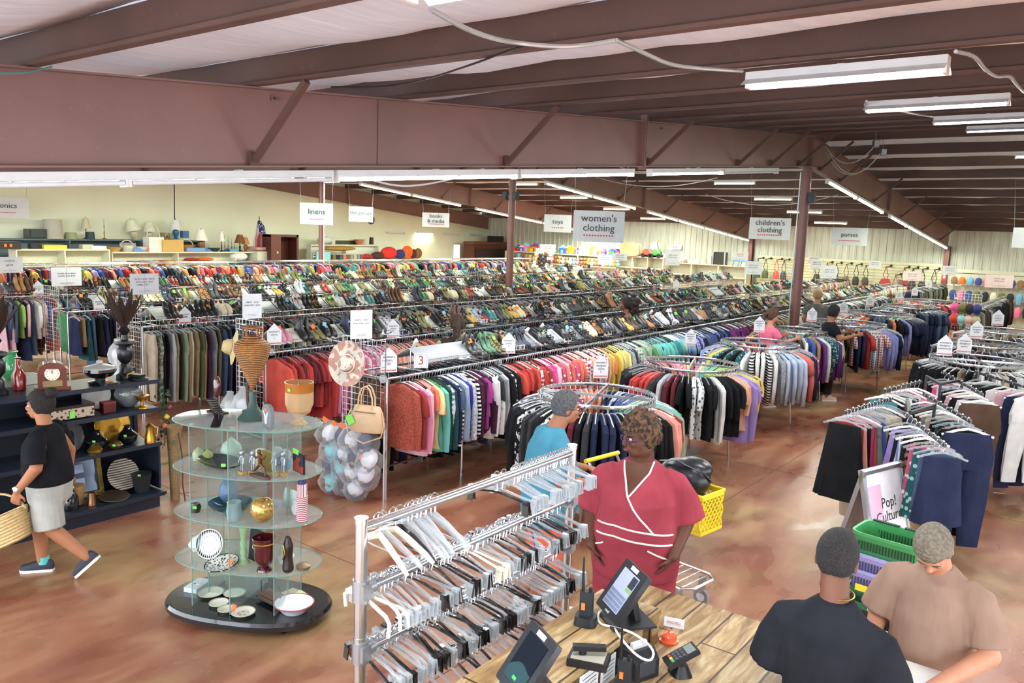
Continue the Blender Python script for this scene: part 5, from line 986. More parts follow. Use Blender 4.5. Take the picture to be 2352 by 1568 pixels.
t2 = thing('display_shelf', 'second steel shelf top behind the navy one, crowded with coloured glass', 'shelf', (-9.15, 2.6, 0)); MB().box((0, .2, 1.425), (.7, 1.9, .03)).build('shelf_board', mat('8f9498', .4), t2); MB().box((-.3, .2, .7), (.04, 1.9, 1.4)).build('back_panel', NAVYM, t2)
bx = thing('napkin_tray', 'small black octagonal tray with an orange tag at the shelf edge', 'tray', (-8.30, 4.0, SZ[3])); MB().prism([(-.1, -.06), (-.07, -.08), (.07, -.08), (.1, -.06), (.1, .06), (.07, .08), (-.07, .08), (-.1, .06)], 0, .03).build('tray_body', BLACKPL, bx); MB().box((0, .02, .035), (.05, .04, .005)).build('price_tag', TAGO, bx)
pf = thing('flat_iron_trivet', 'heap of black ironwork with a yellow handle at the right end of the shelf top', 'ironwork', (-8.38, 4.36, SZ[3])); MB().prism([(-.12, -.05), (.1, -.07), (.13, .05), (-.1, .07)], 0, .02).box((0, 0, .04), (.14, .08, .03), rz=.3).build('iron_plates', BLACKPL, pf); MB().tube([(-.05, -.09, .02), (-.02, -.1, .06), (.03, -.05, .09)], .008, 6).build('yellow_handle', mat('c9a02e', .4), pf)
# shelf at 1.13: plate, box, casket, bowl vase, goblet
plate('scalloped_plate', 'white scalloped plate standing upright on the second shelf', (-8.62, 4.02, SZ[2]+.15), .15, mat('e4e0da', .3), mat('cfcac2', .3), (0, PI/2-.25, 0), inner=mat('ded6cf', .3))
ch = thing('jewellery_box', 'long black lacquer box with a carved cream and brown front', 'box', (-8.45, 3.60, SZ[2])); MB().box((0, 0, .075), (.3, .52, .13)).build('box_body', mat('23211e', .25), ch); MB().box((.153, 0, .06), (.006, .5, .10)).build('carved_front', fab('c8b49a', 'floral', '5f3a2c', 1.2), ch); MB().box((.16, .03, .05), (.004, .05, .07)).build('price_tag', TAGG, ch)
cs = thing('trinket_casket', 'small dark red casket beside the carved box', 'box', (-8.38, 4.03, SZ[2])); MB().box((0, 0, .05), (.09, .13, .1)).build('casket_body', mat('541a18', .35), cs); MB().box((0, 0, .105), (.095, .135, .02)).build('lid', mat('7a2a24', .35), cs)
lathe('globe_vase', 'round smoky grey glass vase on the second shelf', 'vase', [(0, 0), (.06, 0), (.12, .06), (.145, .14), (.12, .22), (.05, .27), (.04, .3), (.045, .31), (0, .31)], mat('74777a', .15, coat=.8), (-8.5, 4.31, SZ[2]), tagc=TAGG)
lathe('goblet', 'gold pedestal bowl in front of the smoky vase', 'goblet', [(0, 0), (.06, 0), (.055, .012), (.016, .03), (.016, .07), (.06, .1), (.075, .14), (.07, .14), (0, .11)], GOLD, (-8.32, 4.37, SZ[2]))
# shelf at .74: brass tray, black jugs, gilt lumps, coffee pot
plate('brass_tray', 'large round brass tray leaning on the third shelf', (-8.62, 4.18, SZ[1]+.19), .19, GOLD, mat('a8802e', .3, .9), (0, PI/2-.22, 0), 'tray', inner=mat('a5772c', .3, .9))
for y, lab, tg in ((3.92, 'round black teapot-shaped jar on the third shelf', TAGG), (4.25, 'black oval pot in front of the brass tray', TAGG)): lathe('black_pot', lab, 'pot', [(0, 0), (.06, 0), (.1, .05), (.105, .1), (.05, .15), (.03, .19), (.04, .2), (0, .2)], DKGL, (-8.42, y, SZ[1]), tagc=tg)
lathe('gilt_shell', 'small gilded shell lump on the third shelf', 'ornament', [(0, 0), (.07, .0), (.075, .03), (.04, .06), (0, .065)], GOLD, (-8.33, 3.86, SZ[1])); lathe('silver_bowl', 'small lidded silver bowl on the third shelf', 'bowl', [(0, 0), (.05, 0), (.075, .04), (.05, .07), (.015, .09), (0, .095)], mat('9f8c5c', .25, .9), (-8.32, 4.07, SZ[1]), tagc=TAGG)
plate('beaded_platter', 'black platter with a wreath of orange and brown discs, on the third shelf', (-8.5, 3.64, SZ[1]+.17), .18, mat('1d1d20', .3), fab('2a2422', 'floral', 'a8603a', 1.2), (0, PI/2-.25, 0), 'tray', inner=fab('2a2422', 'floral', '9a4a30', 1.))
cp = lathe('coffee_pot', 'brass coffee pot with a long spout at the end of the third shelf', 'pot', [(0, 0), (.06, 0), (.055, .06), (.035, .14), (.045, .18), (.02, .2), (0, .22)], GOLD, (-8.3, 4.44, SZ[1]), tagc=TAGO); MB().tube([(0, -.05, .05), (0, -.1, .09), (0, -.12, .17)], .008, 6).build('spout', GOLD, cp); MB().tube([(0, .04, .16), (0, .09, .15), (0, .08, .07), (0, .055, .05)], .007, 6).build('handle', GOLD, cp)
# bottom shelf: mirror, crock, jugs, black bucket, platter, striped bag
mr = thing('gilt_mirror', 'gilt framed mirror leaning on the bottom shelf', 'mirror', (-8.6, 3.80, SZ[0]), 0); mr.rotation_euler = (0, -.2, 0); MB().box((0, 0, .24), (.02, .42, .38)).build('glass', mat('46556a', .08, .3), mr)
for a, b_ in (((0, -.25, .02), (0, .25, .02)), ((0, -.25, .46), (0, .25, .46)), ((0, -.23, .02), (0, -.23, .46)), ((0, .23, .02), (0, .23, .46))): MB().bar(Vector(a)+Vector((.015, 0, 0)), Vector(b_)+Vector((.015, 0, 0)), .045, .05).build('frame_side', mat('8a7433', .4, .6, var=.3, scale=60, bump=.6), mr)
for k in (0, 1): MB().box((.014, .02, .16+.15*k), (.003, .11, .09)).build('paper_slip', mat('aeb9e0', .6), mr)
lathe('stoneware_crock', 'tan stoneware crock on the bottom shelf', 'crock', [(0, 0), (.07, 0), (.085, .15), (.09, .2), (.08, .2), (0, .17)], mat('a07c4e', .6), (-8.45, 3.70, SZ[0]), tagc=TAGG); lathe('pewter_jug', 'dark glass beer jug on the bottom shelf', 'jug', [(0, 0), (.08, 0), (.085, .02), (.08, .12), (.05, .17), (.04, .2), (0, .2)], DKGL, (-8.36, 3.60, SZ[0]))
lathe('copper_beaker', 'small copper beaker with an orange tag on the bottom shelf', 'cup', [(0, 0), (.05, 0), (.04, .06), (.035, .13), (.03, .13), (0, .12)], mat('a0785a', .25, .9), (-8.32, 3.80, SZ[0]), tagc=TAGO); lathe('black_bucket', 'matt black metal bucket at the right end of the bottom shelf', 'bucket', [(0, 0), (.075, 0), (.105, .19), (.11, .2), (.1, .195), (0, .18)], mat('222528', .5), (-8.36, 4.36, SZ[0]), tagc=TAGG)
plate('wooden_platter', 'dark round wooden platter lying at the front of the bottom shelf', (-8.36, 4.05, SZ[0]), .15, mat('3c3222', .4), mat('54452c', .4), (0, .12, 0), 'tray'); bagp = thing('fluted_bowl', 'fluted gold and white striped metal bowl leaning on the bottom shelf', 'bowl', (-8.55, 4.22, SZ[0]+.17)); bagp.rotation_euler = (0, 1.2, 0); MB().lathe([(0, 0), (.08, .0), (.17, .07), (.175, .08), (.16, .075), (.07, .01), (0, .01)], n=18).build('bowl', fab('d9d2c8', 'pin', '6b6048', 1), bagp)
for k, (y, h_, m_) in enumerate(((4.62, 1.0, WKD),)):
    w_ = thing('twig_basket', 'tall narrow basket of twisted rope standing beside the dark shelf', 'basket', (-8.35, y+.12, 0)); MB().lathe([(0, 0), (.05, 0), (.06, .4), (.075, .75), (.1, .86), (.09, .86), (0, .8)], n=14).build('woven_body', mat('8f7750', .7, var=.2, scale=40, bump=.6), w_); MB().tube([(.1, 0, .8), (.14, .02, .5), (.11, .03, .2), (.16, .03, 0)], .008, 5).build('rope', mat('4a3a2a', .7), w_)
iv = thing('hanging_ivy', 'trail of artificial ivy and fruit hanging at the end of the dark shelf', 'plant', (-8.33, 4.62, .95)); q = MB(); rr_ = random.Random(3)
for k in range(60): p = Vector((rr_.uniform(-.1, .1), rr_.uniform(-.05, .05), rr_.uniform(-.3, .4))); a = Euler((rr_.uniform(0, 6), rr_.uniform(0, 6), 0)).to_matrix(); q.add([p+a @ Vector(c_) for c_ in ((0, 0, 0), (.025, .02, .006), (.06, 0, 0), (.025, -.02, .006))], [(0, 1, 2, 3)])
q.build('ivy_leaves', mat('2c4a35', .5), iv); MB().tube([(0, 0, -.3), (.02, 0, 0), (0, 0, .4)], .006, 5).build('stem', mat('3a4a2c', .7), iv)
for k, c in enumerate(('b0583a', 'c9b23a', '7a2a3a')): MB().ball((.06, -.03+.03*k, .1*k-.05), .03, 10, 8).build('fruit', mat(c, .4), iv)
# big framed print at the far left behind the woman
fp = thing('framed_print', 'gold framed print leaning behind the walking woman at the left edge', 'picture', (-8.2, 2.35, .55)); fp.rotation_euler = (0, -.15, .15); MB().box((0, 0, .35), (.03, .62, .8)).build('frame', mat('6b5a34', .4), fp); MB().box((.018, 0, .35), (.004, .44, .6)).build('print', fab('8f8a70', 'spot', '5a5a44', .2), fp); MB().box((.022, -.02, .5), (.003, .2, .26)).build('paper', mat('d9d6cc', .7), fp)
# ---------------------------------------------------------------- glass display tower
GLS = glassy('e2ecea', .03, .02, 'shelf_glass'); EDG = glassy('8fb8ac', .45, .1, 'glass_edge')
TC = Vector((-5.42, 3.70, 0)); TR = .47; TZ = [.48, .87, 1.24, 1.62]
tw = thing('display_tower', 'oval glass display tower of trinkets on a black wheeled base', 'display case', TC, TR)
MB().loft([oval(a, b_, z, 40, 0, 0, .82) for a, b_, z in ((.62, .36, .05), (.68, .41, .06), (.685, .415, .10), (.67, .40, .125))]).build('base', mat('1b1e22', .15, coat=.6), tw)
for x, y in ((-.5, 0), (.5, .05), (0, -.3), (0, .3), (.42, -.25)):
    w_ = MB().tube([(x-.015, y, .028), (x+.015, y, .028)], .028, 12).build('caster', BLACKPL, tw)
for k, z in enumerate(TZ):
    s_ = MB().loft([oval(.60, .33, z-.008, 44, 0, 0, .85), oval(.60, .33, z, 44, 0, 0, .85)]).build('glass_shelf', GLS, tw); MB().tube([p for p in oval(.602, .332, z-.004, 44, 0, 0, .85)], .0055, 5, closed=True).build('polished_edge', EDG, s_)
for x0, y0, x1, y1 in ((-.36, -.24, -.36, .24), (.34, -.24, .34, .24), (-.36, .0, .34, .0), (0, -.3, 0, .3)):
    p = MB().box(((x0+x1)/2, (y0+y1)/2, .87), (max(abs(x1-x0), .007), max(abs(y1-y0), .007), 1.49)).build('glass_panel', GLS, tw)
    for xx, yy in ((x0, y0), (x1, y1)): MB().bar((xx, yy, .13), (xx, yy, 1.61), .007).build('panel_edge', EDG, p)
for x in (-.34, 0, .34):
    for z in TZ: MB().box((x, -.23, z-.014), (.03, .03, .02)).build('shelf_clip', CLEAR, tw)
Tk = lambda x, y, k: tuple(TC + Matrix.Rotation(TR, 3, 'Z') @ Vector((x, y, 0)) + Vector((0, 0, ([.125]+TZ)[k]+.001)))
VW = lathe('wicker_vase', 'tall dark wicker amphora on a green metal stand, on top of the glass tower', 'vase', [(0, .24), (.02, .27), (.06, .36), (.12, .5), (.155, .6), (.15, .66), (.09, .7), (.075, .71), (0, .71)], WKD, Tk(.02, .05, 4), s=.92)
MB().lathe([(0, 0), (.13, 0), (.12, .02), (.05, .09), (.03, .16), (.025, .24), (0, .24)], n=20).build('metal_foot', mat('2f4a45', .5), VW)
for z in (.72, .80): MB().tube([(.075*math.cos(a), .075*math.sin(a), z) for a in [2*PI*i/18 for i in range(18)]], .012, 7, closed=True).build('rim_hoop', WKD, VW)
for k in range(5): a = 2*PI*k/5; MB().cyl((.075*math.cos(a), .075*math.sin(a), .7), (.075*math.cos(a), .075*math.sin(a), .8), .009, 7).build('rim_post', WKD, VW)
for s in (-1, 1): MB().tube([(s*.02, 0, .22), (s*.09, 0, .24), (s*.12, 0, .3), (s*.09, 0, .33), (s*.075, 0, .29)], .006, 6).build('scroll', mat('25302f', .5), VW)
HV = lathe('hurricane_vase', 'large amber-rimmed clear glass hurricane vase at the right of the tower top', 'vase', [(.0, 0), (.07, .0), (.06, .012), (.025, .03), (.03, .06), (.09, .1), (.115, .17), (.115, .34), (.118, .35), (.110, .34), (.108, .18), (.08, .11), (0, .09)], glassy('f0deb8', .2, .05, 'amber_glass'), Tk(.43, .02, 4), 28, s=.95); MB().lathe([(.115, .27), (.119, .35), (.112, .35), (.109, .28)], n=28).build('amber_rim', glassy('b8742c', .6, .1, 'amber_rim_glass'), HV); MB().box((.02, -.116, .3), (.03, .004, .022)).build('price_tag', TAGG, HV)
pl = thing('angel_plaque', 'grey arched stone plaque with a white dove relief on the tower top', 'plaque', Tk(.26, -.16, 4), -.2); MB().prism([(-.075, 0), (.075, 0), (.08, .1)]+[(.08*math.cos(a), .12+.06*math.sin(a)) for a in [PI*i/8 for i in range(9)]]+[(-.08, .1)], -.015, .015, Rx).build('stone', mat('6d7276', .6, bump=.4), pl); MB().prism([(-.045, .13), (0, .09), (.045, .135), (.02, .08), (.012, .03), (-.012, .03), (-.02, .08)], .016, .022, Rx).build('dove_relief', mat('cfd3d6', .6), pl); MB().box((0, -.018, .14), (.035, .004, .02)).build('price_tag', TAGO, pl)
ch = thing('candle_holder', 'curved black metal holder with six candle dishes on the tower top', 'candle holder', Tk(-.18, -.05, 4)); MB().tube([(-.28, .05, .02), (-.1, .0, .07), (.1, -.1, .06), (.2, -.2, .01)], [(.035, .004)]*4, 6).build('curved_bar', BLACKPL, ch)
for k in range(6): x, y = -.24+.075*k, .05-.035*k; d_ = MB().lathe([(0, .1), (.035, .1), (.037, .11), (.033, .108), (0, .104)], (x, y, .0), 14).build('candle_dish', BLACKPL, ch); MB().cyl((x, y, .02), (x, y, .1), .003, 6).build('stem', BLACKPL, d_)
msk = thing('glossy_mask', 'glossy brown carved figure on a dark stand at the tower top', 'figurine', Tk(-.33, .12, 4)); MB().ball((0, 0, .22), (.035, .03, .09), 14, 10).build('carving', mat('4a1f1c', .12, coat=1), msk); MB().cyl((0, 0, 0), (0, 0, .14), .008, 8).box((0, 0, .008), (.16, .1, .016)).build('stand', mat('3a2a22', .5), msk)
wh = thing('carved_ornament', 'small dark carved wooden wheel standing on edge on the tower top', 'ornament', Tk(-.10, .22, 4)); MB().tube([(.0, .02*math.sin(a)+.0, .15+.14*math.cos(a)) if 0 else (.03*math.sin(a), 0, .16+.14*math.cos(a)) for a in [2*PI*i/20 for i in range(20)]], .014, 6, closed=True).build('wheel_rim', mat('4a3324', .6), wh); MB().box((0, 0, .01), (.12, .06, .02)).build('stand', mat('4a3324', .6), wh)
for u in ((-.34, -.02, 3, 'trinket_jar', 'small green and gold jar on the upper glass shelf', '8f9a5a', .7), (-.46, .04, 3, 'trinket_jar', 'lidded cream jar at the left of the upper glass shelf', 'a8b184', .65), (-.2, .1, 3, 'cherub_figurine', 'pale green and white cherub figurine on the upper glass shelf', 'c3cfc0', 1.2)): lathe(u[3], u[4], 'jar', [(0, 0), (.05, 0), (.055, .06), (.045, .09), (.02, .11), (0, .13)], mat(u[5], .3), Tk(*u[:3]), s=u[6]*1.3)
lathe('ruffled_bowl', 'wide ruffled black bowl on the upper glass shelf', 'bowl', [(0, 0), (.04, 0), (.11, .03), (.17, .06), (.175, .07), (.1, .035), (0, .01)], DKGL, Tk(-.16, -.14, 3), 14, 1.2, .7, tagc=TAGG, s=1.1)
for k, x in enumerate((.06, .14, .31, .37)):
    f_ = thing('skeleton_figurine', 'small silver skeleton figurine, %s of the row of four' % ['leftmost', 'second', 'third', 'rightmost'][k], 'figurine', Tk(x, -.2+.02*k, 3)); SL = mat('9aa0a8', .3, .6); MB().box((0, 0, .012), (.06, .04, .024)).build('wood_base', mat('b08a4c', .6), f_); MB().ball((0, 0, .17), (.02, .022, .026), 12, 8).build('skull', SL, f_); limb_q = MB(); limb(limb_q, [(0, 0, .14), (0, 0, .09)], [.017, .014], 8); limb(limb_q, [(-.01, 0, .09), (-.012, 0, .025)], [.008, .006], 6); limb(limb_q, [(.01, 0, .09), (.012, 0, .025)], [.008, .006], 6); limb(limb_q, [(-.02, 0, .135), (-.03, -.01, .09)], [.007, .006], 6); limb(limb_q, [(.02, 0, .135), (.03, -.01, .09)], [.007, .006], 6); limb_q.build('skeleton_body', SL, f_)
rn = thing('runner_figurine', 'brown bronze running figure between the silver skeletons', 'figurine', Tk(.22, -.22, 3)); q = MB(); limb(q, [(0, 0, .17), (0, 0, .1)], [.018, .016], 8); q.ball((0, -.005, .2), .018, 10, 8); limb(q, [(0, 0, .1), (.05, 0, .08), (.07, 0, .025)], [.014, .011, .008], 7); limb(q, [(0, 0, .1), (-.04, 0, .06), (-.08, 0, .03)], [.014, .011, .008], 7); limb(q, [(0, 0, .165), (.05, 0, .15), (.07, 0, .18)], [.01, .008, .006], 6); limb(q, [(0, 0, .165), (-.05, 0, .14), (-.08, 0, .15)], [.01, .008, .006], 6); q.build('bronze_figure', mat('5a3a24', .4, .4), rn); MB().loft([oval(.12, .04, 0, 16), oval(.11, .035, .02, 16)]).build('base', mat('4a3222', .6), rn)
pc = thing('photo_print', 'small framed photograph in red tones at the right of the upper glass shelf', 'picture', Tk(.46, -.05, 3), -.15); MB().box((0, 0, .085), (.17, .012, .16)).build('frame', BLACKPL, pc); MB().box((0, -.008, .085), (.155, .004, .145)).build('photo', fab('a8402f', 'spot', '3a3a4a', .25), pc); MB().box((-.03, -.012, .17), (.08, .004, .04)).build('price_tag', TAGG, pc)
for x, y, lab in ((.2, .1, 'clear snow globe standing higher on the upper glass shelf'), (.3, .05, 'second snow globe beside the photograph')): g_ = lathe('snow_globe', lab, 'snow globe', [(0, 0), (.04, 0), (.045, .05), (.035, .07), (0, .07)], mat('5a8bb5', .4), Tk(x, y, 3)); MB().ball((0, 0, .11), .045, 16, 12).build('glass_ball', glassy('eef4f8', .3, .02), g_)
bk = thing('gold_book', 'small gilt bound book standing on the upper glass shelf', 'book', Tk(.2, -.05, 3)); MB().box((0, 0, .08), (.12, .03, .15)).build('cover', mat('8f7a3a', .4, .4), bk); MB().box((0, .0, .08), (.125, .022, .14)).build('pages', mat('e4dcc4', .8), bk)
lathe('pillar_candle', 'cream pillar candle on the upper glass shelf', 'candle', [(0, 0), (.04, 0), (.04, .14), (.03, .145), (0, .13)], mat('e6dcbb', .5), Tk(.1, .02, 3))
lathe('glass_bowl', 'large dark teal glass bowl on the middle glass shelf', 'bowl', [(0, 0), (.06, 0), (.14, .05), (.17, .1), (.165, .1), (.12, .05), (0, .02)], mat('173c3f', .05, coat=1), Tk(-.1, -.1, 2), 16); lathe('blue_glass_vase', 'tall pale blue glass vase on the middle glass shelf', 'vase', [(0, 0), (.05, 0), (.08, .08), (.07, .17), (.04, .22), (.05, .24), (0, .22)], glassy('6f8fb8', .5, .05), Tk(-.2, .05, 2)); lathe('votive_pot', 'tiny dark votive pot at the left of the middle glass shelf', 'pot', [(0, 0), (.035, 0), (.045, .04), (.035, .07), (0, .06)], mat('26261e', .2), Tk(-.38, -.14, 2), tagc=TAGG)
lathe('glass_pitcher', 'cluster of clear blue glass jugs below the middle shelf bowl', 'jug', [(0, 0), (.05, 0), (.06, .08), (.05, .14), (.055, .15), (0, .13)], glassy('a8c4c8', .5, .05), Tk(.0, -.22, 2)); lathe('amber_ball', 'round crackled amber and silver glass ball on a lower shelf', 'ornament', [(0, 0), (.05, .01), (.09, .06), (.1, .1), (.085, .155), (.05, .185), (0, .19)], mat('c9a25a', .15, .6, var=.4, scale=40), Tk(.22, -.18, 2), tagc=TAGG)
lathe('blue_lidded_dish', 'blue and white lidded dish in the middle of the tower', 'dish', [(0, 0), (.05, 0), (.09, .05), (.06, .09), (.02, .11), (0, .12)], mat('8d94cf', .2), Tk(.16, .02, 2)); 
us = thing('flag_pillar', 'tall red, white and blue striped hat figure at the right of the tower', 'figurine', Tk(.5, -.08, 2)); MB().cyl((0, 0, 0), (0, 0, .2), .045, 14).build('striped_body', fab('b3394a', 'stripe', 'f0eeee', 3.), us); MB().cyl((0, 0, .2), (0, 0, .3), .04, 14).build('hat_crown', fab('f0eeee', 'pin', 'b3394a', 4.), us); MB().ball((0, 0, .31), (.035, .035, .03), 12, 8).build('blue_top', mat('2a3a6b', .5), us)
lathe('white_teapot', 'small white china jug at the right of the middle shelf', 'jug', [(0, 0), (.04, 0), (.055, .05), (.04, .1), (.045, .12), (0, .11)], mat('dcdfe0', .2), Tk(.40, .05, 2)); cr = thing('picture_easel', 'pale card leaning on a little wooden easel inside the tower', 'easel', Tk(.32, .08, 2)); MB().box((0, 0, .1), (.16, .01, .16), rx=-.2).build('card', mat('d9e2e0', .6), cr); MB().bar((.03, -.06, 0), (-.02, .01, .2), .012).build('wooden_leg', mat('a8835a', .6), cr)
plate('chequered_plate', 'plate with a black and white chequered rim, standing on the lower shelf', Tk(-.28, -.1, 1)[:2]+(TZ[0]+.12,), .115, fab('1d1f26', 'plaid', 'efeff0', 3.), mat('ece8de', .3), (1.25, 0, .5), inner=mat('e6e0d2', .5)); plate('speckled_plate', 'black and white speckled plate lying on the lower shelf', Tk(-.12, -.2, 1), .13, fab('e4e2d8', 'floral', '2a2c2e', 2), fab('1d1f22', 'floral', 'e0e0d8', 2), (.2, 0, 0))
lathe('white_shell', 'pair of white china shells at the left of the lower shelf', 'ornament', [(0, 0), (.05, 0), (.08, .05), (.05, .1), (0, .13)], mat('e4e6e0', .3), Tk(-.46, .02, 1)); RV = lathe('ruby_vase', 'dark red cut glass footed vase in the lower front of the tower', 'vase', [(0, 0), (.06, 0), (.055, .015), (.03, .03), (.06, .06), (.075, .1), (.08, .24), (.09, .27), (.085, .27), (.07, .12), (0, .08)], mat('4a0f16', .08, coat=1), Tk(.24, -.2, 1)); MB().tube([(.085*math.cos(a), .085*math.sin(a), .23) for a in [2*PI*i/20 for i in range(20)]], .005, 5, closed=True).build('gold_chain', GOLD, RV)
lathe('crystal_candlestick', 'tall green crystal candlestick through the middle of the tower', 'candlestick', [(0, 0), (.05, 0), (.03, .03), (.018, .06), (.026, .09), (.018, .12), (.026, .16), (.018, .2), (.026, .25), (.035, .3), (0, .3)], glassy('b8dcae', .5, .05), Tk(.02, -.12, 1), 12); bl = thing('black_signboard', 'black board with a white scroll drawing inside the tower', 'sign', Tk(.1, -.06, 1)); MB().box((0, 0, .13), (.17, .012, .26), rx=-.1).build('board', BLACKPL, bl); MB().tube([(.03*math.cos(a)*(1+.6*math.cos(3*a)), -.018, .15+.05*math.sin(a)) for a in [2*PI*i/24 for i in range(24)]], .003, 4, closed=True).build('scroll_drawing', PAPER, bl)
st_ = thing('carved_statuette', 'tall dark carved couple statuette at the right of the lower shelf', 'figurine', Tk(.42, -.16, 1)); q = MB(); limb(q, [(0, 0, .26), (0, 0, .2), (0, 0, .1), (0, 0, .02)], [.024, .04, .035, .045], 10); q.build('carving', mat('2a1d18', .4), st_); MB().tube([(0, -.045, .22), (.02, -.045, .16), (-.01, -.045, .1)], .006, 5).build('gold_trim', GOLD, st_)
lathe('white_coral', 'white coral-like ornament behind the ruby vase', 'ornament', [(0, 0), (.05, 0), (.07, .05), (.04, .1), (0, .11)], mat('dfe0dc', .4), Tk(.33, -.02, 1)); lathe('brass_dish', 'small bundle of brass pieces at the right end of the lower shelf', 'ornament', [(0, 0), (.05, 0), (.06, .03), (.03, .05), (0, .05)], mat('8f7a5c', .4, .5), Tk(.52, -.1, 1))
cm_ = mat('ddd8c8', .3)
for x, y, r_, lab, mm in ((-.33, -.02, .1, 'large cream plate on the black base', cm_), (-.17, -.17, .075, 'small plain cream plate on the black base, middle of three', cm_), (-.06, -.25, .065, 'smallest cream plate with a green tag on the black base', cm_), (.09, -.26, .09, 'cream plate with a floral centre at the front of the base', mat('e6dfcf', .3)), (-.14, .02, .085, 'cream plate half hidden by the glass panel on the base', cm_)): plate('dinner_plate', lab, Tk(x, y, 0), r_, mm, mat('a8a48c', .3), inner=fab('ddd8c8', 'floral', 'b59a8a', 1.5) if r_ == .09 else None)
plate('enamel_bowl', 'white enamel bowl with a red rim at the right of the black base', Tk(.45, -.12, 0), .155, mat('eef0f4', .15), mat('b33a3c', .3), cat='bowl', deep=.075)
ds = thing('switch_plate', 'white and grey patterned switch plate box at the back left of the base', 'box', Tk(-.5, .06, 0), .4); MB().box((0, 0, .02), (.12, .2, .04)).build('box_body', mat('c9ced6', .4), ds); MB().box((0, 0, .043), (.07, .05, .006)).build('printed_panel', fab('e6e8ec', 'floral', '5a6270', 1.5), ds)
bs = thing('wire_basket', 'small black wire stand with brown slabs in the middle of the base', 'basket', Tk(.2, -.02, 0)); MB().tube([(-.12, 0, .04), (-.13, 0, .14), (-.1, 0, .16)], .005, 5).tube([(.12, 0, .04), (.13, 0, .14), (.1, 0, .16)], .005, 5).tube([(-.12, -.06, .03), (.12, -.06, .03), (.12, .06, .03), (-.12, .06, .03)], .005, 5, closed=True).build('wire_frame', BLACKPL, bs); MB().box((0, 0, .04), (.2, .11, .03)).box((.01, 0, .07), (.18, .1, .02)).build('brown_slabs', mat('5a3f30', .5), bs)
ob = thing('open_book', 'open cream leaflet on the back of the black base', 'book', Tk(.34, .12, 0)); MB().add([(-.13, -.08, .004), (0, -.08, .02), (.13, -.08, .004), (-.13, .08, .004), (0, .08, .02), (.13, .08, .004)], [(0, 1, 4, 3), (1, 2, 5, 4)]).build('pages', mat('d8d6a8', .7), ob, solid=.004)
for x, y, z, lab in ((.0, -.25, 0, 'loose orange price tag on the black tower base'), (-.05, -.2, 1, 'loose orange price tag hanging in the tower')): tg_ = MB().box((0, 0, .03), (.05, .004, .06), rx=-.5).build('price_tag', TAGO); tg_.location = Tk(x, y, z); tag(tg_, lab, 'price tag')
# ---------------------------------------------------------------- the hanger rack
A_, Bk = PZ(815, 1195, 1.9), PZ(1328, 1033, 1.9); HX = (A_.x+Bk.x)/2; HY0, HY1 = A_.y, Bk.y; HL = HY1-HY0
hr = thing('hanger_rack', 'chrome wheeled rack of empty clothes hangers in front of the counter', 'clothing rack', (HX, HY0, 0))
for y, nm in ((0, 'near_post'), (HL, 'far_post')): MB().cyl((0, y, .08), (0, y, 1.9), .028, 18).cyl((0, y, 1.9), (0, y, 1.925), .031, 18).cyl((0, y, 1.35), (0, y, 1.37), .031, 18).build(nm, CHROME, hr)
HZ = [1.875, 1.59, 1.30, 1.01]
for z, nm in zip(HZ, ('top_rail', 'second_rail', 'third_rail', 'bottom_rail')):
    MB().cyl((0, 0, z), (0, HL, z), .022, 16).build(nm, CHROME, hr)
    if z < 1.8:
        for y in (.0, HL): MB().tube([(0, y, z-.05), (0, y, z+.05)], .038, 14).tube([(0, y-.0, z), (0, y+(.07 if y < 1 else -.07), z)], .034, 14).box((.03, y, z), (.03, .05, .07)).build('joint_clamp', STEEL, hr)
for s in (-1, 1): MB().bar((-.25, HL*(s > 0), .08), (.25, HL*(s > 0), .08), .03).build('foot_bar', CHROME, hr); 
for x in (-.24, .24):
    for y in (0, HL): MB().cyl((x-.012, y, .035), (x+.012, y, .035), .035, 14).build('caster', BLACKPL, hr)
def clip_hanger(m_, wide=.19, kind='clip'):
    t = empty('clip_hanger'); hk = [(0, .022*math.sin(a), .0+.022*math.cos(a)) for a in [(-2.3+.55*i) for i in range(8)]]
    MB().tube([(p[0], p[1], p[2]) for p in hk]+[(0, .004, -.04), (0, 0, -.075)], .0028, 6).build('hook', CHROME, t)
    if kind == 'clip':
        MB().tube([(-wide, 0, -.1), (-wide*.6, 0, -.092), (-.02, 0, -.08), (.02, 0, -.08), (wide*.6, 0, -.092), (wide, 0, -.1)], [(.008, .006)]*6, 6).build('bar', m_, t)
        for s in (-1, 1): MB().box((s*(wide-.01), .009, -.125), (.036, .005, .065), rx=.12).box((s*(wide-.01), -.009, -.125), (.036, .005, .065), rx=-.12).box((s*(wide-.01), 0, -.098), (.03, .024, .014)).build('clip', m_, t)
    elif kind == 'shirt':
        MB().tube([(-.21, 0, -.17), (-.17, 0, -.145), (-.07, 0, -.10), (0, 0, -.075), (.07, 0, -.10), (.17, 0, -.145), (.21, 0, -.17)], [(.008, .008), (.011, .013), (.012, .016), (.012, .014), (.012, .016), (.011, .013), (.008, .008)], 8).build('shoulder_bar', m_, t)
        if m_ is not CREAMPL: MB().tube([(-.18, 0, -.15), (-.1, 0, -.155), (.1, 0, -.155), (.18, 0, -.15)], .004, 6).build('trouser_bar', m_, t)
    else:
        MB().tube([(-.17, 0, -.16), (-.17, 0, -.105), (-.14, 0, -.088), (0, 0, -.08), (.14, 0, -.088), (.17, 0, -.105), (.17, 0, -.16)], [(.008, .008)]*7, 8).build('looped_bar', m_, t)
    return t
BLH = mat('17181a', .25, coat=.5, name='black_hanger')
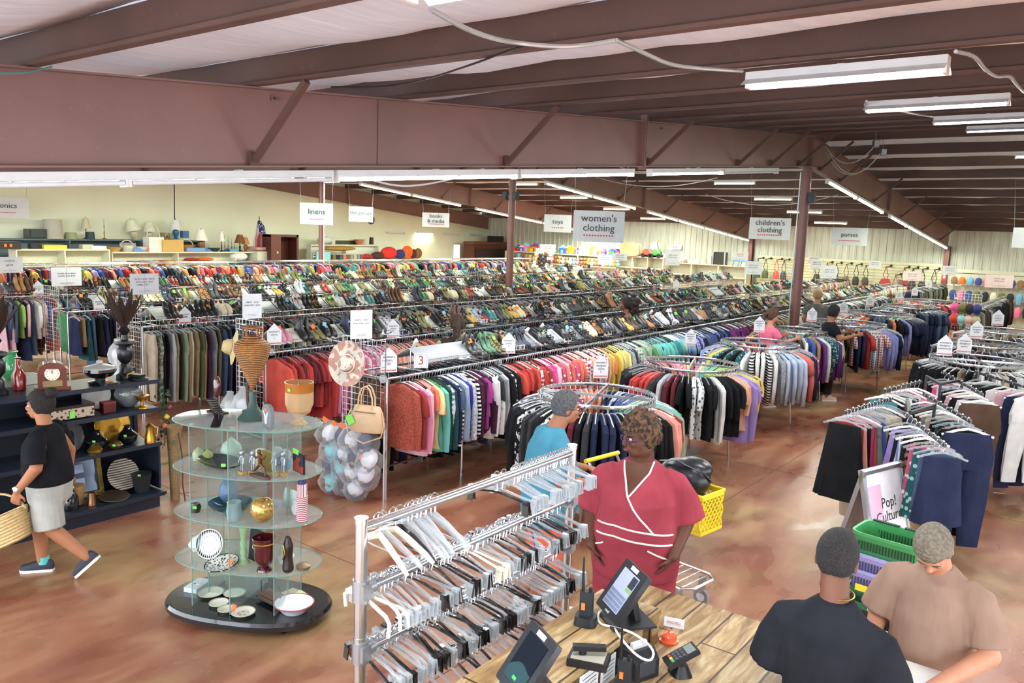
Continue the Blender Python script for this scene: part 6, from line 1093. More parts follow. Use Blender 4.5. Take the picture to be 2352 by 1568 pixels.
proto = {('clear', 'clip'): clip_hanger(CLEAR), ('black', 'clip'): clip_hanger(BLH), ('white', 'clip'): clip_hanger(CREAMPL), ('clear', 'shirt'): clip_hanger(CLEAR, kind='shirt'), ('cream', 'shirt'): clip_hanger(CREAMPL, kind='shirt'), ('black', 'shirt'): clip_hanger(BLH, kind='shirt'), ('white', 'loop'): clip_hanger(WHITEPL, kind='loop'), ('clear', 'loop'): clip_hanger(CLEAR, kind='loop')}
r = random.Random(9); used_h = set()
RN = {0: 'top', 1: 'second', 2: 'third', 3: 'bottom'}
def put_hanger(kc, rail, f, phr, lean=0.):
    src = proto[kc]
    if kc in used_h: o = copy_tree(src)
    else: o = src; used_h.add(kc)
    o.location = (HX, HY0+HL*f, HZ[rail]+.022); o.rotation_euler = (lean+r.uniform(-.10, .10), r.uniform(-.05, .05), r.uniform(-.22, .22)-.12); o.scale = (1.12,)*3
    kn = {'clip': 'clip hanger', 'shirt': 'shoulder hanger', 'loop': 'looped trouser hanger'}[kc[1]]; o.name = {'clip': 'clip_hanger', 'shirt': 'shoulder_hanger', 'loop': 'looped_hanger'}[kc[1]]
    tag(o, '%s plastic %s %s' % (kc[0], kn, phr), 'hanger', '%s %ss %s' % (kc[0], kn, phr)); return o
for f in (.30, ): pass
for i, f in enumerate((.06, .075, .115, .14)): put_hanger([('cream', 'shirt'), ('clear', 'shirt'), ('cream', 'shirt'), ('black', 'shirt')][i], 0, f, 'at the near end of the top rail', .1)
for i in range(10): put_hanger(('clear', 'shirt'), 0, .17+.012*i+.006*(i % 3), 'bunched near the left post on the top rail')
put_hanger(('black', 'clip'), 0, .565, 'alone in the middle of the top rail'); put_hanger(('clear', 'clip'), 0, .60, 'beside the lone black one on the top rail')
for i in range(22): put_hanger(('clear', 'clip'), 0, .66+.0155*i, 'crowded at the far end of the top rail')
def zone(f): return 'near' if f < .34 else 'middle' if f < .67 else 'far'
for rail, n_ in ((1, 52), (2, 62), (3, 48)):
    f = .03 if rail != 3 else .02
    for i in range(n_):
        ff = f+(.95-f)*i/n_; kc = r.choice([('clear', 'clip')]*5+[('black', 'clip')]*3+[('clear', 'loop')]) if not (rail == 1 and i < 3) else ('white', 'loop')
        if rail == 1 and i in (24, 25): kc = ('white', 'clip')
        if rail == 3 and ff < .45 and i % 2: continue
        put_hanger(kc, rail, ff+r.uniform(-.004, .004), 'on the %s rail, %s part' % (RN[rail], zone(ff)))
# ---------------------------------------------------------------- counter
m, nt, b = newmat('weathered_planks'); L = nt.links.new; b.inputs['Roughness'].default_value = .45
tc = N(nt, 'ShaderNodeTexCoord'); mp = N(nt, 'ShaderNodeMapping'); mp.inputs['Scale'].default_value = (9, 1.6, 4); L(tc.outputs['Object'], mp.inputs[0]); a = N(nt, 'ShaderNodeTexNoise', i_Scale=1.6, i_Detail=8., i_Roughness=.65, i_Distortion=.8); L(mp.outputs[0], a.inputs[0])
c_ = ramp(nt, a.outputs[0], [(.3, lin('5a4026')), (.45, lin('94744a')), (.55, lin('b3986a')), (.68, lin('c9bd9a')), (.8, lin('8e8b6a'))])
oi = N(nt, 'ShaderNodeTexBrick'); oi.inputs['Scale'].default_value = 1.; oi.inputs['Mortar Size'].default_value = .006; oi.inputs['Brick Width'].default_value = 2.6; oi.inputs['Row Height'].default_value = .19; oi.inputs['Color1'].default_value = (1, 1, 1, 1); oi.inputs['Color2'].default_value = (.72, .7, .66, 1); oi.inputs['Mortar'].default_value = (.12, .09, .06, 1)
mr_ = N(nt, 'ShaderNodeMapping'); mr_.inputs['Rotation'].default_value = (0, 0, PI/2); L(tc.outputs['Object'], mr_.inputs[0]); L(mr_.outputs[0], oi.inputs[0])
mu = N(nt, 'ShaderNodeMixRGB', blend_type='MULTIPLY', i_0=1.); L(c_.outputs[0], mu.inputs[1]); L(oi.outputs[0], mu.inputs[2]); L(mu.outputs[0], b.inputs[0]); bp = N(nt, 'ShaderNodeBump', i_Strength=.3, i_Distance=.01); L(a.outputs[0], bp.inputs['Height']); L(bp.outputs[0], b.inputs['Normal']); PLK = m
CT = thing('checkout_counter', 'checkout counter of weathered reclaimed planks in the foreground', 'counter', (-2.14, 1.2, 0)); co = Vector((-2.14, 1.2, 0))
def cbx(x0, y0, z0, x1, y1, z1, nm, m_=PLK): MB().box(((x0+x1)/2-co.x, (y0+y1)/2-co.y, (z0+z1)/2), (x1-x0, y1-y0, z1-z0)).build(nm, m_, CT)
cbx(-2.13, 1.2, 1.045, -.55, 4.24, 1.08, 'plank_top'); cbx(-2.08, 1.3, .05, -2.05, 4.15, 1.045, 'side_panel'); cbx(-2.05, 4.10, .05, -.6, 4.14, 1.045, 'end_panel')
cbx(-2.10, 1.9, 1.235, -1.74, 3.66, 1.262, 'raised_shelf'); cbx(-1.80, 3.58, 1.08, -1.745, 3.65, 1.235, 'shelf_post'); cbx(-2.08, 3.58, 1.08, -2.03, 3.65, 1.235, 'back_post'); cbx(-1.80, 2.2, 1.08, -1.745, 2.27, 1.235, 'near_post')
cbx(-.75, 3.95, 1.081, -.45, 4.3, 1.10, 'white_ledge', mat('dcdcd8', .4))
def terminal(lab, u, v, yaw, on, tilt=.95):
    p = PZ(u, v, 1.263); t = thing('tablet_register', lab, 'cash register', (p.x, p.y, 1.263), yaw); R_ = Euler((-tilt+.0, 0, 0)).to_matrix(); DK_ = mat('25272c', .35, name='terminal_shell')
    MB().prism([(-.10, -.10), (.10, -.10), (.11, .13), (-.11, .13)], 0, .012).build('base_plate', DK_, t); MB().bar((0, .06, .01), (0, .03, .14), .09, .03).build('stand', DK_, t)
    fr = empty('screen_head'); fr.parent = t; fr.location = (0, -.01, .155); fr.rotation_euler = (PI/2-.62, 0, 0)
    s_ = MB().prism([(-.115, -.14), (.115, -.14), (.122, -.13), (.122, .13), (.115, .14), (-.115, .14), (-.122, .13), (-.122, -.13)], -.015, .015).build('tablet_case', DK_, t); s_.location = fr.location; s_.rotation_euler = fr.rotation_euler; bpy.data.objects.remove(fr)
    if on:
        MB().box((0, 0, .017), (.165, .205, .003)).build('screen', mat('9aa3b8', .2, emit=.25, name='lit_screen'), s_); MB().box((.055, .065, .0195), (.05, .06, .002)).build('dark_pane', mat('30353f', .3), s_); MB().box((.055, .022, .0195), (.05, .016, .002)).build('green_button', mat('7fae5a', .3), s_)
        q = MB()
        for i in range(8):
            for j in range(4): q.box((-.07+.02*i, -.088+.022*j, .0195), (.016, .017, .002))
        q.build('keypad', mat('76809a', .3), s_)
    else:
        MB().box((0, 0, .017), (.165, .205, .003)).build('screen', fab('121a26', 'spot', '2a4a50', .12), s_); MB().box((.0, -.08, .0195), (.03, .014, .002)).build('green_button', mat('4fae5a', .3), s_)
    MB().box((0, .122, .017), (.07, .022, .003)).build('name_label', PAPER, s_)
    text('❡revel' if 0 else 'revel', .022, PAPER, s_, (.0, -.122, .016), (0, 0, 0), ext=.0005)
    return t
terminal('lit tablet cash register showing a keypad, farther of the two on the raised shelf', 1432, 1425, -.62, True); terminal('dark-screened tablet cash register at the bottom edge of the picture', 1215, 1600, -.5, False)
def radio(lab, p, s=1., dock=True):
    t = thing('walkie_talkie', lab, 'radio', p, .3); t.scale = (s,)*3
    MB().box((0, 0, .095), (.055, .035, .11)).build('radio_body', mat('1f2328', .45), t); MB().tube([(-.018, 0, .15), (-.02, 0, .2), (-.021, 0, .3)], [.007, .006, .004], 8).build('antenna', BLACKPL, t); MB().cyl((.015, 0, .15), (.015, 0, .17), .008, 10).build('knob', BLACKPL, t); MB().box((-.01, -.019, .085), (.016, .003, .03)).build('orange_sticker', TAGO, t)
    if dock: MB().loft([oval(.05, .042, 0, 16, 0, 0, .5), oval(.045, .038, .04, 16, 0, 0, .5)]).build('charging_dock', mat('1c1f24', .45), t)
    return t
p = PZ(1345, 1432, 1.263); radio('black walkie-talkie standing in its charging dock on the raised shelf', (p.x, p.y, 1.263), 1.15); p = PZ(1432, 1590, 1.09); radio('second walkie-talkie below the raised shelf at the bottom edge', (p.x, p.y, 1.09), 1.1)
p = PZ(1352, 1522, 1.263); t = thing('card_imprinter', 'black and grey manual stamping block with a black rocker handle', 'imprinter', (p.x, p.y, 1.263), .35); MB().prism([(-.09, -.06), (.09, -.06), (.09, .06), (-.09, .06)], 0, .035).build('block', BLACKPL, t); MB().box((0, 0, .037), (.15, .1, .006)).build('felt_pad', mat('a9a796', .8), t); MB().box((.0, .0, .075), (.15, .035, .022), rz=.3).build('rocker', BLACKPL, t); MB().cyl((-.03, 0, .035), (-.03, 0, .07), .018, 12).build('pivot', BLACKPL, t)
p = PZ(1452, 1545, 1.081); t = thing('receipt_printer', 'black receipt printer under the raised shelf with a green sticker', 'printer', (p.x, p.y+.02, 1.081), -.35); PB = mat('20242a', .4); MB().prism([(-.07, 0), (.09, 0), (.09, .09), (.05, .135), (-.03, .135), (-.07, .1)], -.075, .075, Euler((PI/2, 0, 0)).to_matrix()).build('printer_case', PB, t); MB().box((.09, 0, .06), (.006, .1, .07)).build('front_panel', mat('3a3f46', .5), t); MB().box((0, 0, .137), (.05, .11, .004)).build('lid', mat('15181c', .3), t); MB().box((0, -.077, .05), (.07, .003, .03)).build('green_sticker', TAGG, t); MB().box((.02, 0, .15), (.02, .09, .03)).build('paper_slip', PAPER, t)
t = thing('paper_note', 'white handwritten note hanging from the edge of the raised shelf', 'note', (-1.735, 2.95, 1.15)); q = MB().box((0, 0, 0), (.003, .16, .17)); q.build('sheet', PAPER, t); q = MB()
for k in range(7): q.box((.0025, 0, .06-.02*k), (.001, .12, .004))
q.build('handwriting', mat('6a6e78', .8), t)
t = thing('paper_note', 'white note with green edge hanging beside the receipt printer', 'note', (-1.735, 3.12, 1.16)); MB().box((0, 0, 0), (.003, .13, .13)).build('sheet', PAPER, t); q = MB()
for k in range(5): q.box((.0025, 0, .04-.02*k), (.001, .1, .004))
q.build('handwriting', mat('7a7e88', .8), t)
p = PZ(1536, 1472, 1.081); lathe('service_bell', 'orange counter bell on the plank top', 'bell', [(0, 0), (.042, 0), (.044, .008), (.036, .012), (.034, .03), (.022, .042), (.006, .048), (.005, .058), (0, .06)], mat('e8603a', .25, coat=.6), (p.x, p.y, 1.081), s=1.15)
p = PZ(1540, 1448, 1.081); t = thing('card_note', 'small white card standing behind the orange bell', 'note', (p.x, p.y+.04, 1.081), .3); MB().box((0, 0, .03), (.11, .004, .05), rx=-.3).build('card', PAPER, t); text('RING BELL', .016, mat('c05a4a', .8), t, (0, -.012, .035), (PI/2-.3, 0, 0))
p = PZ(1562, 1545, 1.081); t = thing('card_reader', 'black card payment terminal on a stand at the bottom edge', 'card reader', (p.x, p.y, 1.081), -.7); MB().loft([oval(.06, .05, 0, 16, 0, 0, .5), oval(.035, .03, .05, 16, 0, 0, .5)]).build('stand', BLACKPL, t); h_ = MB().box((0, 0, 0), (.085, .17, .025)).build('reader_body', mat('1d2026', .4), t); h_.location = (0, 0, .09); h_.rotation_euler = (.45, 0, 0); MB().box((0, .05, .014), (.065, .045, .003)).build('display', mat('7a8480', .3), h_)
q = MB()
for i in range(3):
    for j in range(3): q.box((-.022+.022*i, .01-.02*j, .014), (.016, .013, .004))
q.build('keypad', mat('4a4e56', .5), h_)
for k, c in enumerate(('d9463a', 'e8c83a', '4fae5a')): MB().box((-.022+.022*k, -.052, .015), (.016, .013, .005)).build('colour_key', mat(c, .4), h_)
def chaik(P, n=2):
    for _ in range(n): P = [P[0]]+[P[i].lerp(P[i+1], f) for i in range(len(P)-1) for f in (.25, .75)]+[P[-1]]
    return P
MB().tube(chaik([PZ(1400, 1395, 1.30), PZ(1375, 1400, 1.28), PZ(1372, 1432, 1.27), PZ(1410, 1440, 1.27), PZ(1455, 1452, 1.272), PZ(1478, 1480, 1.24)+Vector((.06, 0, 0)), PZ(1475, 1512, 1.2)+Vector((.05, 0, 0)), PZ(1445, 1500, 1.22)+Vector((.04, 0, 0)), PZ(1425, 1465, 1.272), PZ(1412, 1443, 1.272)]), .006, 8).build('cable', mat('e8e4d8', .4)); tag(bpy.data.objects['cable'], 'white charging cable looping over the edge of the raised shelf', 'cable')
o = MB().tube([PZ(1165, 1525, 1.27), PZ(1140, 1530, 1.2), PZ(1122, 1568, 1.1)], .006, 8).build('cable', mat('e8e4d8', .4)); tag(o, 'white cable hanging at the left of the dark-screened register', 'cable')
pw = thing('packing_paper', 'sheet of white tissue lying under the tan-shirted man\'s hands', 'paper', (-.62, 4.1, 1.102)); MB().grid(lambda u, v: (-.15+.3*u, -.12+.24*v, .004*math.sin(9*u)+.003*math.sin(11*v)), 10, 8).build('sheet', PAPER, pw, solid=.001)
# ---------------------------------------------------------------- shopping cart with yellow basket
yw = mat('f2d92c', .35, name='yellow_plastic'); CX, CY = -2.82, 6.2
ct = thing('shopping_cart', 'chrome two-tier shopping cart carrying a yellow lattice basket, behind the woman in scrubs', 'shopping cart', (CX, CY, 0), -.15)
q = MB(); fr_ = [(-.62, -.22, .28), (.18, -.22, .28), (.26, -.14, .28), (.26, .14, .28), (.18, .22, .28), (-.62, .22, .28)]; MB().tube([Vector(p) for p in fr_], .014, 8, closed=True).build('lower_frame', CHROME, ct)
q = MB()
for k in range(9): q.cyl((-.5+.085*k, -.22, .28), (-.5+.085*k, .22, .28), .006, 6)
q.build('lower_rack', CHROME, ct)
for x in (-.6, ): 
    for y in (-.2, .2): MB().tube([(x, y, .1), (x, y, .7), (x-.30, y, 1.12)], .014, 8).build('upright', CHROME, ct)
MB().tube([(-.90, -.24, 1.12), (-.90, .24, 1.12)], .02, 10).build('handle', yw, ct)
for y in (-.2, .2): MB().tube([(-.6, y, .68), (.2, y, .72)], .012, 8).build('side_rail', CHROME, ct)
for x in (-.5, .14):
    for y in (-.18, .18):
        w_ = MB().cyl((x, y-.014, .075), (x, y+.014, .075), .072, 20).build('wheel', mat('8e9096', .5), ct); MB().cyl((x, y-.016, .075), (x, y+.016, .075), .04, 16).build('hub', mat('dfe0e4', .4), w_); MB().box((x, y, .18), (.05, .045, .14)).build('fork', STEEL, ct)
yb = thing('plastic_basket', 'bright yellow lattice shopping basket on the cart, holding a black bag', 'basket', (-2.76, 6.18, .76), -.15)
def lattice(t, w, d, h, m_, nm='side'):
    for sx, sy, ln, ax in ((0, -d, w, 0), (0, d, w, 0), (-w, 0, d, 1), (w, 0, d, 1)):
        q = MB(); n_ = int(ln*2/.055)
        for k in range(-2, n_+1):
            a0 = -ln+k*.055
            for s in (1, -1):
                p0, p1 = (a0 if s > 0 else a0+.11), (a0+.11 if s > 0 else a0); p0 = max(-ln, min(ln, p0)); p1 = max(-ln, min(ln, p1))
                if abs(p0-p1) < .01: continue
                for zz in range(2): A = (p0, .03+zz*(h-.06)/2); B_2 = (p1, .03+(zz+1)*(h-.06)/2); q.bar((A[0]+sx, sy, A[1]) if not ax else (sx, A[0], A[1]), (B_2[0]+sx, sy, B_2[1]) if not ax else (sx, B_2[0], B_2[1]), .009, .009)
        for z in (.012, h-.012): q.bar((-ln+sx, sy, z) if not ax else (sx, -ln, z), (ln+sx, sy, z) if not ax else (sx, ln, z), .012, .028)
        q.build(nm, m_, t, flat=True)
    MB().box((0, 0, .008), (2*w, 2*d, .01)).build('bottom', m_, t)
lattice(yb, .24, .16, .32, yw); MB().tube([(-.24, -.165, .33), (.24, -.165, .33), (.24, .165, .33), (-.24, .165, .33)], .014, 8, closed=True).build('rim', yw, yb)
bg_ = thing('leather_bag', 'slumped black leather bag in the yellow basket', 'bag', (-2.80, 6.16, .84), -.1); q = MB(); q.ball((0, 0, .33), (.24, .16, .16), 20, 14); q.ball((.07, .03, .42), (.17, .13, .09), 16, 10); q.ball((0, 0, .18), (.2, .13, .2), 16, 10); ob_ = remesh(q, 'bag_body', mat('22262a', .3, var=.2, scale=8, bump=.6), bg_, .012, 3); MB().tube([(-.18, -.1, .45), (0, -.14, .5), (.2, -.05, .42), (.25, .02, .34)], [(.02, .006)]*4, 6).build('strap', mat('15171a', .35), bg_); MB().box((0, -.02, .12), (.2, .1, .16)).build('white_lining', mat('d8d0bc', .8), bg_)
# ---------------------------------------------------------------- stack of shopping baskets
BXC, BYC = -1.19, 6.42
def hand_basket(lab, z, c, h=.2, band=None, word=None, wc=PAPER, wm=None, top=False, sz=.05):
    t = thing('shopping_basket', lab, 'basket', (BXC, BYC, z), -.12); m_ = mat(c, .4); w, d = .25, .175
    q = MB()
    q.loft([oval(w*.92, d*.92, 0, 24, 0, 0, .35), oval(w, d, h, 24, 0, 0, .35), oval(w*1.06, d*1.08, h+.002, 24, 0, 0, .35), oval(w*1.06, d*1.08, h-.02, 24, 0, 0, .35), oval(w*1.01, d*1.01, h-.022, 24, 0, 0, .35)][:5], cap=False); q.build('shell', m_, t, solid=.005)
    MB().box((0, 0, .006), (w*1.7, d*1.7, .008)).build('bottom', m_, t)
    q = MB(); dk = mat('1c3a26' if c[0] == '4' or c[0] == '3' else '3d3a6a' if c[0] == 'a' else '101412', .6)
    for k in range(20): q.box((-.21+.022*k, -d*1.0-.004, h*.62), (.009, .004, h*.28))
    for k in range(20): q.box((-.21+.022*k, d*.97-.004, h*.6), (.009, .004, h*.3))
    q.build('vent_slots', dk, t)
    if band: MB().box((.02, -d*1.07, h*.45), (.40, .006, .05)).build('label_strip', mat(band, .5), t)
    if word: text(word, sz, wc, t, (.06, -d*1.09, h*.45), (PI/2, 0, 0), ext=.001, sp=.8)
    if top:
        for s in (-1, 1): MB().box((s*.12, d*1.02, h+.006), (.2, .03, .012)).build('handle', dk, t)
    return t
hand_basket('black shopping basket with a white lettered card, bottom of the visible stack', .02, '23272b', .24)
hand_basket('black shopping basket with a white lettered card near the bottom of the stack', .20, '23272b', .24, 'e8eaee', 'HARVARD', mat('1c1f26', .7), sz=.055)
hand_basket('dark green shopping basket with white lettering in the stack', .36, '2a6a4a', .22, '2a6a4a', 'PUBLISHERS\nWAREHOUSE', PAPER, sz=.045)
hand_basket('lilac shopping basket with a yellow lettered strip in the stack', .49, 'a8a8e0', .24, 'f0e23c', 'Office', mat('2a2c1c', .7), sz=.05)
hand_basket('plain lilac shopping basket just under the green one', .62, 'a8a8e0', .24); hand_basket('green shopping basket on top of the stack', .78, '4aa060', .24, top=True)
# ---------------------------------------------------------------- folding sign
AF = thing('folding_sign', 'silver-framed folding pavement sign with a white poster', 'sign', (-1.93, 9.0, 0)); h0 = 0
def panel(nm, x0, lean, face_):
    h_ = 1.2; q = MB(); e = empty(nm); g = None
    pn = MB().box((0, 0, h_/2), (.025, .62, h_)).build(nm, mat('c8cad0', .35, .6), AF)
    pn.location = (x0, 0, 0.01); pn.rotation_euler = (0, lean, 0); bpy.data.objects.remove(e)
    for s in (-1, 1): MB().bar((0, s*.31, 0), (0, s*.31, h_), .035, .04).build('frame_edge', mat('b9bcc2', .3, .8), pn)
    for z in (.02, h_-.02): MB().bar((0, -.31, z), (0, .31, z), .035, .04).build('frame_end', mat('b9bcc2', .3, .8), pn)
    if face_:
        f_ = MB().box((.016, 0, h_/2), (.004, .54, h_-.1)).build('poster', mat('f4f4f8', .5), pn); MB().box((.019, -.17, .83), (.002, .2, .42)).build('pink_block', mat('f0b4cc', .6), pn)
        text('Pop!\nCulture!', .135, mat('23242a', .6), pn, (.021, .03, .80), (PI/2, 0, PI/2), sp=.9, ext=.0006); text('Ask The Cashier\nMembership\nabout', .07, mat('8cc4b4', .6), pn, (.021, .0, .38), (PI/2, 0, PI/2), ext=.0006)
        q = MB(); 
        for k in range(16): q.box((.02, -.2+.026*k, .58), (.002, .012, .012))
        q.build('red_dots', mat('d06a5a', .6), pn)
panel('front_leaf', .27, -.24, True); panel('back_leaf', -.27, .24, False); MB().bar((-.2, .2, .4), (.2, .2, .4), .02).build('brace', STEEL, AF)
AF.rotation_euler = (0, 0, -.3); AF.location = (-1.60, 7.75, 0)
# ================================================================ signs, racks' end panels, far walls
INK = mat('3c3f44', .8, name='ink'); REDD = mat('c0392f', .7, name='red_dots'); PINKP = mat('e9d3d0', .8)
def face_cam(p, extra=0.): return math.atan2(p.y, p.x)-PI/2+extra        # turn so that local -Y looks toward the mezzanine
def hanging_sign(label, words, p, w, h, size, dots=11, m_=PAPER, extra=0., sp=.95):
    t = thing('hanging_sign', label, 'sign', p, face_cam(p, extra)); MB().box((0, 0, 0), (w, .012, h)).build('board', m_, t)
    if words: text(words, size, INK, t, (0, -.014, h*.10 if dots else 0), (PI/2, 0, 0), sp=sp, ext=.004)
    if dots:
        q = MB(); n = dots; wd = w*.55 if dots > 9 else w*.38
        for k in range(n): q.box((-wd/2+wd*k/(n-1), -.012, -h*.24 if '\n' not in words else -h*.29), (wd/n*.6, .004, wd/n*.6))
        q.build('dotted_line', REDD, t)
    zr = zt(min(max(p.y, 0), YW))+.26
    for s in (-1, 1): MB().cyl((s*w*.46, 0, h/2-.02), (s*w*.46+s*.12, .0, zr-p.z), .004, 5).build('wire', mat('8a8e90', .5), t)
    return t
for lab, wd, u, v, d, w, h, sz, dt in (("large hanging sign reading women's clothing above the shoe trays", "women's\nclothing", 1375, 520, 19, 1.2, .73, .235, 11), ("hanging sign reading children's clothing beside the tall column", "children's\nclothing", 1768, 525, 24, 1.18, .64, .22, 11), ('hanging sign reading purses in front of the back wall', 'purses', 1951, 543, 27, 1.12, .58, .2, 11), ('hanging sign reading toys left of the big sign', 'toys', 1281, 513, 28, .95, .60, .22, 6), ('hanging sign reading books and media near the cream wall', 'books\n& media', 1001, 505, 31, 1.04, .54, .2, 10), ('hanging sign reading the garage with a black wall clock behind it', 'the garage', 829, 492, 31, .92, .58, .2, 12), ('pale hanging sign reading linens in front of a column', 'linens', 727, 491, 25, 1.0, .66, .23, 9), ('hanging sign at the left picture edge ending in the letters ronics', 'electronics', -4, 476, 26, 1.7, .66, .235, 22), ('blank pale hanging sign cut by the right picture edge', '', 2350, 546, 22, .5, .55, .1, 0)):
    hanging_sign(lab, wd, PD(u, v, d), w, h, sz, dt, mat('b4c2ca', .7) if 'linens' in lab else mat('c2c4c8', .8))
ts = thing('wall_sign', 'small toys sign fixed to the back wall', 'sign', (PY(1553, 567, YW-.1)), 0); MB().box((0, 0, 0), (.6, .02, .26)).build('board', PAPER, ts); text('toys', .18, INK, ts, (0, -.014, 0), (PI/2, 0, 0))
def house_sign(p, words, where, s=1., dark=True):
    t = thing('size_marker', 'house-shaped white size marker %s' % where, 'sign', p, face_cam(p, .25)); t.scale = (s,)*3
    MB().prism([(-.085, 0), (.085, 0), (.085, .17), (0, .26), (-.085, .17)], -.002, .002, Euler((PI/2, 0, 0)).to_matrix()).build('card', PAPER, t)
    text(words, .036, INK, t, (0, -.004, .125), (PI/2, 0, 0), ext=.0005); q = MB()
    for k in range(9): q.box((-.068+.017*k, -.004, .022), (.012, .003, .012))
    q.build('red_dots', REDD, t); MB().cyl((0, 0, -.12), (0, 0, 0), .005, 6).build('stem', CLEAR, t)
for u, v, x, wd, wh in ((1168, 795, -6.6, "women's\nshirts\nS", 'on the nearest long rail among the black shirts'), (893, 835, -6.6, "women's\nshirts\nXS", 'on the nearest long rail beside the wire grid'), (630, 775, -8.95, "women's\nshirts\nL", 'on the second long rail by the wicker vase'), (893+10, 760, -8.95, "women's\nshirts\nM", 'on the second long rail behind the wire grid'), (1586, 780, -6.0, "women's\ndesigner\nshirts\nM", 'above the second round rack'), (1380, 850, -5.2, "women's\ndesigner\nshirts\nS", 'standing on the nearest round rack'), (1744, 750, -5.2, "women's\ndesigner\nshirts\nL", 'in front of the pink-topped shopper'), (1865, 727, -5.0, "women's\ndesigner\nshirts\nXL", 'right of the tall column'), (1937, 710, -5.2, "men's\ndesigner\nshirts", 'on the dress shirt rack'), (1998, 695, -5.3, "men's\ndesigner\nshirts", 'on the sixth round rack'), (2065, 680, -5.2, "men's\ndesigner\npants", 'on the jeans rack'), (2101, 672, -5.4, "men's\npants", 'beyond the jeans rack'), (2134, 655, -5.5, "men's\npants", 'near the trousers rail'), (2170, 800, -1.9, "women's\ndesigner\nswimwear", 'nearest on the right-hand trousers racks'), (2215, 795, -1.8, "women's\ndesigner\npants", 'second on the right-hand trousers racks'), (2243, 762, -1.9, "women's\ndesigner\npants", 'third on the right-hand trousers racks'), (2292, 735, -1.8, "men's\ndesigner\npants", 'by the cap stand'), (425, 735-5, -12.3, "women's\npants", 'on the khaki trousers rail'), (88, 665, -18.1, "women's\nblouses", 'on the fifth long rail'), (228, 700, -14.86, "women's\nskirts", 'on the skirt rail'), (1208, 660, -14, 'M', 'on a far shoe rack below the toys'), (1553, 655, -11, 'L', 'on a far rack, middle'), (1408, 690, -10.6, "women's\nshirts", 'by the curly-haired woman'), (1745, 665, -9, 'XL', 'left of the tall column, far back')):
    p = PX(u, v, x); house_sign(Vector((p.x, p.y, p.z-.1)), wd, wh, 1.12)
def price_card(u, v, x, lines, label, w=.26, h=.33, m_=PAPER, size=.036, double=False, extra=.35):
    p = PX(u, v, x); t = thing('price_card', label, 'sign', p, face_cam(p, extra)); MB().box((0, 0, 0), (w, .006, h)).build('card', m_, t); text(lines, size, INK, t, (0, -.005, h*.1), (PI/2, 0, 0), ext=.0005, sp=1.5)
    q = MB(); q.box((0, -.005, -h*.33), (w*.5, .002, .005)).box((0, -.005, -h*.38), (w*.4, .002, .005)); q.build('small_print', mat('9a9ca2', .8), t)
    if double: MB().box((0, -.005, 0), (.004, .003, h)).build('fold', mat('b9bbc0', .8), t)
    MB().cyl((0, .004, -h/2-.42), (0, .004, -h/2), .006, 6).build('stem', CLEAR, t)
price_card(830, 745, -6.9, "SHIRTS   $3.50\nSWEATERS   $3.50", 'white price card for shirts and sweaters above the nearest wire grid', size=.027)
price_card(579, 703, -9.25, "SHIRTS   $3.50\nSWEATERS   $3.50", 'white price card for shirts above the second wire grid', size=.027)
price_card(332, 652, -12.4, "SHORTS  $3.50   PANTS\nJEANS  $4.50   $4.99\nCAPRIS  $3.99        ", 'wide white price card for pants above the third wire grid', w=.44, size=.03, double=True)
price_card(153, 635, -15, "BLOUSES  $3.50  SKIRTS\nDRESSES  $4.99  $3.99", 'wide white price card above the skirt rail', w=.5, size=.03, double=True)
price_card(22, 608, -18.4, "COATS\n$9.99", 'pair of white cards at the far left above the fifth rack', w=.5, size=.06, double=True)
for u, v, x, w, h, lab, m_ in ((1258, 570, -19, .7, .32, 'price card above the far shoe racks under the toys, leftmost', PAPER), (1390, 596, -15.5, .6, .38, 'bluish price card below the big sign', mat('dfe9f0', .7)), (1423, 590, -14, .55, .25, 'price card right of the bluish one', PAPER), (1545, 592, -12, .5, .5, 'large price card in the middle of the far racks', PAPER), (1700, 588, -13, .7, .35, 'price card left of the back wall column', PAPER), (1730, 615, -9.5, .55, .42, "price card above the far children's tops", PAPER), (1876, 607, -8.9, .45, .33, 'price card right of the tall column', PAPER), (1905, 625, -7.7, .48, .4, 'price card on the far children rail, lower', PAPER), (1870, 597, -9.6, .42, .26, 'small price card high right of the tall column', PAPER), (2010, 607, -8.3, .5, .28, 'price card before the purse wall', PAPER), (2181, 621, -5.2, .48, .33, 'price card at the foot of the far wall column', PAPER), (2095, 634, -5.9, .6, .32, 'pinkish price card above the trousers rail', PINKP), (2295, 646, -3.2, .8, .4, 'wide pinkish price card by the cap stand', PINKP)):
    price_card(u, v, x, "SHIRTS  $2.50\nPANTS  $3.50", lab, w, h, m_, .05, w > .5)
n3 = thing('number_sign', 'white card with a large red-brown number 3 on the nearest rail', 'sign', PX(967, 832, -6.52), face_cam(Vector((-6.5, 7.0, 0)), .1)); MB().box((0, 0, 0), (.165, .006, .175)).build('card', PAPER, n3); text('3', .15, mat('9a4a3c', .7), n3, (0, -.005, 0), (PI/2, 0, 0)); q = MB()
for a, b_ in (((-.07, -.075), (.07, -.075)), ((.07, -.075), (.07, .075)), ((.07, .075), (-.07, .075)), ((-.07, .075), (-.07, -.075))): q.bar((a[0], -.005, a[1]), (b_[0], -.005, b_[1]), .002, .002)
q.build('drawn_border', INK, n3); n3.location.z += .02
for u, v, x in ((880, 870, -6.6), (1145, 832, -6.6), (622, 808, -8.95)):
    p = PX(u, v, x); t = thing('rail_disc', 'clear round plastic disc on a rail end', 'divider', p, .4, 'clear rail discs'); MB().tube([(0, -.003, 0), (0, .003, 0)], .05, 20).build('disc', CLEAR, t)
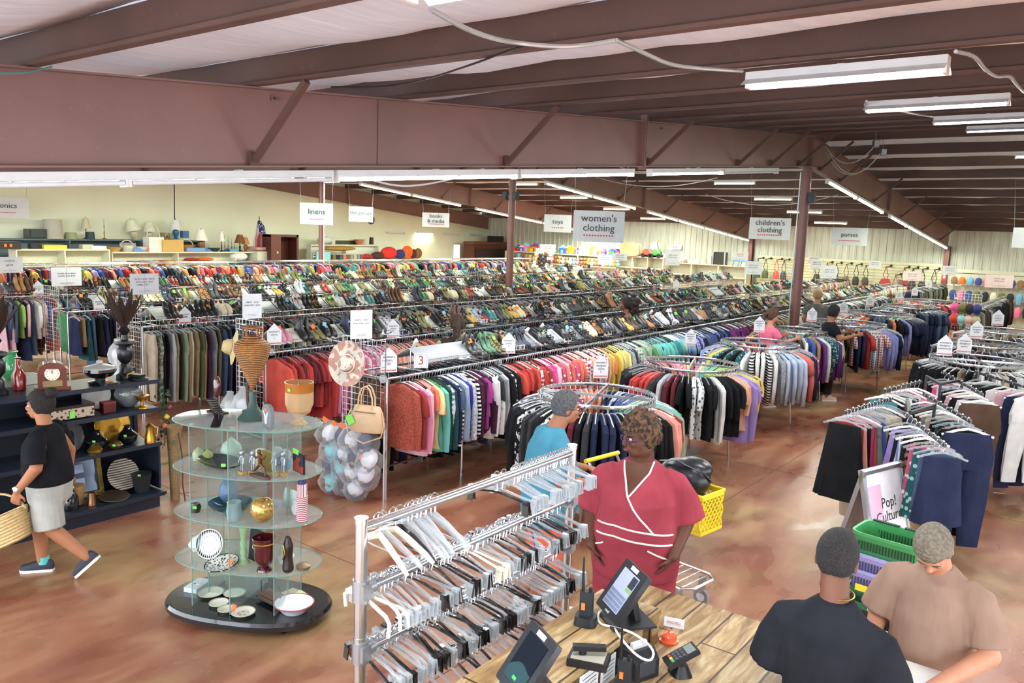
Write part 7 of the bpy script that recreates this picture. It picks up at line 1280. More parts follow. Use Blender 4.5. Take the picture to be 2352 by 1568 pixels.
# wire grids at the rack ends
def grid(x0, x1, y, z0, z1, label, legs=True, step=.07):
    t = thing('wire_grid', label, 'wire grid', (x1, y, 0)); q = MB(); w = x0-x1; n = int(w/step); k_ = int((z1-z0)/step)
    for i in range(n+1): q.bar((w*i/n, 0, z0), (w*i/n, 0, z1), .0055 if i % n else .012, .0055)
    for j in range(k_+1): q.bar((0, 0, z0+(z1-z0)*j/k_), (w, 0, z0+(z1-z0)*j/k_), .0055, .0055)
    q.build('mesh_panel', CHROME, t, flat=True)
    if legs:
        for x in (0, w): MB().cyl((x, 0, 0), (x, 0, z0+.1), .014, 8).build('leg', CHROME, t)
    return t
grid(-6.58, -7.3, 6.3, .84, 1.88, 'wire grid at the end of the nearest rack, hung with a hat and handbag'); grid(-8.95, -9.55, 6.36, .7, 1.86, 'wire grid panel at the end of the second rack, beside the wicker vase'); grid(-12.2, -12.95, 6.42, .7, 1.88, 'wire grid panel at the end of the third rack'); grid(-15.0, -15.6, 6.42, .7, 1.88, 'wire grid panel at the end of the skirt rack'); grid(-17.9, -18.7, 6.42, .7, 1.92, 'wire grid panel at the far left rack end'); grid(-2.8, -3.4, 22.6, .7, 2.0, 'wire grid stand hung with caps near the right edge')
for x, y, w, lab in ((-13.9, 17.5, .8, 'far wire grid under the toys price card'), (-11.5, 20, .8, 'far wire grid below the big sign'), (-10.0, 24, .8, "far wire grid beside the children's tops"), (-9.6, 29.4, .9, 'far wire grid in front of the purse wall')): grid(x, x-w, y, 1.2, 2.05, lab, step=.09)
# hat and handbag on the first grid
ht = thing('floral_sun_hat', 'cream sun hat with a red floral print hanging on the nearest wire grid', 'hat', PX(812, 830, -6.95), 0); ht.location = (-7.12, 6.22, 1.57); ht.rotation_euler = (PI/2-.1, 0, .4); FLH = fab('ece3cf', 'spot', 'cf9c86', .5)
MB().lathe([(0, .13), (.06, .125), (.085, .09), (.09, .02), (.12, .005), (.2, .02), (.235, .035), (.23, .03), (.11, -.005), (.08, .02), (0, .1)], n=32, sy=1.15).build('crown_and_brim', FLH, ht); MB().tube([(.092*math.cos(a), .092*1.15*math.sin(a), .03) for a in [2*PI*i/24 for i in range(24)]], .01, 6, closed=True).build('band', mat('f2eadb', .8), ht)
hb = thing('handbag', 'tan leather handbag with two handles and a green tag on the nearest wire grid', 'handbag', (-6.72, 6.16, .84), .35); TNL = mat('cfae88', .5, var=.08, scale=8, bump=.4, name='tan_leather')
q = MB(); q.loft([oval(.20, .075, 0, 24), oval(.215, .085, .03, 24), oval(.205, .08, .16, 24, rip=.02), oval(.165, .05, .28, 24, rip=.03), oval(.155, .035, .3, 24)]); q.build('bag_body', TNL, hb)
for y in (-.05, .02): MB().tube([(-.09, y, .27), (-.085, y, .40), (-.05, y, .50), (0, y+.02, .53), (.05, y, .50), (.085, y, .40), (.09, y, .27)], .010, 7).build('handle', TNL, hb)
MB().tube([(-.2, 0, .25), (-.27, -.02, .1), (-.2, -.06, -.06), (0, -.09, -.12), (.2, -.05, -.04), (.22, -.02, .1), (.19, 0, .24)], (.008), 6).build('shoulder_strap', TNL, hb); MB().box((0, -.062, .235), (.26, .012, .012)).build('zip', mat('8a6a4a', .5), hb); MB().box((-.17, -.09, .14), (.085, .004, .11), ry=-.5).build('price_tag', TAGG, hb)
# bagged caps
def cap(t, m_, pm):
    MB().lathe([(.0, .085), (.04, .08), (.07, .055), (.085, .02), (.085, 0), (0, 0)], n=20, sy=1.1).build('crown', m_, t); MB().loft([[(.07*math.cos(a)*1.05, -.08*math.sin(a)-.055*k*math.sin(a), .004-k*.012) for a in [PI*i/12 for i in range(13)]] for k in (0, .5, 1)], cap=False).build('peak', pm, t, solid=.004)
BGM = glassy('f4f6f8', .12, .12, 'bag_film')
r = random.Random(31); cols_ = [('e8eaf0', '2f3452'), ('2f3452', '2f3452'), ('e8eaf0', '3a4564'), ('2f3452', '3a4564'), ('7fd0d4', '66b8c4'), ('e6e8ee', '2f3452'), ('3a3f56', '2c3048'), ('e8eaf0', '6a7390'), ('4a5474', '2f3452'), ('7fd0d4', '2a3446'), ('e6e8ee', '2f3452'), ('e9eaf2', '3a4564'), ('7fd0d4', '7fd0d4'), ('3b2f3a', '2f3452'), ('e6e8ee', '2f3452')]
for i in range(15):
    cx_, cz_ = i % 4, i // 4; x = -7.34+.2*cx_+.05*(cz_ % 2); z = .70-.185*cz_; 
    w_ = {0: 'top', 1: 'second', 2: 'third', 3: 'bottom'}[cz_]; c1, c2 = cols_[i]; cn = {'e8': 'white and navy', 'e6': 'white and navy', 'e9': 'white and navy', '2f': 'navy', '7f': 'turquoise', '3a': 'dark blue', '4a': 'slate blue', '3b': 'dark'}[c1[:2]]
    t = thing('bagged_cap', '%s baseball cap in a clear bag, %s layer under the handbag' % (cn, w_), 'cap', (x, 6.16+.02*(i % 2), z), .3+r.uniform(-.3, .3), 'bagged caps on the nearest rack end'); t.rotation_euler.x = .9+r.uniform(-.2, .2); t.scale = (1.22,)*3
    cap(t, mat(c1, .8), mat(c2, .8)); MB().box((0, -.093, .035), (.035, .004, .03), rx=-.5).build('emblem', mat('b08a70', .7), t)
    q = MB(); rr2 = random.Random(i); rings = []
    for k, (a, z_) in enumerate(((.03, .15), (.10, .10), (.115, .03), (.11, -.05), (.10, -.09))): rings.append([(x_*(1+rr2.uniform(-.12, .12)), y_*(1.15+rr2.uniform(-.12, .12))-.02, zz_+rr2.uniform(-.01, .01)) for x_, y_, zz_ in oval(a, a, z_, 12)])
    q.loft(rings); q.build('clear_bag', BGM, t, sharp=20)
for k, (x, z, c) in enumerate(((-7.36, .88, 'o'), (-7.2, .86, 'o'), (-7.06, .86, 'o'), (-7.5+.2, .66, 'o'), (-6.72, .54, 'o'))):
    o = MB().box((0, 0, 0), (.07, .004, .055), ry=.5).build('price_tag', TAGO); o.location = (x, 6.08, z); o.rotation_euler.z = .3; tag(o, 'orange price tag on the bagged caps, %s' % ['far left', 'left of centre', 'below the handbag', 'second layer', 'lowest right'][k], 'price tag')
# straw hats and bags on the other grids
sh_ = thing('straw_hat', 'pale straw sun hat hanging on the second wire grid', 'hat', (-9.52, 6.28, 1.47)); sh_.rotation_euler = (PI/2-.2, .2, -.5); MB().lathe([(0, .14), (.07, .13), (.1, .08), (.1, .02), (.2, -.01), (.24, -.02), (.19, -.02), (.09, .01), (0, .1)], n=28).build('crown_and_brim', mat('dcc994', .8, var=.1, scale=30, bump=.4), sh_); MB().tube([(.103*math.cos(a), .103*math.sin(a), .03) for a in [2*PI*i/24 for i in range(24)]], .009, 6, closed=True).build('band', mat('cdb98a', .8), sh_)
for nm, lab, p, s, c in (('plastic_bag', 'clear plastic bag of hats hanging low on the second wire grid', (-9.15, 6.2, .75), .2, 'd9dee2'), ('plastic_bag', 'second clear plastic bag of hats low on the second wire grid', (-9.5, 6.22, .68), .16, 'cfe0dc'), ('plastic_bag', 'clear bag of pale hats on the third wire grid with a blue tag', (-12.6, 6.25, 1.0), .2, 'd6d4d0'), ('plastic_bag', 'crumpled clear bag at the end of the dark shelf top', (-12.5, 6.2, .72), .17, 'd9d4d0')):
    t = thing(nm, lab, 'bag', p); rr2 = random.Random(int(s*1000)); MB().loft([[(x_*(1+rr2.uniform(-.15, .15)), y_*(1+rr2.uniform(-.15, .15)), z_) for x_, y_, z_ in oval(a*s, a*s*.6, b_*s, 14)] for a, b_ in ((.3, -1), (.9, -.7), (1.05, -.1), (.8, .5), (.3, 1), (.35, 1.2))]).build('film', glassy('f2f4f6', .3, .15, 'bag_film'), t, sharp=20); MB().ball((0, 0, -.1*s), (.7*s, .4*s, .5*s), 12, 8).build('packed_hat', mat(c, .8), t)
# caps on the far stand
for k, (u, v, c, cn) in enumerate(((2275, 690, 'e0578c', 'pink'), (2295, 692, '6b6f3a', 'olive'), (2312, 690, '25262a', 'black'), (2330, 695, '2a3a78', 'blue'), (2272, 722, 'd23c34', 'red'), (2290, 722, '8fd0c8', 'mint'), (2308, 722, 'ddb6a8', 'pale'), (2262, 745, 'b9ad92', 'beige'))):
    p = PX(u, v, -3.05+.0*k); p.y = 22.5; t = thing('baseball_cap', '%s baseball cap hanging on the far cap stand' % cn, 'cap', Vector((-3.35+.16*(k % 4), 22.5, 1.65-.28*(k//4)))); t.rotation_euler = (1.0, 0, .3); t.scale = (1.25,)*3; cap(t, mat(c, .8), mat(c, .8))
# ---------------------------------------------------------------- cream wall: shelves and homeware
def S(px, p): return px*(p-CAMP).dot(_fw)/F_PX
WX = -29.6
def shelfrun(u0, u1, v, x, label, m_, depth=.5, thick=.05, zfloor=True, name='wall_shelf'):
    a, b_ = PX(u0, v, x), PX(u1, v, x); t = thing(name, label, 'shelf', (x, a.y, 0)); L_ = b_.y-a.y; z = (a.z+b_.z)/2
    MB().box((-depth/2, L_/2, z-thick/2), (depth, L_, thick)).build('shelf_board', m_, t); MB().box((-depth, L_/2, z/2), (.04, L_, z)).build('back_panel', m_, t)
    for k in range(max(2, int(L_/2.2))+1): MB().box((-depth/2, L_*k/max(2, int(L_/2.2)), z/2), (depth*.96, .04, z-.02)).build('upright', m_, t)
    MB().box((-depth/2, L_/2, z-.55), (depth, L_, .04)).build('lower_board', m_, t); return z
SHB = mat('5c6f78', .5, name='blue_grey_shelf'); SHC_ = mat('d5d6c0', .5, name='cream_shelf')
zB = shelfrun(-30, 470, 550, -29.9, 'blue-grey shelf of lamps along the cream wall at the left', SHB); zC = shelfrun(258, 660, 578, -28.6, 'long cream shelf of baskets along the cream wall', SHC_); zD = shelfrun(38, 252, 572, -28.2, 'cream cube shelf of frames and boxes at the left of the wall', SHC_, .6); zG = shelfrun(525, 990, 597, -28.4, 'low cream shelf behind the tall far rail', SHC_, .9); zE = shelfrun(720, 960, 582, -29.4, 'white stepped shelf of linens and cushions', mat('e0e2d4', .5))
shelfrun(715, 870, 562, -29.45, 'upper step of the white linen shelf', mat('e0e2d4', .5), .3)
def onz(u, z, x):
    y = yat(u, x, z) if (x > -60) else 0; return Vector((x, y, z))
def flamp(u, vb, hp, wp, label, bc, sc, x=-30.15, z=None, tilt=0., kind='body', shade=True):
    p = PX(u, vb, x); h = S(hp, p); w = S(wp, p); p.z = z if z else p.z; t = thing('table_lamp', label, 'lamp', p); t.rotation_euler.x = tilt; bm_ = mat(bc, .35, .3 if bc in ('8a6230', '2a2420') else 0)
    if kind == 'thin': pr = [(0, 0), (w*.35, 0), (w*.3, h*.04), (w*.06, h*.08), (w*.1, h*.3), (w*.04, h*.35), (w*.07, h*.55), (w*.03, h*.6), (w*.03, h*.8)]
    else: pr = [(0, 0), (w*.25, 0), (w*.2, h*.05), (w*.12, h*.08), (w*.28, h*.3), (w*.25, h*.42), (w*.08, h*.5), (w*.04, h*.7)]
    MB().lathe(pr, n=14).build('base', bm_, t)
    if shade: MB().lathe([(w*.5, h*.5), (w*.27, h*.97), (w*.26, h), (w*.25, h*.97), (w*.48, h*.5)], n=18).build('lamp_shade', mat(sc, .8), t); MB().cyl((0, 0, h*.9), (0, 0, h*1.06), w*.03, 6).build('finial', bm_, t)
    return t
flamp(198, 549, 48, 21, 'small lamp with three dark arms and a cream shade on the left shelf', '2a2420', 'cfc9a8', kind='thin'); flamp(218, 549, 40, 6, 'thin white glass lamp stem without shade', 'e4e4e0', 'ffffff', kind='thin', shade=False); flamp(240, 550, 58, 14, 'brass candelabra lamp without a shade on the left shelf', '8a6230', 'ffffff', kind='thin', shade=False)
flamp(312, 553, 50, 34, 'tilted lamp with a tall cream shade leaning over', 'cfc3a2', 'dfe2cc', tilt=.22); flamp(343, 553, 42, 30, 'cream shaded lamp with a floral vase base beside the tilted one', 'cdbf9c', 'e2e4d2'); flamp(404, 549, 44, 27, 'lamp with a blue vase base and white shade', '2f6f96', 'eceeec'); flamp(462, 562, 50, 30, 'brass urn lamp with a wide white shade', '7a5a2e', 'e9e9e0', x=-28.85, z=zC); flamp(509, 564, 46, 15, 'thin lamp with a small white shade behind the candlesticks', '2a2420', 'e9e9e0', kind='thin', z=zC, x=-28.85); flamp(551, 561, 38, 24, 'dark lamp with a brown bell shade', '2a2420', '7b4a2c', kind='thin', z=zC, x=-28.85); flamp(564, 557, 32, 18, 'brass lamp with a tan shade left of the flag', '8a6230', 'b98a58', x=-28.85, z=zC)
flamp(485, 562, 42, 8, 'pale candelabra stem on the cream shelf', 'cfcdb8', 'fff', kind='thin', shade=False, z=zC, x=-28.85)
for k, u in enumerate((516, 524, 532, 538)): flamp(u, 563, [46, 45, 36, 36][k], 8, '%s of the four dark candlesticks on the cream shelf' % ['leftmost', 'second', 'third', 'rightmost'][k], '2a2420', 'fff', kind='thin', shade=False, z=zC, x=-28.85)
def prim(name, label, cat, u, vb, wp, hp, m_, x, z=None, kind='box', dp=.8, parts=None):
    p = PX(u, vb, x); w, h = S(wp, p)*1.25, S(hp, p)
    if z: p.z = z
    t = thing(name, label, cat, p)
    if kind == 'box': MB().box((0, 0, h/2), (w*dp, w, h)).build('body', m_, t)
    elif kind == 'drum': MB().lathe([(w*.42, 0), (w*.36, h), (w*.35, h*.99), (w*.41, 0)], n=20).build('shade', m_, t)
    elif kind == 'bowl': MB().lathe([(0, 0), (w*.3, 0), (w*.5, h), (w*.48, h), (0, h*.2)], n=20).build('bowl', m_, t)
    elif kind == 'ball': MB().ball((0, 0, h/2), (w*dp/2, w/2, h/2), 14, 10).build('body', m_, t)
    if parts: parts(t, w, h)
    return t
def hndl(t, w, h): MB().tube([(0, -w*.45*math.cos(a), h*.9+h*.9*math.sin(a)) for a in [PI*i/10 for i in range(11)]], .02, 6).build('handle', mat('d8c48a' if 0 else 'cfc9b4', .6), t)
def crt(t, w, h): MB().box((.42*w, 0, h*.55), (.02, w*.8, h*.7)).build('screen', mat('4a5452', .1), t)
prim('television', 'small black portable television on the left shelf', 'television', 81, 550, 30, 22, mat('2a3234', .3), -30.1, zB, parts=crt); prim('drum_shade', 'large grey fabric drum lampshade standing alone on the left shelf', 'lampshade', 122, 550, 42, 44, mat('b9b6a8', .8), -30.1, zB, 'drum'); prim('drum_shade', 'flat woven green and cream lampshade on the left shelf', 'lampshade', 163, 551, 26, 15, mat('9fa883', .8), -30.1, zB, 'drum'); prim('planter', 'dark green round planter under the small lamp', 'planter', 207, 551, 20, 17, mat('1f3a3c', .5), -30.0, zB, 'drum')
prim('microwave', 'black box heater with two glowing orange dials at the left edge', 'appliance', 15, 565, 38, 17, mat('221f1f', .4), -28.4, zD, parts=lambda t, w, h: [MB().box((.41*w, s*w*.2, h*.5), (.02, w*.1, h*.4)).build('orange_dial', mat('f2662c', .4, emit=.6), t) for s in (-1, .2)])
prim('toy_blocks', 'yellow and white toy box on the cube shelf', 'box', 119, 573, 40, 9, mat('d9c94a', .5), -28.5, zD); prim('white_roll', 'white plastic pipe on the cube shelf', 'pipe', 222, 572, 26, 7, mat('e6e6e2', .4), -28.5, zD); prim('tissue_box', 'beige tissue box on the cube shelf', 'box', 198, 568, 19, 10, mat('c5c2ac', .6), -28.5, zD); prim('picture_stand', 'small black wire picture stand on the cube shelf', 'stand', 80, 573, 18, 12, mat('24262a', .6), -28.5, zD)
prim('basket', 'flat pale orange basket on the cream shelf', 'basket', 261, 577, 30, 10, mat('c9a05a', .7), -28.9, zC, 'bowl'); prim('basket', 'cream flower-printed basket with a tall handle', 'basket', 292, 577, 26, 14, mat('d9dcc8', .7), -28.9, zC, 'bowl', parts=hndl); prim('basket', 'plain grey-white bowl basket on the cream shelf', 'basket', 324, 576, 26, 11, mat('cfd3c6', .7), -28.9, zC, 'bowl'); prim('basket', 'white wicker basket with an arched handle', 'basket', 353, 575, 28, 33, mat('e4e6e0', .7), -28.9, zC, 'box', parts=hndl); prim('picnic_basket', 'large tan picnic basket with a green tag', 'basket', 388, 576, 40, 27, mat('c9a860', .7, var=.1, scale=30), -28.9, zC); prim('basket', 'round orange-brown basket with a dark handle', 'basket', 426, 575, 34, 15, mat('a9722c', .6, var=.15, scale=30), -28.9, zC, 'bowl', parts=hndl); prim('lampshade', 'pleated brown and cream striped lampshade behind the picnic basket', 'lampshade', 378, 550, 24, 17, fab('c9b98a', 'pin', '7a5a34', 1), -29.9, zB, 'drum')
prim('plastic_tub', 'clear plastic tub on the cream shelf', 'tub', 293, 556, 22, 20, CLEAR, -28.87, zC); prim('food_tub', 'blue lidded food tub by the brass lamp', 'tub', 440, 566, 36, 9, mat('6f9ad0', .4), -28.87, zC); prim('food_tub', 'blue lidded tub left of the white basket', 'tub', 318, 567, 20, 8, mat('5a8fd0', .4), -28.87, zC); prim('food_tub', 'orange and white tub by the white basket', 'tub', 334, 566, 18, 10, mat('d9643a', .4), -28.87, zC); prim('food_tub', 'purple lidded tub on the cream shelf', 'tub', 452, 572, 18, 7, mat('7a3fae', .4), -28.9, zC); prim('food_tub', 'pale blue tub beside the purple one', 'tub', 468, 572, 18, 6, mat('4f7fd0', .4), -28.9, zC); prim('wreath_bowl', 'dark green oval bowl on the cream shelf', 'bowl', 491, 571, 24, 8, mat('2a4038', .5), -28.9, zC, 'bowl'); prim('food_tub', 'small turquoise tub near the flag', 'tub', 533, 570, 18, 6, mat('3f9ac0', .4), -28.9, zC)
prim('small_picture', 'small blue picture on a stand beside the blue lamp', 'picture', 424, 546, 12, 16, mat('2f6aa8', .4), -30.1)
for k, (u, c, lab) in enumerate(((262, 'c9b06a', 'pile of thin hoop baskets under the cream shelf'), (305, '8a5a2c', 'brown trug under the cream shelf'), (330, 'a9742c', 'long wooden bowl under the cream shelf'), (352, 'd0cbb8', 'pale round basket under the cream shelf'), (386, 'c99a3a', 'yellow basket under the cream shelf'), (365, '8c3a2c', 'red-brown bowl under the cream shelf'))): prim('basket', lab, 'basket', u, 597, 22, 12, mat(c, .7), -28.8, zC-.53, 'bowl')
prim('folded_quilt', 'red and white folded quilt on the cream shelf', 'quilt', 600, 574, 46, 7, fab('c9392c', 'stripe', 'e8dcd4', 1), -28.8); prim('white_blanket', 'crumpled white blanket under the cream shelf', 'blanket', 548, 596, 34, 20, mat('e2e4e2', .9), -28.8, zG, 'ball'); prim('office_box', 'pale green-white cabinet box behind the far rail', 'box', 602, 598, 44, 22, mat('c9cfba', .6), -28.7, zG); prim('orange_cloth', 'orange cloth heap under the cream shelf', 'cloth', 470, 596, 34, 8, mat('e0783a', .9), -28.8, zG, 'ball'); prim('red_cloth', 'red cloth heap under the cream shelf', 'cloth', 440, 596, 30, 8, mat('b03a2c', .9), -28.8, zG, 'ball')
# flag
p = PX(596, 560, -28.85); p.z = zC; fl = thing('flag', 'furled American flag standing on the cream shelf', 'flag', p, 0); hF = S(78, p); MB().cyl((0, 0, 0), (0, 0, hF), .018, 8).build('pole', mat('5a4a34', .5), fl); MB().ball((0, 0, hF), .03, 8, 6).build('finial', GOLD, fl)
FLG = fab('b7343c', 'pin', 'f0eeee', .5); MB().loft([oval(.04, .04, hF*.9, 12), oval(.1, .17, hF*.7, 12, 0, .06, rip=.12), oval(.12, .30, hF*.35, 12, 0, .08, rip=.15), oval(.12, .34, hF*.08, 12, 0, .1, rip=.15)]).build('striped_cloth', fab('b7343c', 'pin', 'f0eeee', .28), fl); MB().loft([oval(.05, .05, hF*.9, 12), oval(.115, .17, hF*.72, 12, 0, .07, rip=.12), oval(.13, .19, hF*.52, 12, 0, .1, rip=.12)]).build('starred_canton', fab('27346b', 'floral', 'e8e8f0', .8), fl)
# open cabinet, door panel, cushions, clock, doorway
a, b_ = PX(624, 596, -28.0), PX(686, 596, -28.0); z1 = PX(655, 539, -28).z; cb = thing('open_cabinet', 'dark red-brown open wooden cabinet left of the linens column', 'cabinet', (-28, a.y, 0)); W_ = b_.y-a.y
for nm, c_, d_ in (('back_panel', (-.6, W_/2, z1/2), (.04, W_, z1)), ('left_side', (-.3, .05, z1/2), (.6, .1, z1)), ('right_side', (-.3, W_-.05, z1/2), (.6, .1, z1)), ('top', (-.3, W_/2, z1-.05), (.6, W_, .1)), ('middle_shelf', (-.3, W_/2, z1*.45), (.55, W_-.2, .05))): MB().box(c_, d_).build(nm, mat('4a1f18', .4, var=.1), cb)
MB().box((.01, W_*.15, z1*.5), (.03, W_*.35, z1)).build('door', mat('5a271c', .4), cb); MB().box((.03, W_*.2, z1*.72), (.004, .08, .08)).build('price_tag', TAGG, cb)
prim('blue_board', 'turquoise board in front of the linens column', 'board', 742, 594, 32, 19, mat('7ec4c4', .6), -28.6, zG, dp=.1); prim('straw_bundle', 'bundle of dried golden grass lying on the linen shelf', 'straw', 778, 576, 78, 11, mat('a8843a', .9, var=.3, scale=20, bump=.8), -28.8, kind='ball', dp=.4); prim('terracotta_pot', 'terracotta plant pot on the white stepped shelf', 'pot', 825, 563, 18, 13, mat('c07a5a', .7), -29.6, kind='bowl'); prim('black_planter', 'black cylinder planter beside the terracotta pot', 'planter', 853, 561, 10, 16, mat('1b1c1e', .5), -29.6, kind='drum'); prim('plush_bundle', 'white plush bundle in plastic above the linens', 'toy', 746, 560, 30, 18, mat('dfe2e2', .8), -29.7, kind='ball'); prim('wall_mirror', 'framed dark landscape mirror leaning on the cream wall', 'mirror', 800, 565, 80, 17, mat('d9dcc4', .6), -29.9, dp=.05, parts=lambda t, w, h: MB().box((.03*w, 0, h*.5), (.02, w*.8, h*.5)).build('dark_glass', mat('3a3a2c', .2), t))
for u, w, h, c, lab in ((868, 34, 17, '4a2a22', 'dark brown cushion'), (893, 40, 28, 'cf2f2a', 'red cushion with a white ring'), (919, 28, 22, '2a2f6a', 'navy cushion'), (935, 28, 30, 'e85a20', 'bright orange cushion'), (950, 18, 22, '4a1f1c', 'dark maroon cushion'), (960, 20, 24, '7a5230', 'brown patterned cushion'), (842, 30, 12, '9c2a2a', 'crimson cushion')): prim('cushion', lab+' on the linen shelf', 'cushion', u, 592, w, h, mat(c, .9), -28.8, zG, 'ball', .35)
for k in range(9): prim('folded_linen', '%s folded linen in the row left of the cushions' % ['khaki', 'black', 'slate', 'salmon', 'olive', 'grey', 'sand', 'blue-grey', 'rust'][k], 'linen', 766+8*k, 592, 7, 11, mat(['7a6a3a', '26282c', '4a5560', 'd9705a', '6a6238', '8a8e90', 'b9ac86', '6f8290', '9a4a34'][k], .9), -28.8, zG)
t = thing('wall_clock', 'round black wall clock half hidden by the garage sign', 'clock', PX(852, 505, XG+.05)); MB().tube([(-.03, 0, 0), (.03, 0, 0)], .22, 24).build('clock_case', BLACKPL, t); MB().tube([(.03, 0, 0), (.035, 0, 0)], .17, 24).build('dial', mat('3a3c40', .5), t)
dw = PX(1052, 545, XG+.03); struct(MB().box((XG+.03, dw.y, 1.1), (.06, .9, 2.2)).build('door_1', mat('e4e6dc', .5))); struct(MB().box((XG+.065, dw.y-.12, 1.15), (.02, .5, 2.0)).build('window_2', mat('f4f8f6', .4, emit=1.2, name='bright_doorway')))
prim('bookcase', 'long red-brown bookcase in the corner under a black crate', 'bookcase', 1125, 560, 120, 5, mat('6a3322', .5), -29.5, dp=.2, parts=lambda t, w, h: [MB().box((0, 0, -1.0), (w*.18, w*.98, 1.9)).build('carcass', mat('5a2a1e', .5), t), MB().box((w*.1, 0, -.5), (.03, w*.9, .5)).build('shelf_opening', mat('2a1c18', .7), t)])
prim('black_crate', 'black crate on the corner bookcase', 'crate', 1138, 558, 24, 16, mat('1c1e20', .6), -29.5)
# ---------------------------------------------------------------- toy shelves along the back wall
def ysh(u0, u1, v, y, label, tiers=2):
    a, b_ = PY(u0, v, y), PY(u1, v, y); t = thing('toy_shelf', label, 'shelf', (a.x, y, 0)); L_ = b_.x-a.x; z = (a.z+b_.z)/2; m_ = mat('d9d6c0', .5)
    for k in range(tiers+1): MB().box((L_/2, 0, z-.55*k), (L_, .6, .05)).build('shelf_board', m_, t)
    MB().box((L_/2, .3, z/2+.1), (L_, .03, z+.2)).build('back_panel', m_, t)
    for k in range(4): MB().box((L_*k/3, 0, z/2), (.05, .6, z)).build('upright', m_, t)
    return z
zT = ysh(1168, 1425, 583, 36.4, 'long cream toy shelf along the back wall, left of the suitcase'); zU = ysh(1425, 1530, 590, 36.4, 'toy shelf under the beige suitcase'); zV = ysh(1535, 1720, 607, 36.8, 'low pale shelf of knick-knacks on the back wall', 1)
TOYC = [('f2d22c', 'yellow'), ('d9392c', 'red'), ('3a6fd0', 'blue'), ('58b45a', 'green'), ('f08a2c', 'orange'), ('e87fb4', 'pink'), ('8fd0e8', 'pale blue'), ('7a4fc0', 'purple'), ('f4f2e8', 'white')]
r = random.Random(55)
def plush(p, s, c, label, g=None):
    t = thing('plush_toy', label, 'toy', p, r.uniform(-.5, .5), g); m_ = mat(c, .95, var=.1, scale=20); MB().ball((0, 0, s*.35), (s*.3, s*.25, s*.35), 12, 8).build('toy_body', m_, t); h_ = MB().ball((0, -s*.05, s*.82), (s*.24, s*.22, s*.22), 12, 8).build('toy_head', m_, t)
    for k in (-1, 1): MB().ball((k*s*.2, 0, s*1.0), (s*.09, s*.05, s*.09), 8, 6).build('ear', m_, h_); MB().ball((k*s*.3, -s*.1, s*.4), (s*.09, s*.12, s*.2), 8, 6).build('paw', m_, t)
def playset(p, s, c1, c2, label):
    t = thing('plastic_toy', label, 'toy', p, r.uniform(-.4, .4), 'plastic toys on the toy shelf'); m1, m2 = mat(c1, .4), mat(c2, .4); MB().box((0, 0, s*.35), (s*.8, s*.5, s*.7)).build('toy_body', m1, t); MB().prism([(-s*.45, s*.7), (s*.45, s*.7), (0, s*1.05)], -s*.28, s*.28, Euler((PI/2, 0, 0)).to_matrix()).build('toy_roof', m2, t); MB().box((0, -s*.26, s*.3), (s*.25, s*.03, s*.35)).build('toy_door', m2, t)
wheres = ['at the left end', 'left of centre', 'in the middle', 'right of centre', 'at the right end']
for i in range(26):
    f = i/25; (c, cn), (c2, cn2) = r.choice(TOYC), r.choice(TOYC); a = PY(1180+235*f, 583, 36.3); playset(Vector((a.x, 36.3+.1*(i % 2), zT)), r.uniform(.28, .5), c, c2, '%s plastic toy with %s top on the upper shelf, %s' % (cn, cn2, wheres[min(4, int(f*5))]))
PLC = [('b98a5a', 'tan'), ('e8dccb', 'cream'), ('2a2322', 'black'), ('e9a0b4', 'pink'), ('8a5a3a', 'brown'), ('f0eee8', 'white'), ('7fb8e0', 'blue'), ('d9a83a', 'golden')]
for i in range(30):
    f = i/29; c, cn = r.choice(PLC); a = PY(1175+245*f, 600, 36.1); plush(Vector((a.x, 36.1, zT-.52)), r.uniform(.3, .42), c, '%s plush animal on the second toy shelf, %s' % (cn, wheres[min(4, int(f*5))]), 'plush animals on the toy shelf')
for i in range(16):
    f = i/15; c, cn = r.choice(PLC[:5]); a = PY(1170+45*(i % 4), 640, 33+.25*i); plush(Vector((-24.2+.3*(i % 4), 33.4+.1*(i//4), .9+.32*(i//4))), r.uniform(.34, .46), c, '%s plush animal in the heap behind the middle column, %s' % (cn, ['bottom', 'lower middle', 'upper middle', 'top'][i//4]), 'plush animals in the heap')
rb = thing('toy_heap_bin', 'low bin under the tall heap of plush animals', 'bin', (-23.7, 33.6, 0)); MB().box((0, 0, .45), (1.5, .9, .9)).build('bin_body', mat('8a7a62', .8), rb)
sc = thing('suitcase', 'large beige soft suitcase standing on the toy shelf', 'suitcase', PY(1448, 590, 36.2)); sc.location.z = zU; w_, h_ = S(50, sc.location), S(32, sc.location); MB().loft([[(x_, y_, z_+h_/2) for x_, z_, y_ in oval(w_/2*s_, h_/2*s_, yy, 28, 0, 0, .45)] for s_, yy in ((.93, -.18), (1, -.14), (1, .14), (.93, .18))]).build('suitcase_body', mat('c2ab84', .8, var=.05), sc); MB().loft([[(x_, y_, z_+h_/2) for x_, z_, y_ in oval(w_/2*1.01, h_/2*1.01, yy, 28, 0, 0, .45)] for yy in (-.13, -.10)]).build('dark_piping', mat('3a3228', .7), sc)
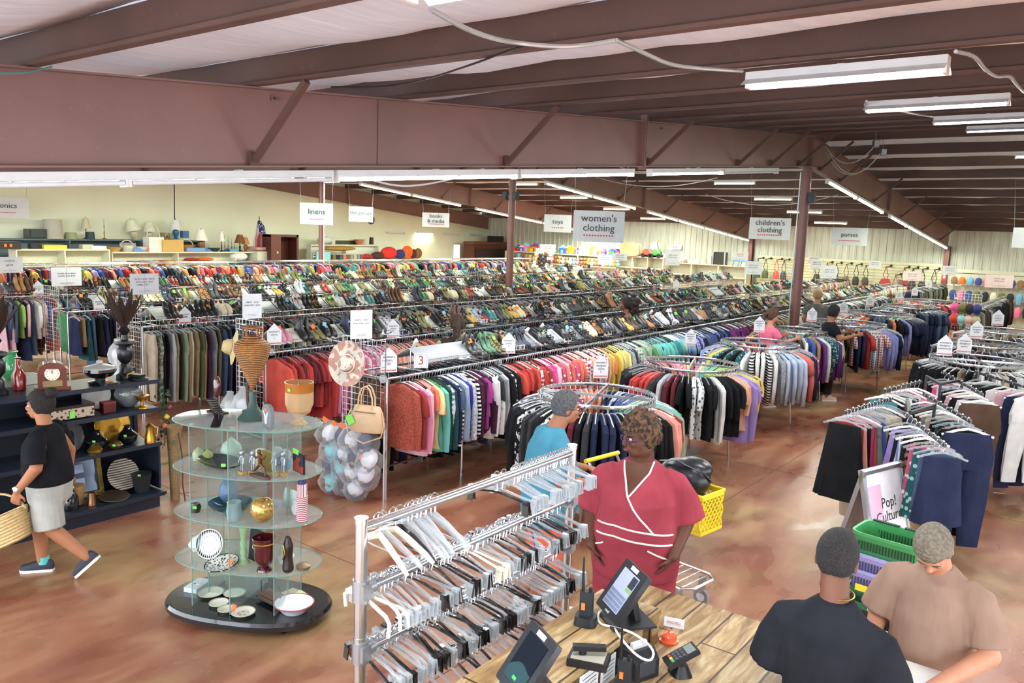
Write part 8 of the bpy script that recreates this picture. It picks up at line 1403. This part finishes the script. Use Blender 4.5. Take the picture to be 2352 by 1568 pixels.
for u, c, lab in ((1487, 'c93a34', 'red toy car beside the suitcase'), (1507, '3f7a3a', 'green toy tractor beside the red car'), (1495, '8a8e94', 'grey tricycle with orange handles above the red car')):
    p = PY(u, 594, 36.2); t = thing('ride_on_toy', lab, 'toy', (p.x, 36.2+(.0 if 'grey' not in lab else .25), zU)); s = .3; zz_ = .0 if 'grey' not in lab else .12; MB().loft([oval(s, s*.5, .12+zz_, 14), oval(s*.95, s*.5, .3+zz_, 14), oval(s*.5, s*.4, .42+zz_*3, 14)]).build('toy_body', mat(c, .4), t)
    for a_ in (-1, 1): MB().tube([(a_*s*.6, -.2, .1), (a_*s*.6, .2, .1)], .1, 12).build('wheel', BLACKPL, t)
    if zz_: MB().tube([(-.1, -.15, .8), (0, 0, .72), (.2, .15, .86)], .03, 6).build('handlebar', mat('f08a2c', .4), t)
for i, (u, c, h, lab) in enumerate(((1548, 'c9b8a0', 9, 'tiny brass figurine'), (1560, 'd8d2c4', 8, 'small china dog'), (1573, '9a8f7a', 10, 'little bronze ornament'), (1602, 'e8e8e4', 16, 'white ceramic vase'), (1618, 'd9d2b4', 14, 'cream jar'), (1632, 'e2e2e0', 20, 'tall white candle lantern'))): p = PY(u, 606, 36.7); lathe('ornament', lab+' on the low back shelf', 'ornament', [(0, 0), (.1, 0), (.13, S(h, p)*.4), (.07, S(h, p)*.8), (0, S(h, p))], mat(c, .4), (p.x, 36.7, zV), 12)
p = PY(1653, 607, 36.7); t = thing('display_box', 'silver framed glass display box on the low back shelf', 'display case', (p.x, 36.7, zV)); w_, h_ = S(30, p), S(30, p); MB().box((0, 0, h_/2), (w_, .3, h_)).build('dark_interior', mat('2a2c28', .5), t)
for s in (-1, 1): MB().box((s*w_*.47, -.16, h_/2), (w_*.1, .04, h_)).build('frame_side', CHROME, t)
for u, lab in ((1690, 'left'), (1708, 'right')): p = PY(u, 608, 36.5); t = thing('toy_chair', 'blue folding toy chair, %s of the pair on the low shelf' % lab, 'toy', (p.x, 36.5, zV)); MB().box((0, 0, .25), (.3, .25, .04)).box((0, .12, .42), (.3, .03, .34)).build('seat_and_back', mat('2f7fc4', .5), t); [MB().cyl((s*.13, -.1, 0), (s*.13, .1, .25), .015, 6).build('leg', mat('2f7fc4', .5), t) for s in (-1, 1)]
# ---------------------------------------------------------------- slat wall with purses, peg rails with caps
p0, p1 = PY(1742, 590, 37.45), PY(2165, 618, 37.45); sw = thing('slat_wall', 'cream slatted display wall of purses below the ribbed back wall', 'wall panel', (p0.x, 37.5, 0)); sw['kind'] = 'structure'; Lw = p1.x-p0.x; q = MB()
for k in range(17): q.box((Lw/2, 0, .22+.13*k), (Lw, .03, .115))
q.build('slats', mat('dddcb8', .5, name='cream_slats'), sw, flat=True); MB().box((Lw/2, .03, 1.15), (Lw, .02, 2.3)).build('backing', mat('b9b898', .6), sw)
for i, u in enumerate((1752, 1770, 1795, 1812, 1888, 1911, 1932, 1955, 1978, 2000, 2046, 2068, 2088, 2108, 2130, 2157)):
    p = PY(u, 592+(u-1752)*.062+(18 if i == 11 else 0), 37.35); c, cn = [('3f5a3a', 'green'), ('4a5a3c', 'olive'), ('d9482c', 'red'), ('2a2c30', 'black'), ('2c2c30', 'black'), ('6a4a2c', 'brown'), ('3a3c40', 'charcoal'), ('7a5a3a', 'tan'), ('2c2c30', 'black'), ('4a3a34', 'dark brown'), ('a8222a', 'crimson'), ('b0392c', 'rust red'), ('8c2f24', 'brick'), ('25262a', 'black'), ('2f3034', 'black'), ('4a4e52', 'grey')][i]
    t = thing('purse', '%s purse hanging %s on the slat wall' % (cn, ['first from the left', 'second from the left', 'third from the left', 'fourth from the left', 'just right of the tall column', 'second right of the tall column', 'third right of the tall column', 'fourth right of the tall column', 'fifth right of the tall column', 'sixth right of the tall column', 'by its red strap', 'low, beside the crimson one', 'next to the low one', 'right of centre', 'second from the right', 'last at the right'][i]), 'purse', p)
    MB().bar((0, .1, .0), (-.12, -.32, -.05), .03, .03).box((0, .08, 0), (.08, .03, .1)).build('peg_hook', BLACKPL, t); MB().tube([(-.1, -.3, -.04), (-.2, -.28, -.4), (-.13, -.28, -.55)], .015, 5).tube([(-.1, -.3, -.04), (.0, -.28, -.4), (-.03, -.28, -.55)], .015, 5).build('strap', mat(c, .5), t); s_ = 1.3 if i in (10, 12) else .8; MB().loft([oval(.17*s_, .07, -.85*1.0-.1*s_, 14, -.1, -.28), oval(.18*s_, .08, -.7, 14, -.1, -.28), oval(.12*s_, .04, -.55, 14, -.1, -.28)]).build('purse_body', mat(c, .5), t)
pr_ = thing('cap_wall', 'pale display wall with two chrome rails of hats at the far right', 'wall panel', (PY(2185, 640, 37.4).x, 37.45, 0)); pr_['kind'] = 'structure'; MB().box((2.6, .03, 1.1), (5.6, .03, 2.2)).build('backing', mat('d9d8c0', .6), pr_)
for z in (2.05, 1.55, 1.02): MB().cyl((-.1, -.3, z), (5.4, -.3, z), .02, 8).build('rail', CHROME, pr_)
r = random.Random(12)
for i in range(46):
    row = i//18; z = [1.9, 1.36, .84][min(2, row)]; x = pr_.location.x+.15+.29*(i % 18); c, cn = r.choice([('2a2c30', 'black'), ('2a2c30', 'black'), ('e8789a', 'pink'), ('6a6a3a', 'olive'), ('e8702c', 'orange'), ('3a4a8a', 'blue'), ('b03030', 'red'), ('8a6a4a', 'brown'), ('6fa8d0', 'sky blue'), ('d8d4c4', 'cream')])
    k_ = 'bag' if row else 'cap'; t = thing('soft_bag' if row else 'knit_hat', '%s %s on the %s rail of the far right wall, %s' % (cn, 'bag' if row else 'hat', ['top', 'middle', 'bottom'][min(2, row)], wheres[min(4, (i % 18)//4)]), 'bag' if row else 'hat', (x, 37.15, z), 0, 'hats and bags on the far right wall'); MB().cyl((0, 0, .0), (0, 0, .14), .006, 5).build('hook', CHROME, t); MB().loft([oval(.09, .08, -.30-(.12 if row else 0), 10), oval(.13, .10, -.18, 10), oval(.1, .07, -.04, 10), oval(.03, .03, .0, 10)]).build('fabric', mat(c, .9), t)
for z, y0 in ((1.62, 33.2),):
    t = thing('ladder_rack', 'chrome ladder rack end beside the trousers rail', 'rack', PY(2095, 640, 33)); t.location = (-6.9, 33, 0)
    for k in range(6): MB().cyl((0, 0, 1.2+.12*k), (1.1, 0, 1.2+.12*k), .014, 6).build('rung', CHROME, t)
    for x in (0, 1.1): MB().cyl((x, 0, 0), (x, 0, 1.85), .016, 6).build('leg', CHROME, t)
# ---------------------------------------------------------------- cables, boxes and small hardware overhead
def cable(pts, rr, m_, label, name='cable'): pts = chaik(pts); o = MB().tube(pts, rr, 7).build(name, m_); tag(o, label, 'cable'); o['kind'] = 'structure'; return o
def sagc(a, b_, s, n=12): return [Vector(a).lerp(Vector(b_), i/n)-Vector((0, 0, s*4*(i/n)*(1-i/n))) for i in range(n+1)]
GC = mat('c4c6ca', .35, .5, name='armoured_cable')
c1 = Vector((-2.3, 2.45, zt(2.45)-.06)); 
def PZT(u, v, off=0.):   # sight line down to the plane of the rafter tops
    d = ray(u, v); t_ = (3.945+off-CAM_H)/(d.z-.0825*d.y); return CAMP+d*t_
P1, P2, P3, P4 = PZT(990, 22, -.02), PZT(1180, 98, -.02), PZT(1415, 92, -.01), PZT(1705, 163, -.03)
cable([P1, PZT(1060, 62, -.05), PZT(1120, 85, -.05), P2, PZT(1280, 108, -.04), PZT(1350, 103, -.02), P3], .013, GC, 'grey armoured cable sagging from the top strip light'); cable([P3, PZT(1480, 122, -.03), PZT(1540, 150, -.05), PZT(1620, 158, -.04), P4], .013, GC, 'second length of armoured cable reaching the largest fitting')
cable([PZT(2195, 118, -.02), PZT(2240, 128, -.02), PZT(2262, 160, -.06), PZT(2290, 178, -.05), PZT(2320, 172, -.03), PZT(2335, 195, -.05), PZT(2352, 212, -.03)], .013, GC, 'armoured cable leaving the right end of the largest fitting'); cable([PZT(1990, 232, -.05), PZT(1985, 245, -.08), PZT(2010, 256, -.08), PZT(2060, 252, -.05), PZT(2100, 262, -.05), PZT(2142, 268, -.03)], .013, GC, 'cable linking the second and third reflector fittings')
cable([PZT(760, 200, .0), PZT(880, 200, -.0), PZT(980, 182, 0), PZT(1080, 150, 0), PZT(1180, 112, 0), PZT(1210, 104, 0)], .008, BLACKPL, 'thin black cable crossing the roof fabric'); cable([PX(860, 415, -8.2), PX(900, 425, -8.2), PX(940, 428, -8.2), PX(1000, 420, -8.2), PX(1060, 405, -8.2), PX(1110, 388, -8.2)], .014, mat('e8e8ea', .5), 'thick white cable hanging below the nearest rafter'); cable([PX(0, 168, -5.9), PX(60, 168, -5.9), PX(120, 153, -5.9)], .006, mat('4a8a80', .6), 'thin green string at the far left of the rafter')
cable([PX(400, 415, XG+.3), PX(401, 505, XG+.3)], .02, BLACKPL, 'dark conduit hanging down the cream wall')
for a, b_, s in (((-8, 19.4, 5.3), (-12, 19.6, 5.2), .5), ((-10, 22.9, 4.9), (-14, 21.2, 5.1), .4), ((-5.9, 19.5, 5.2), (-5.3, 20.6, 4.9), .3), ((-7.5, 26.4, 4.6), (-12, 26.6, 4.6), .35)): cable(sagc(a, b_, s), .012, mat('a8a49a', .5), 'loose grey cable looping under the purlins in the far bays')
for x, y, z, lab in ((FX[1]-.1+.17, YR-.05, 4.12, 'right-hand black speaker box on the middle column'), (FX[1]-.1-.19, YR-.05, 4.12, 'left-hand black speaker box on the middle column'), (FX[0]+.17, YR-.05, 4.12, 'black speaker box on the tall right column')):
    t = thing('speaker_box', lab, 'speaker', (x, y, z)); MB().box((0, 0, 0), (.14, .16, .24)).build('speaker_case', mat('24262a', .5), t); MB().tube([(0, -.082, -.03), (0, -.09, -.03)], .05, 14).build('speaker_cone', mat('3a3c40', .6), t); MB().bar((0, .0, 0), (-.1 if x > FX[1] else .1, .05, 0), .03).build('bracket', STEEL, t)
MB_ = MB().cyl((-6.07-.13, YR-.02, .3), (-6.07-.13, YR-.02, 4.7), .018, 8).build('conduit', GC); tag(MB_, 'thin grey conduit running down the tall right column', 'conduit', None, 'structure'); MB_ = MB().cyl((FX[2]-.15, YR-.02, .3), (FX[2]-.15, YR-.02, 4.6), .025, 8).build('conduit', GC); tag(MB_, 'grey conduit beside the column behind the linens sign', 'conduit', None, 'structure')
for k, (u, v, d) in enumerate(((2012, 330, 17.5), (2028, 350, 17.8))):
    p = PD(u, v, d); t = thing('spot_lamp', '%s grey spot lamp hanging from a wire near the roof ridge' % ['upper', 'lower'][k], 'lamp', p, .5); MB().box((0, 0, 0), (.12, .16, .14)).build('lamp_case', mat('6a6e74', .4, .5), t); MB().box((0, -.085, 0), (.1, .01, .12)).build('lamp_glass', mat('c4c8cc', .2), t); MB().cyl((0, 0, .07), (.05, .3, zt(18.8)-p.z+.1), .005, 5).build('wire', GC, t)
cable(sagc(PX(1895, 335, -5.7), PD(2005, 340, 17.4), .35), .01, GC, 'grey cable looping to the upper spot lamp'); cable(sagc(PX(1905, 352, -5.7), PD(2022, 352, 17.7), .45), .01, GC, 'grey cable looping to the lower spot lamp')
for u, v, lab in ((628, 226, 'left steel clip bolted near the top of the nearest rafter'), (675, 231, 'right steel clip bolted near the top of the nearest rafter'), (1518, 294, 'small steel clip on the nearest rafter right of its joint')):
    p = PX(u, v, FX[0]+.01); s = .6 if u > 1000 else 1; t = thing('rafter_clip', lab, 'bracket', (FX[0]+.012, p.y, p.z)); t['kind'] = 'structure'; t.scale = (s,)*3; MB().box((.008, 0, 0), (.012, .055, .05)).build('clip_plate', mat('8f6f66', .4, .4), t); MB().cyl((.014, .0, 0), (.045, 0, 0), .014, 8).build('bolt', mat('6f5a54', .4, .6), t)
ub = thing('flyer', 'white scrap of paper lying on the red floor at the right', 'paper', PZ(2295, 1132, .002), .5); MB().box((0, 0, .001), (.14, .03, .002)).build('sheet', PAPER, ub)
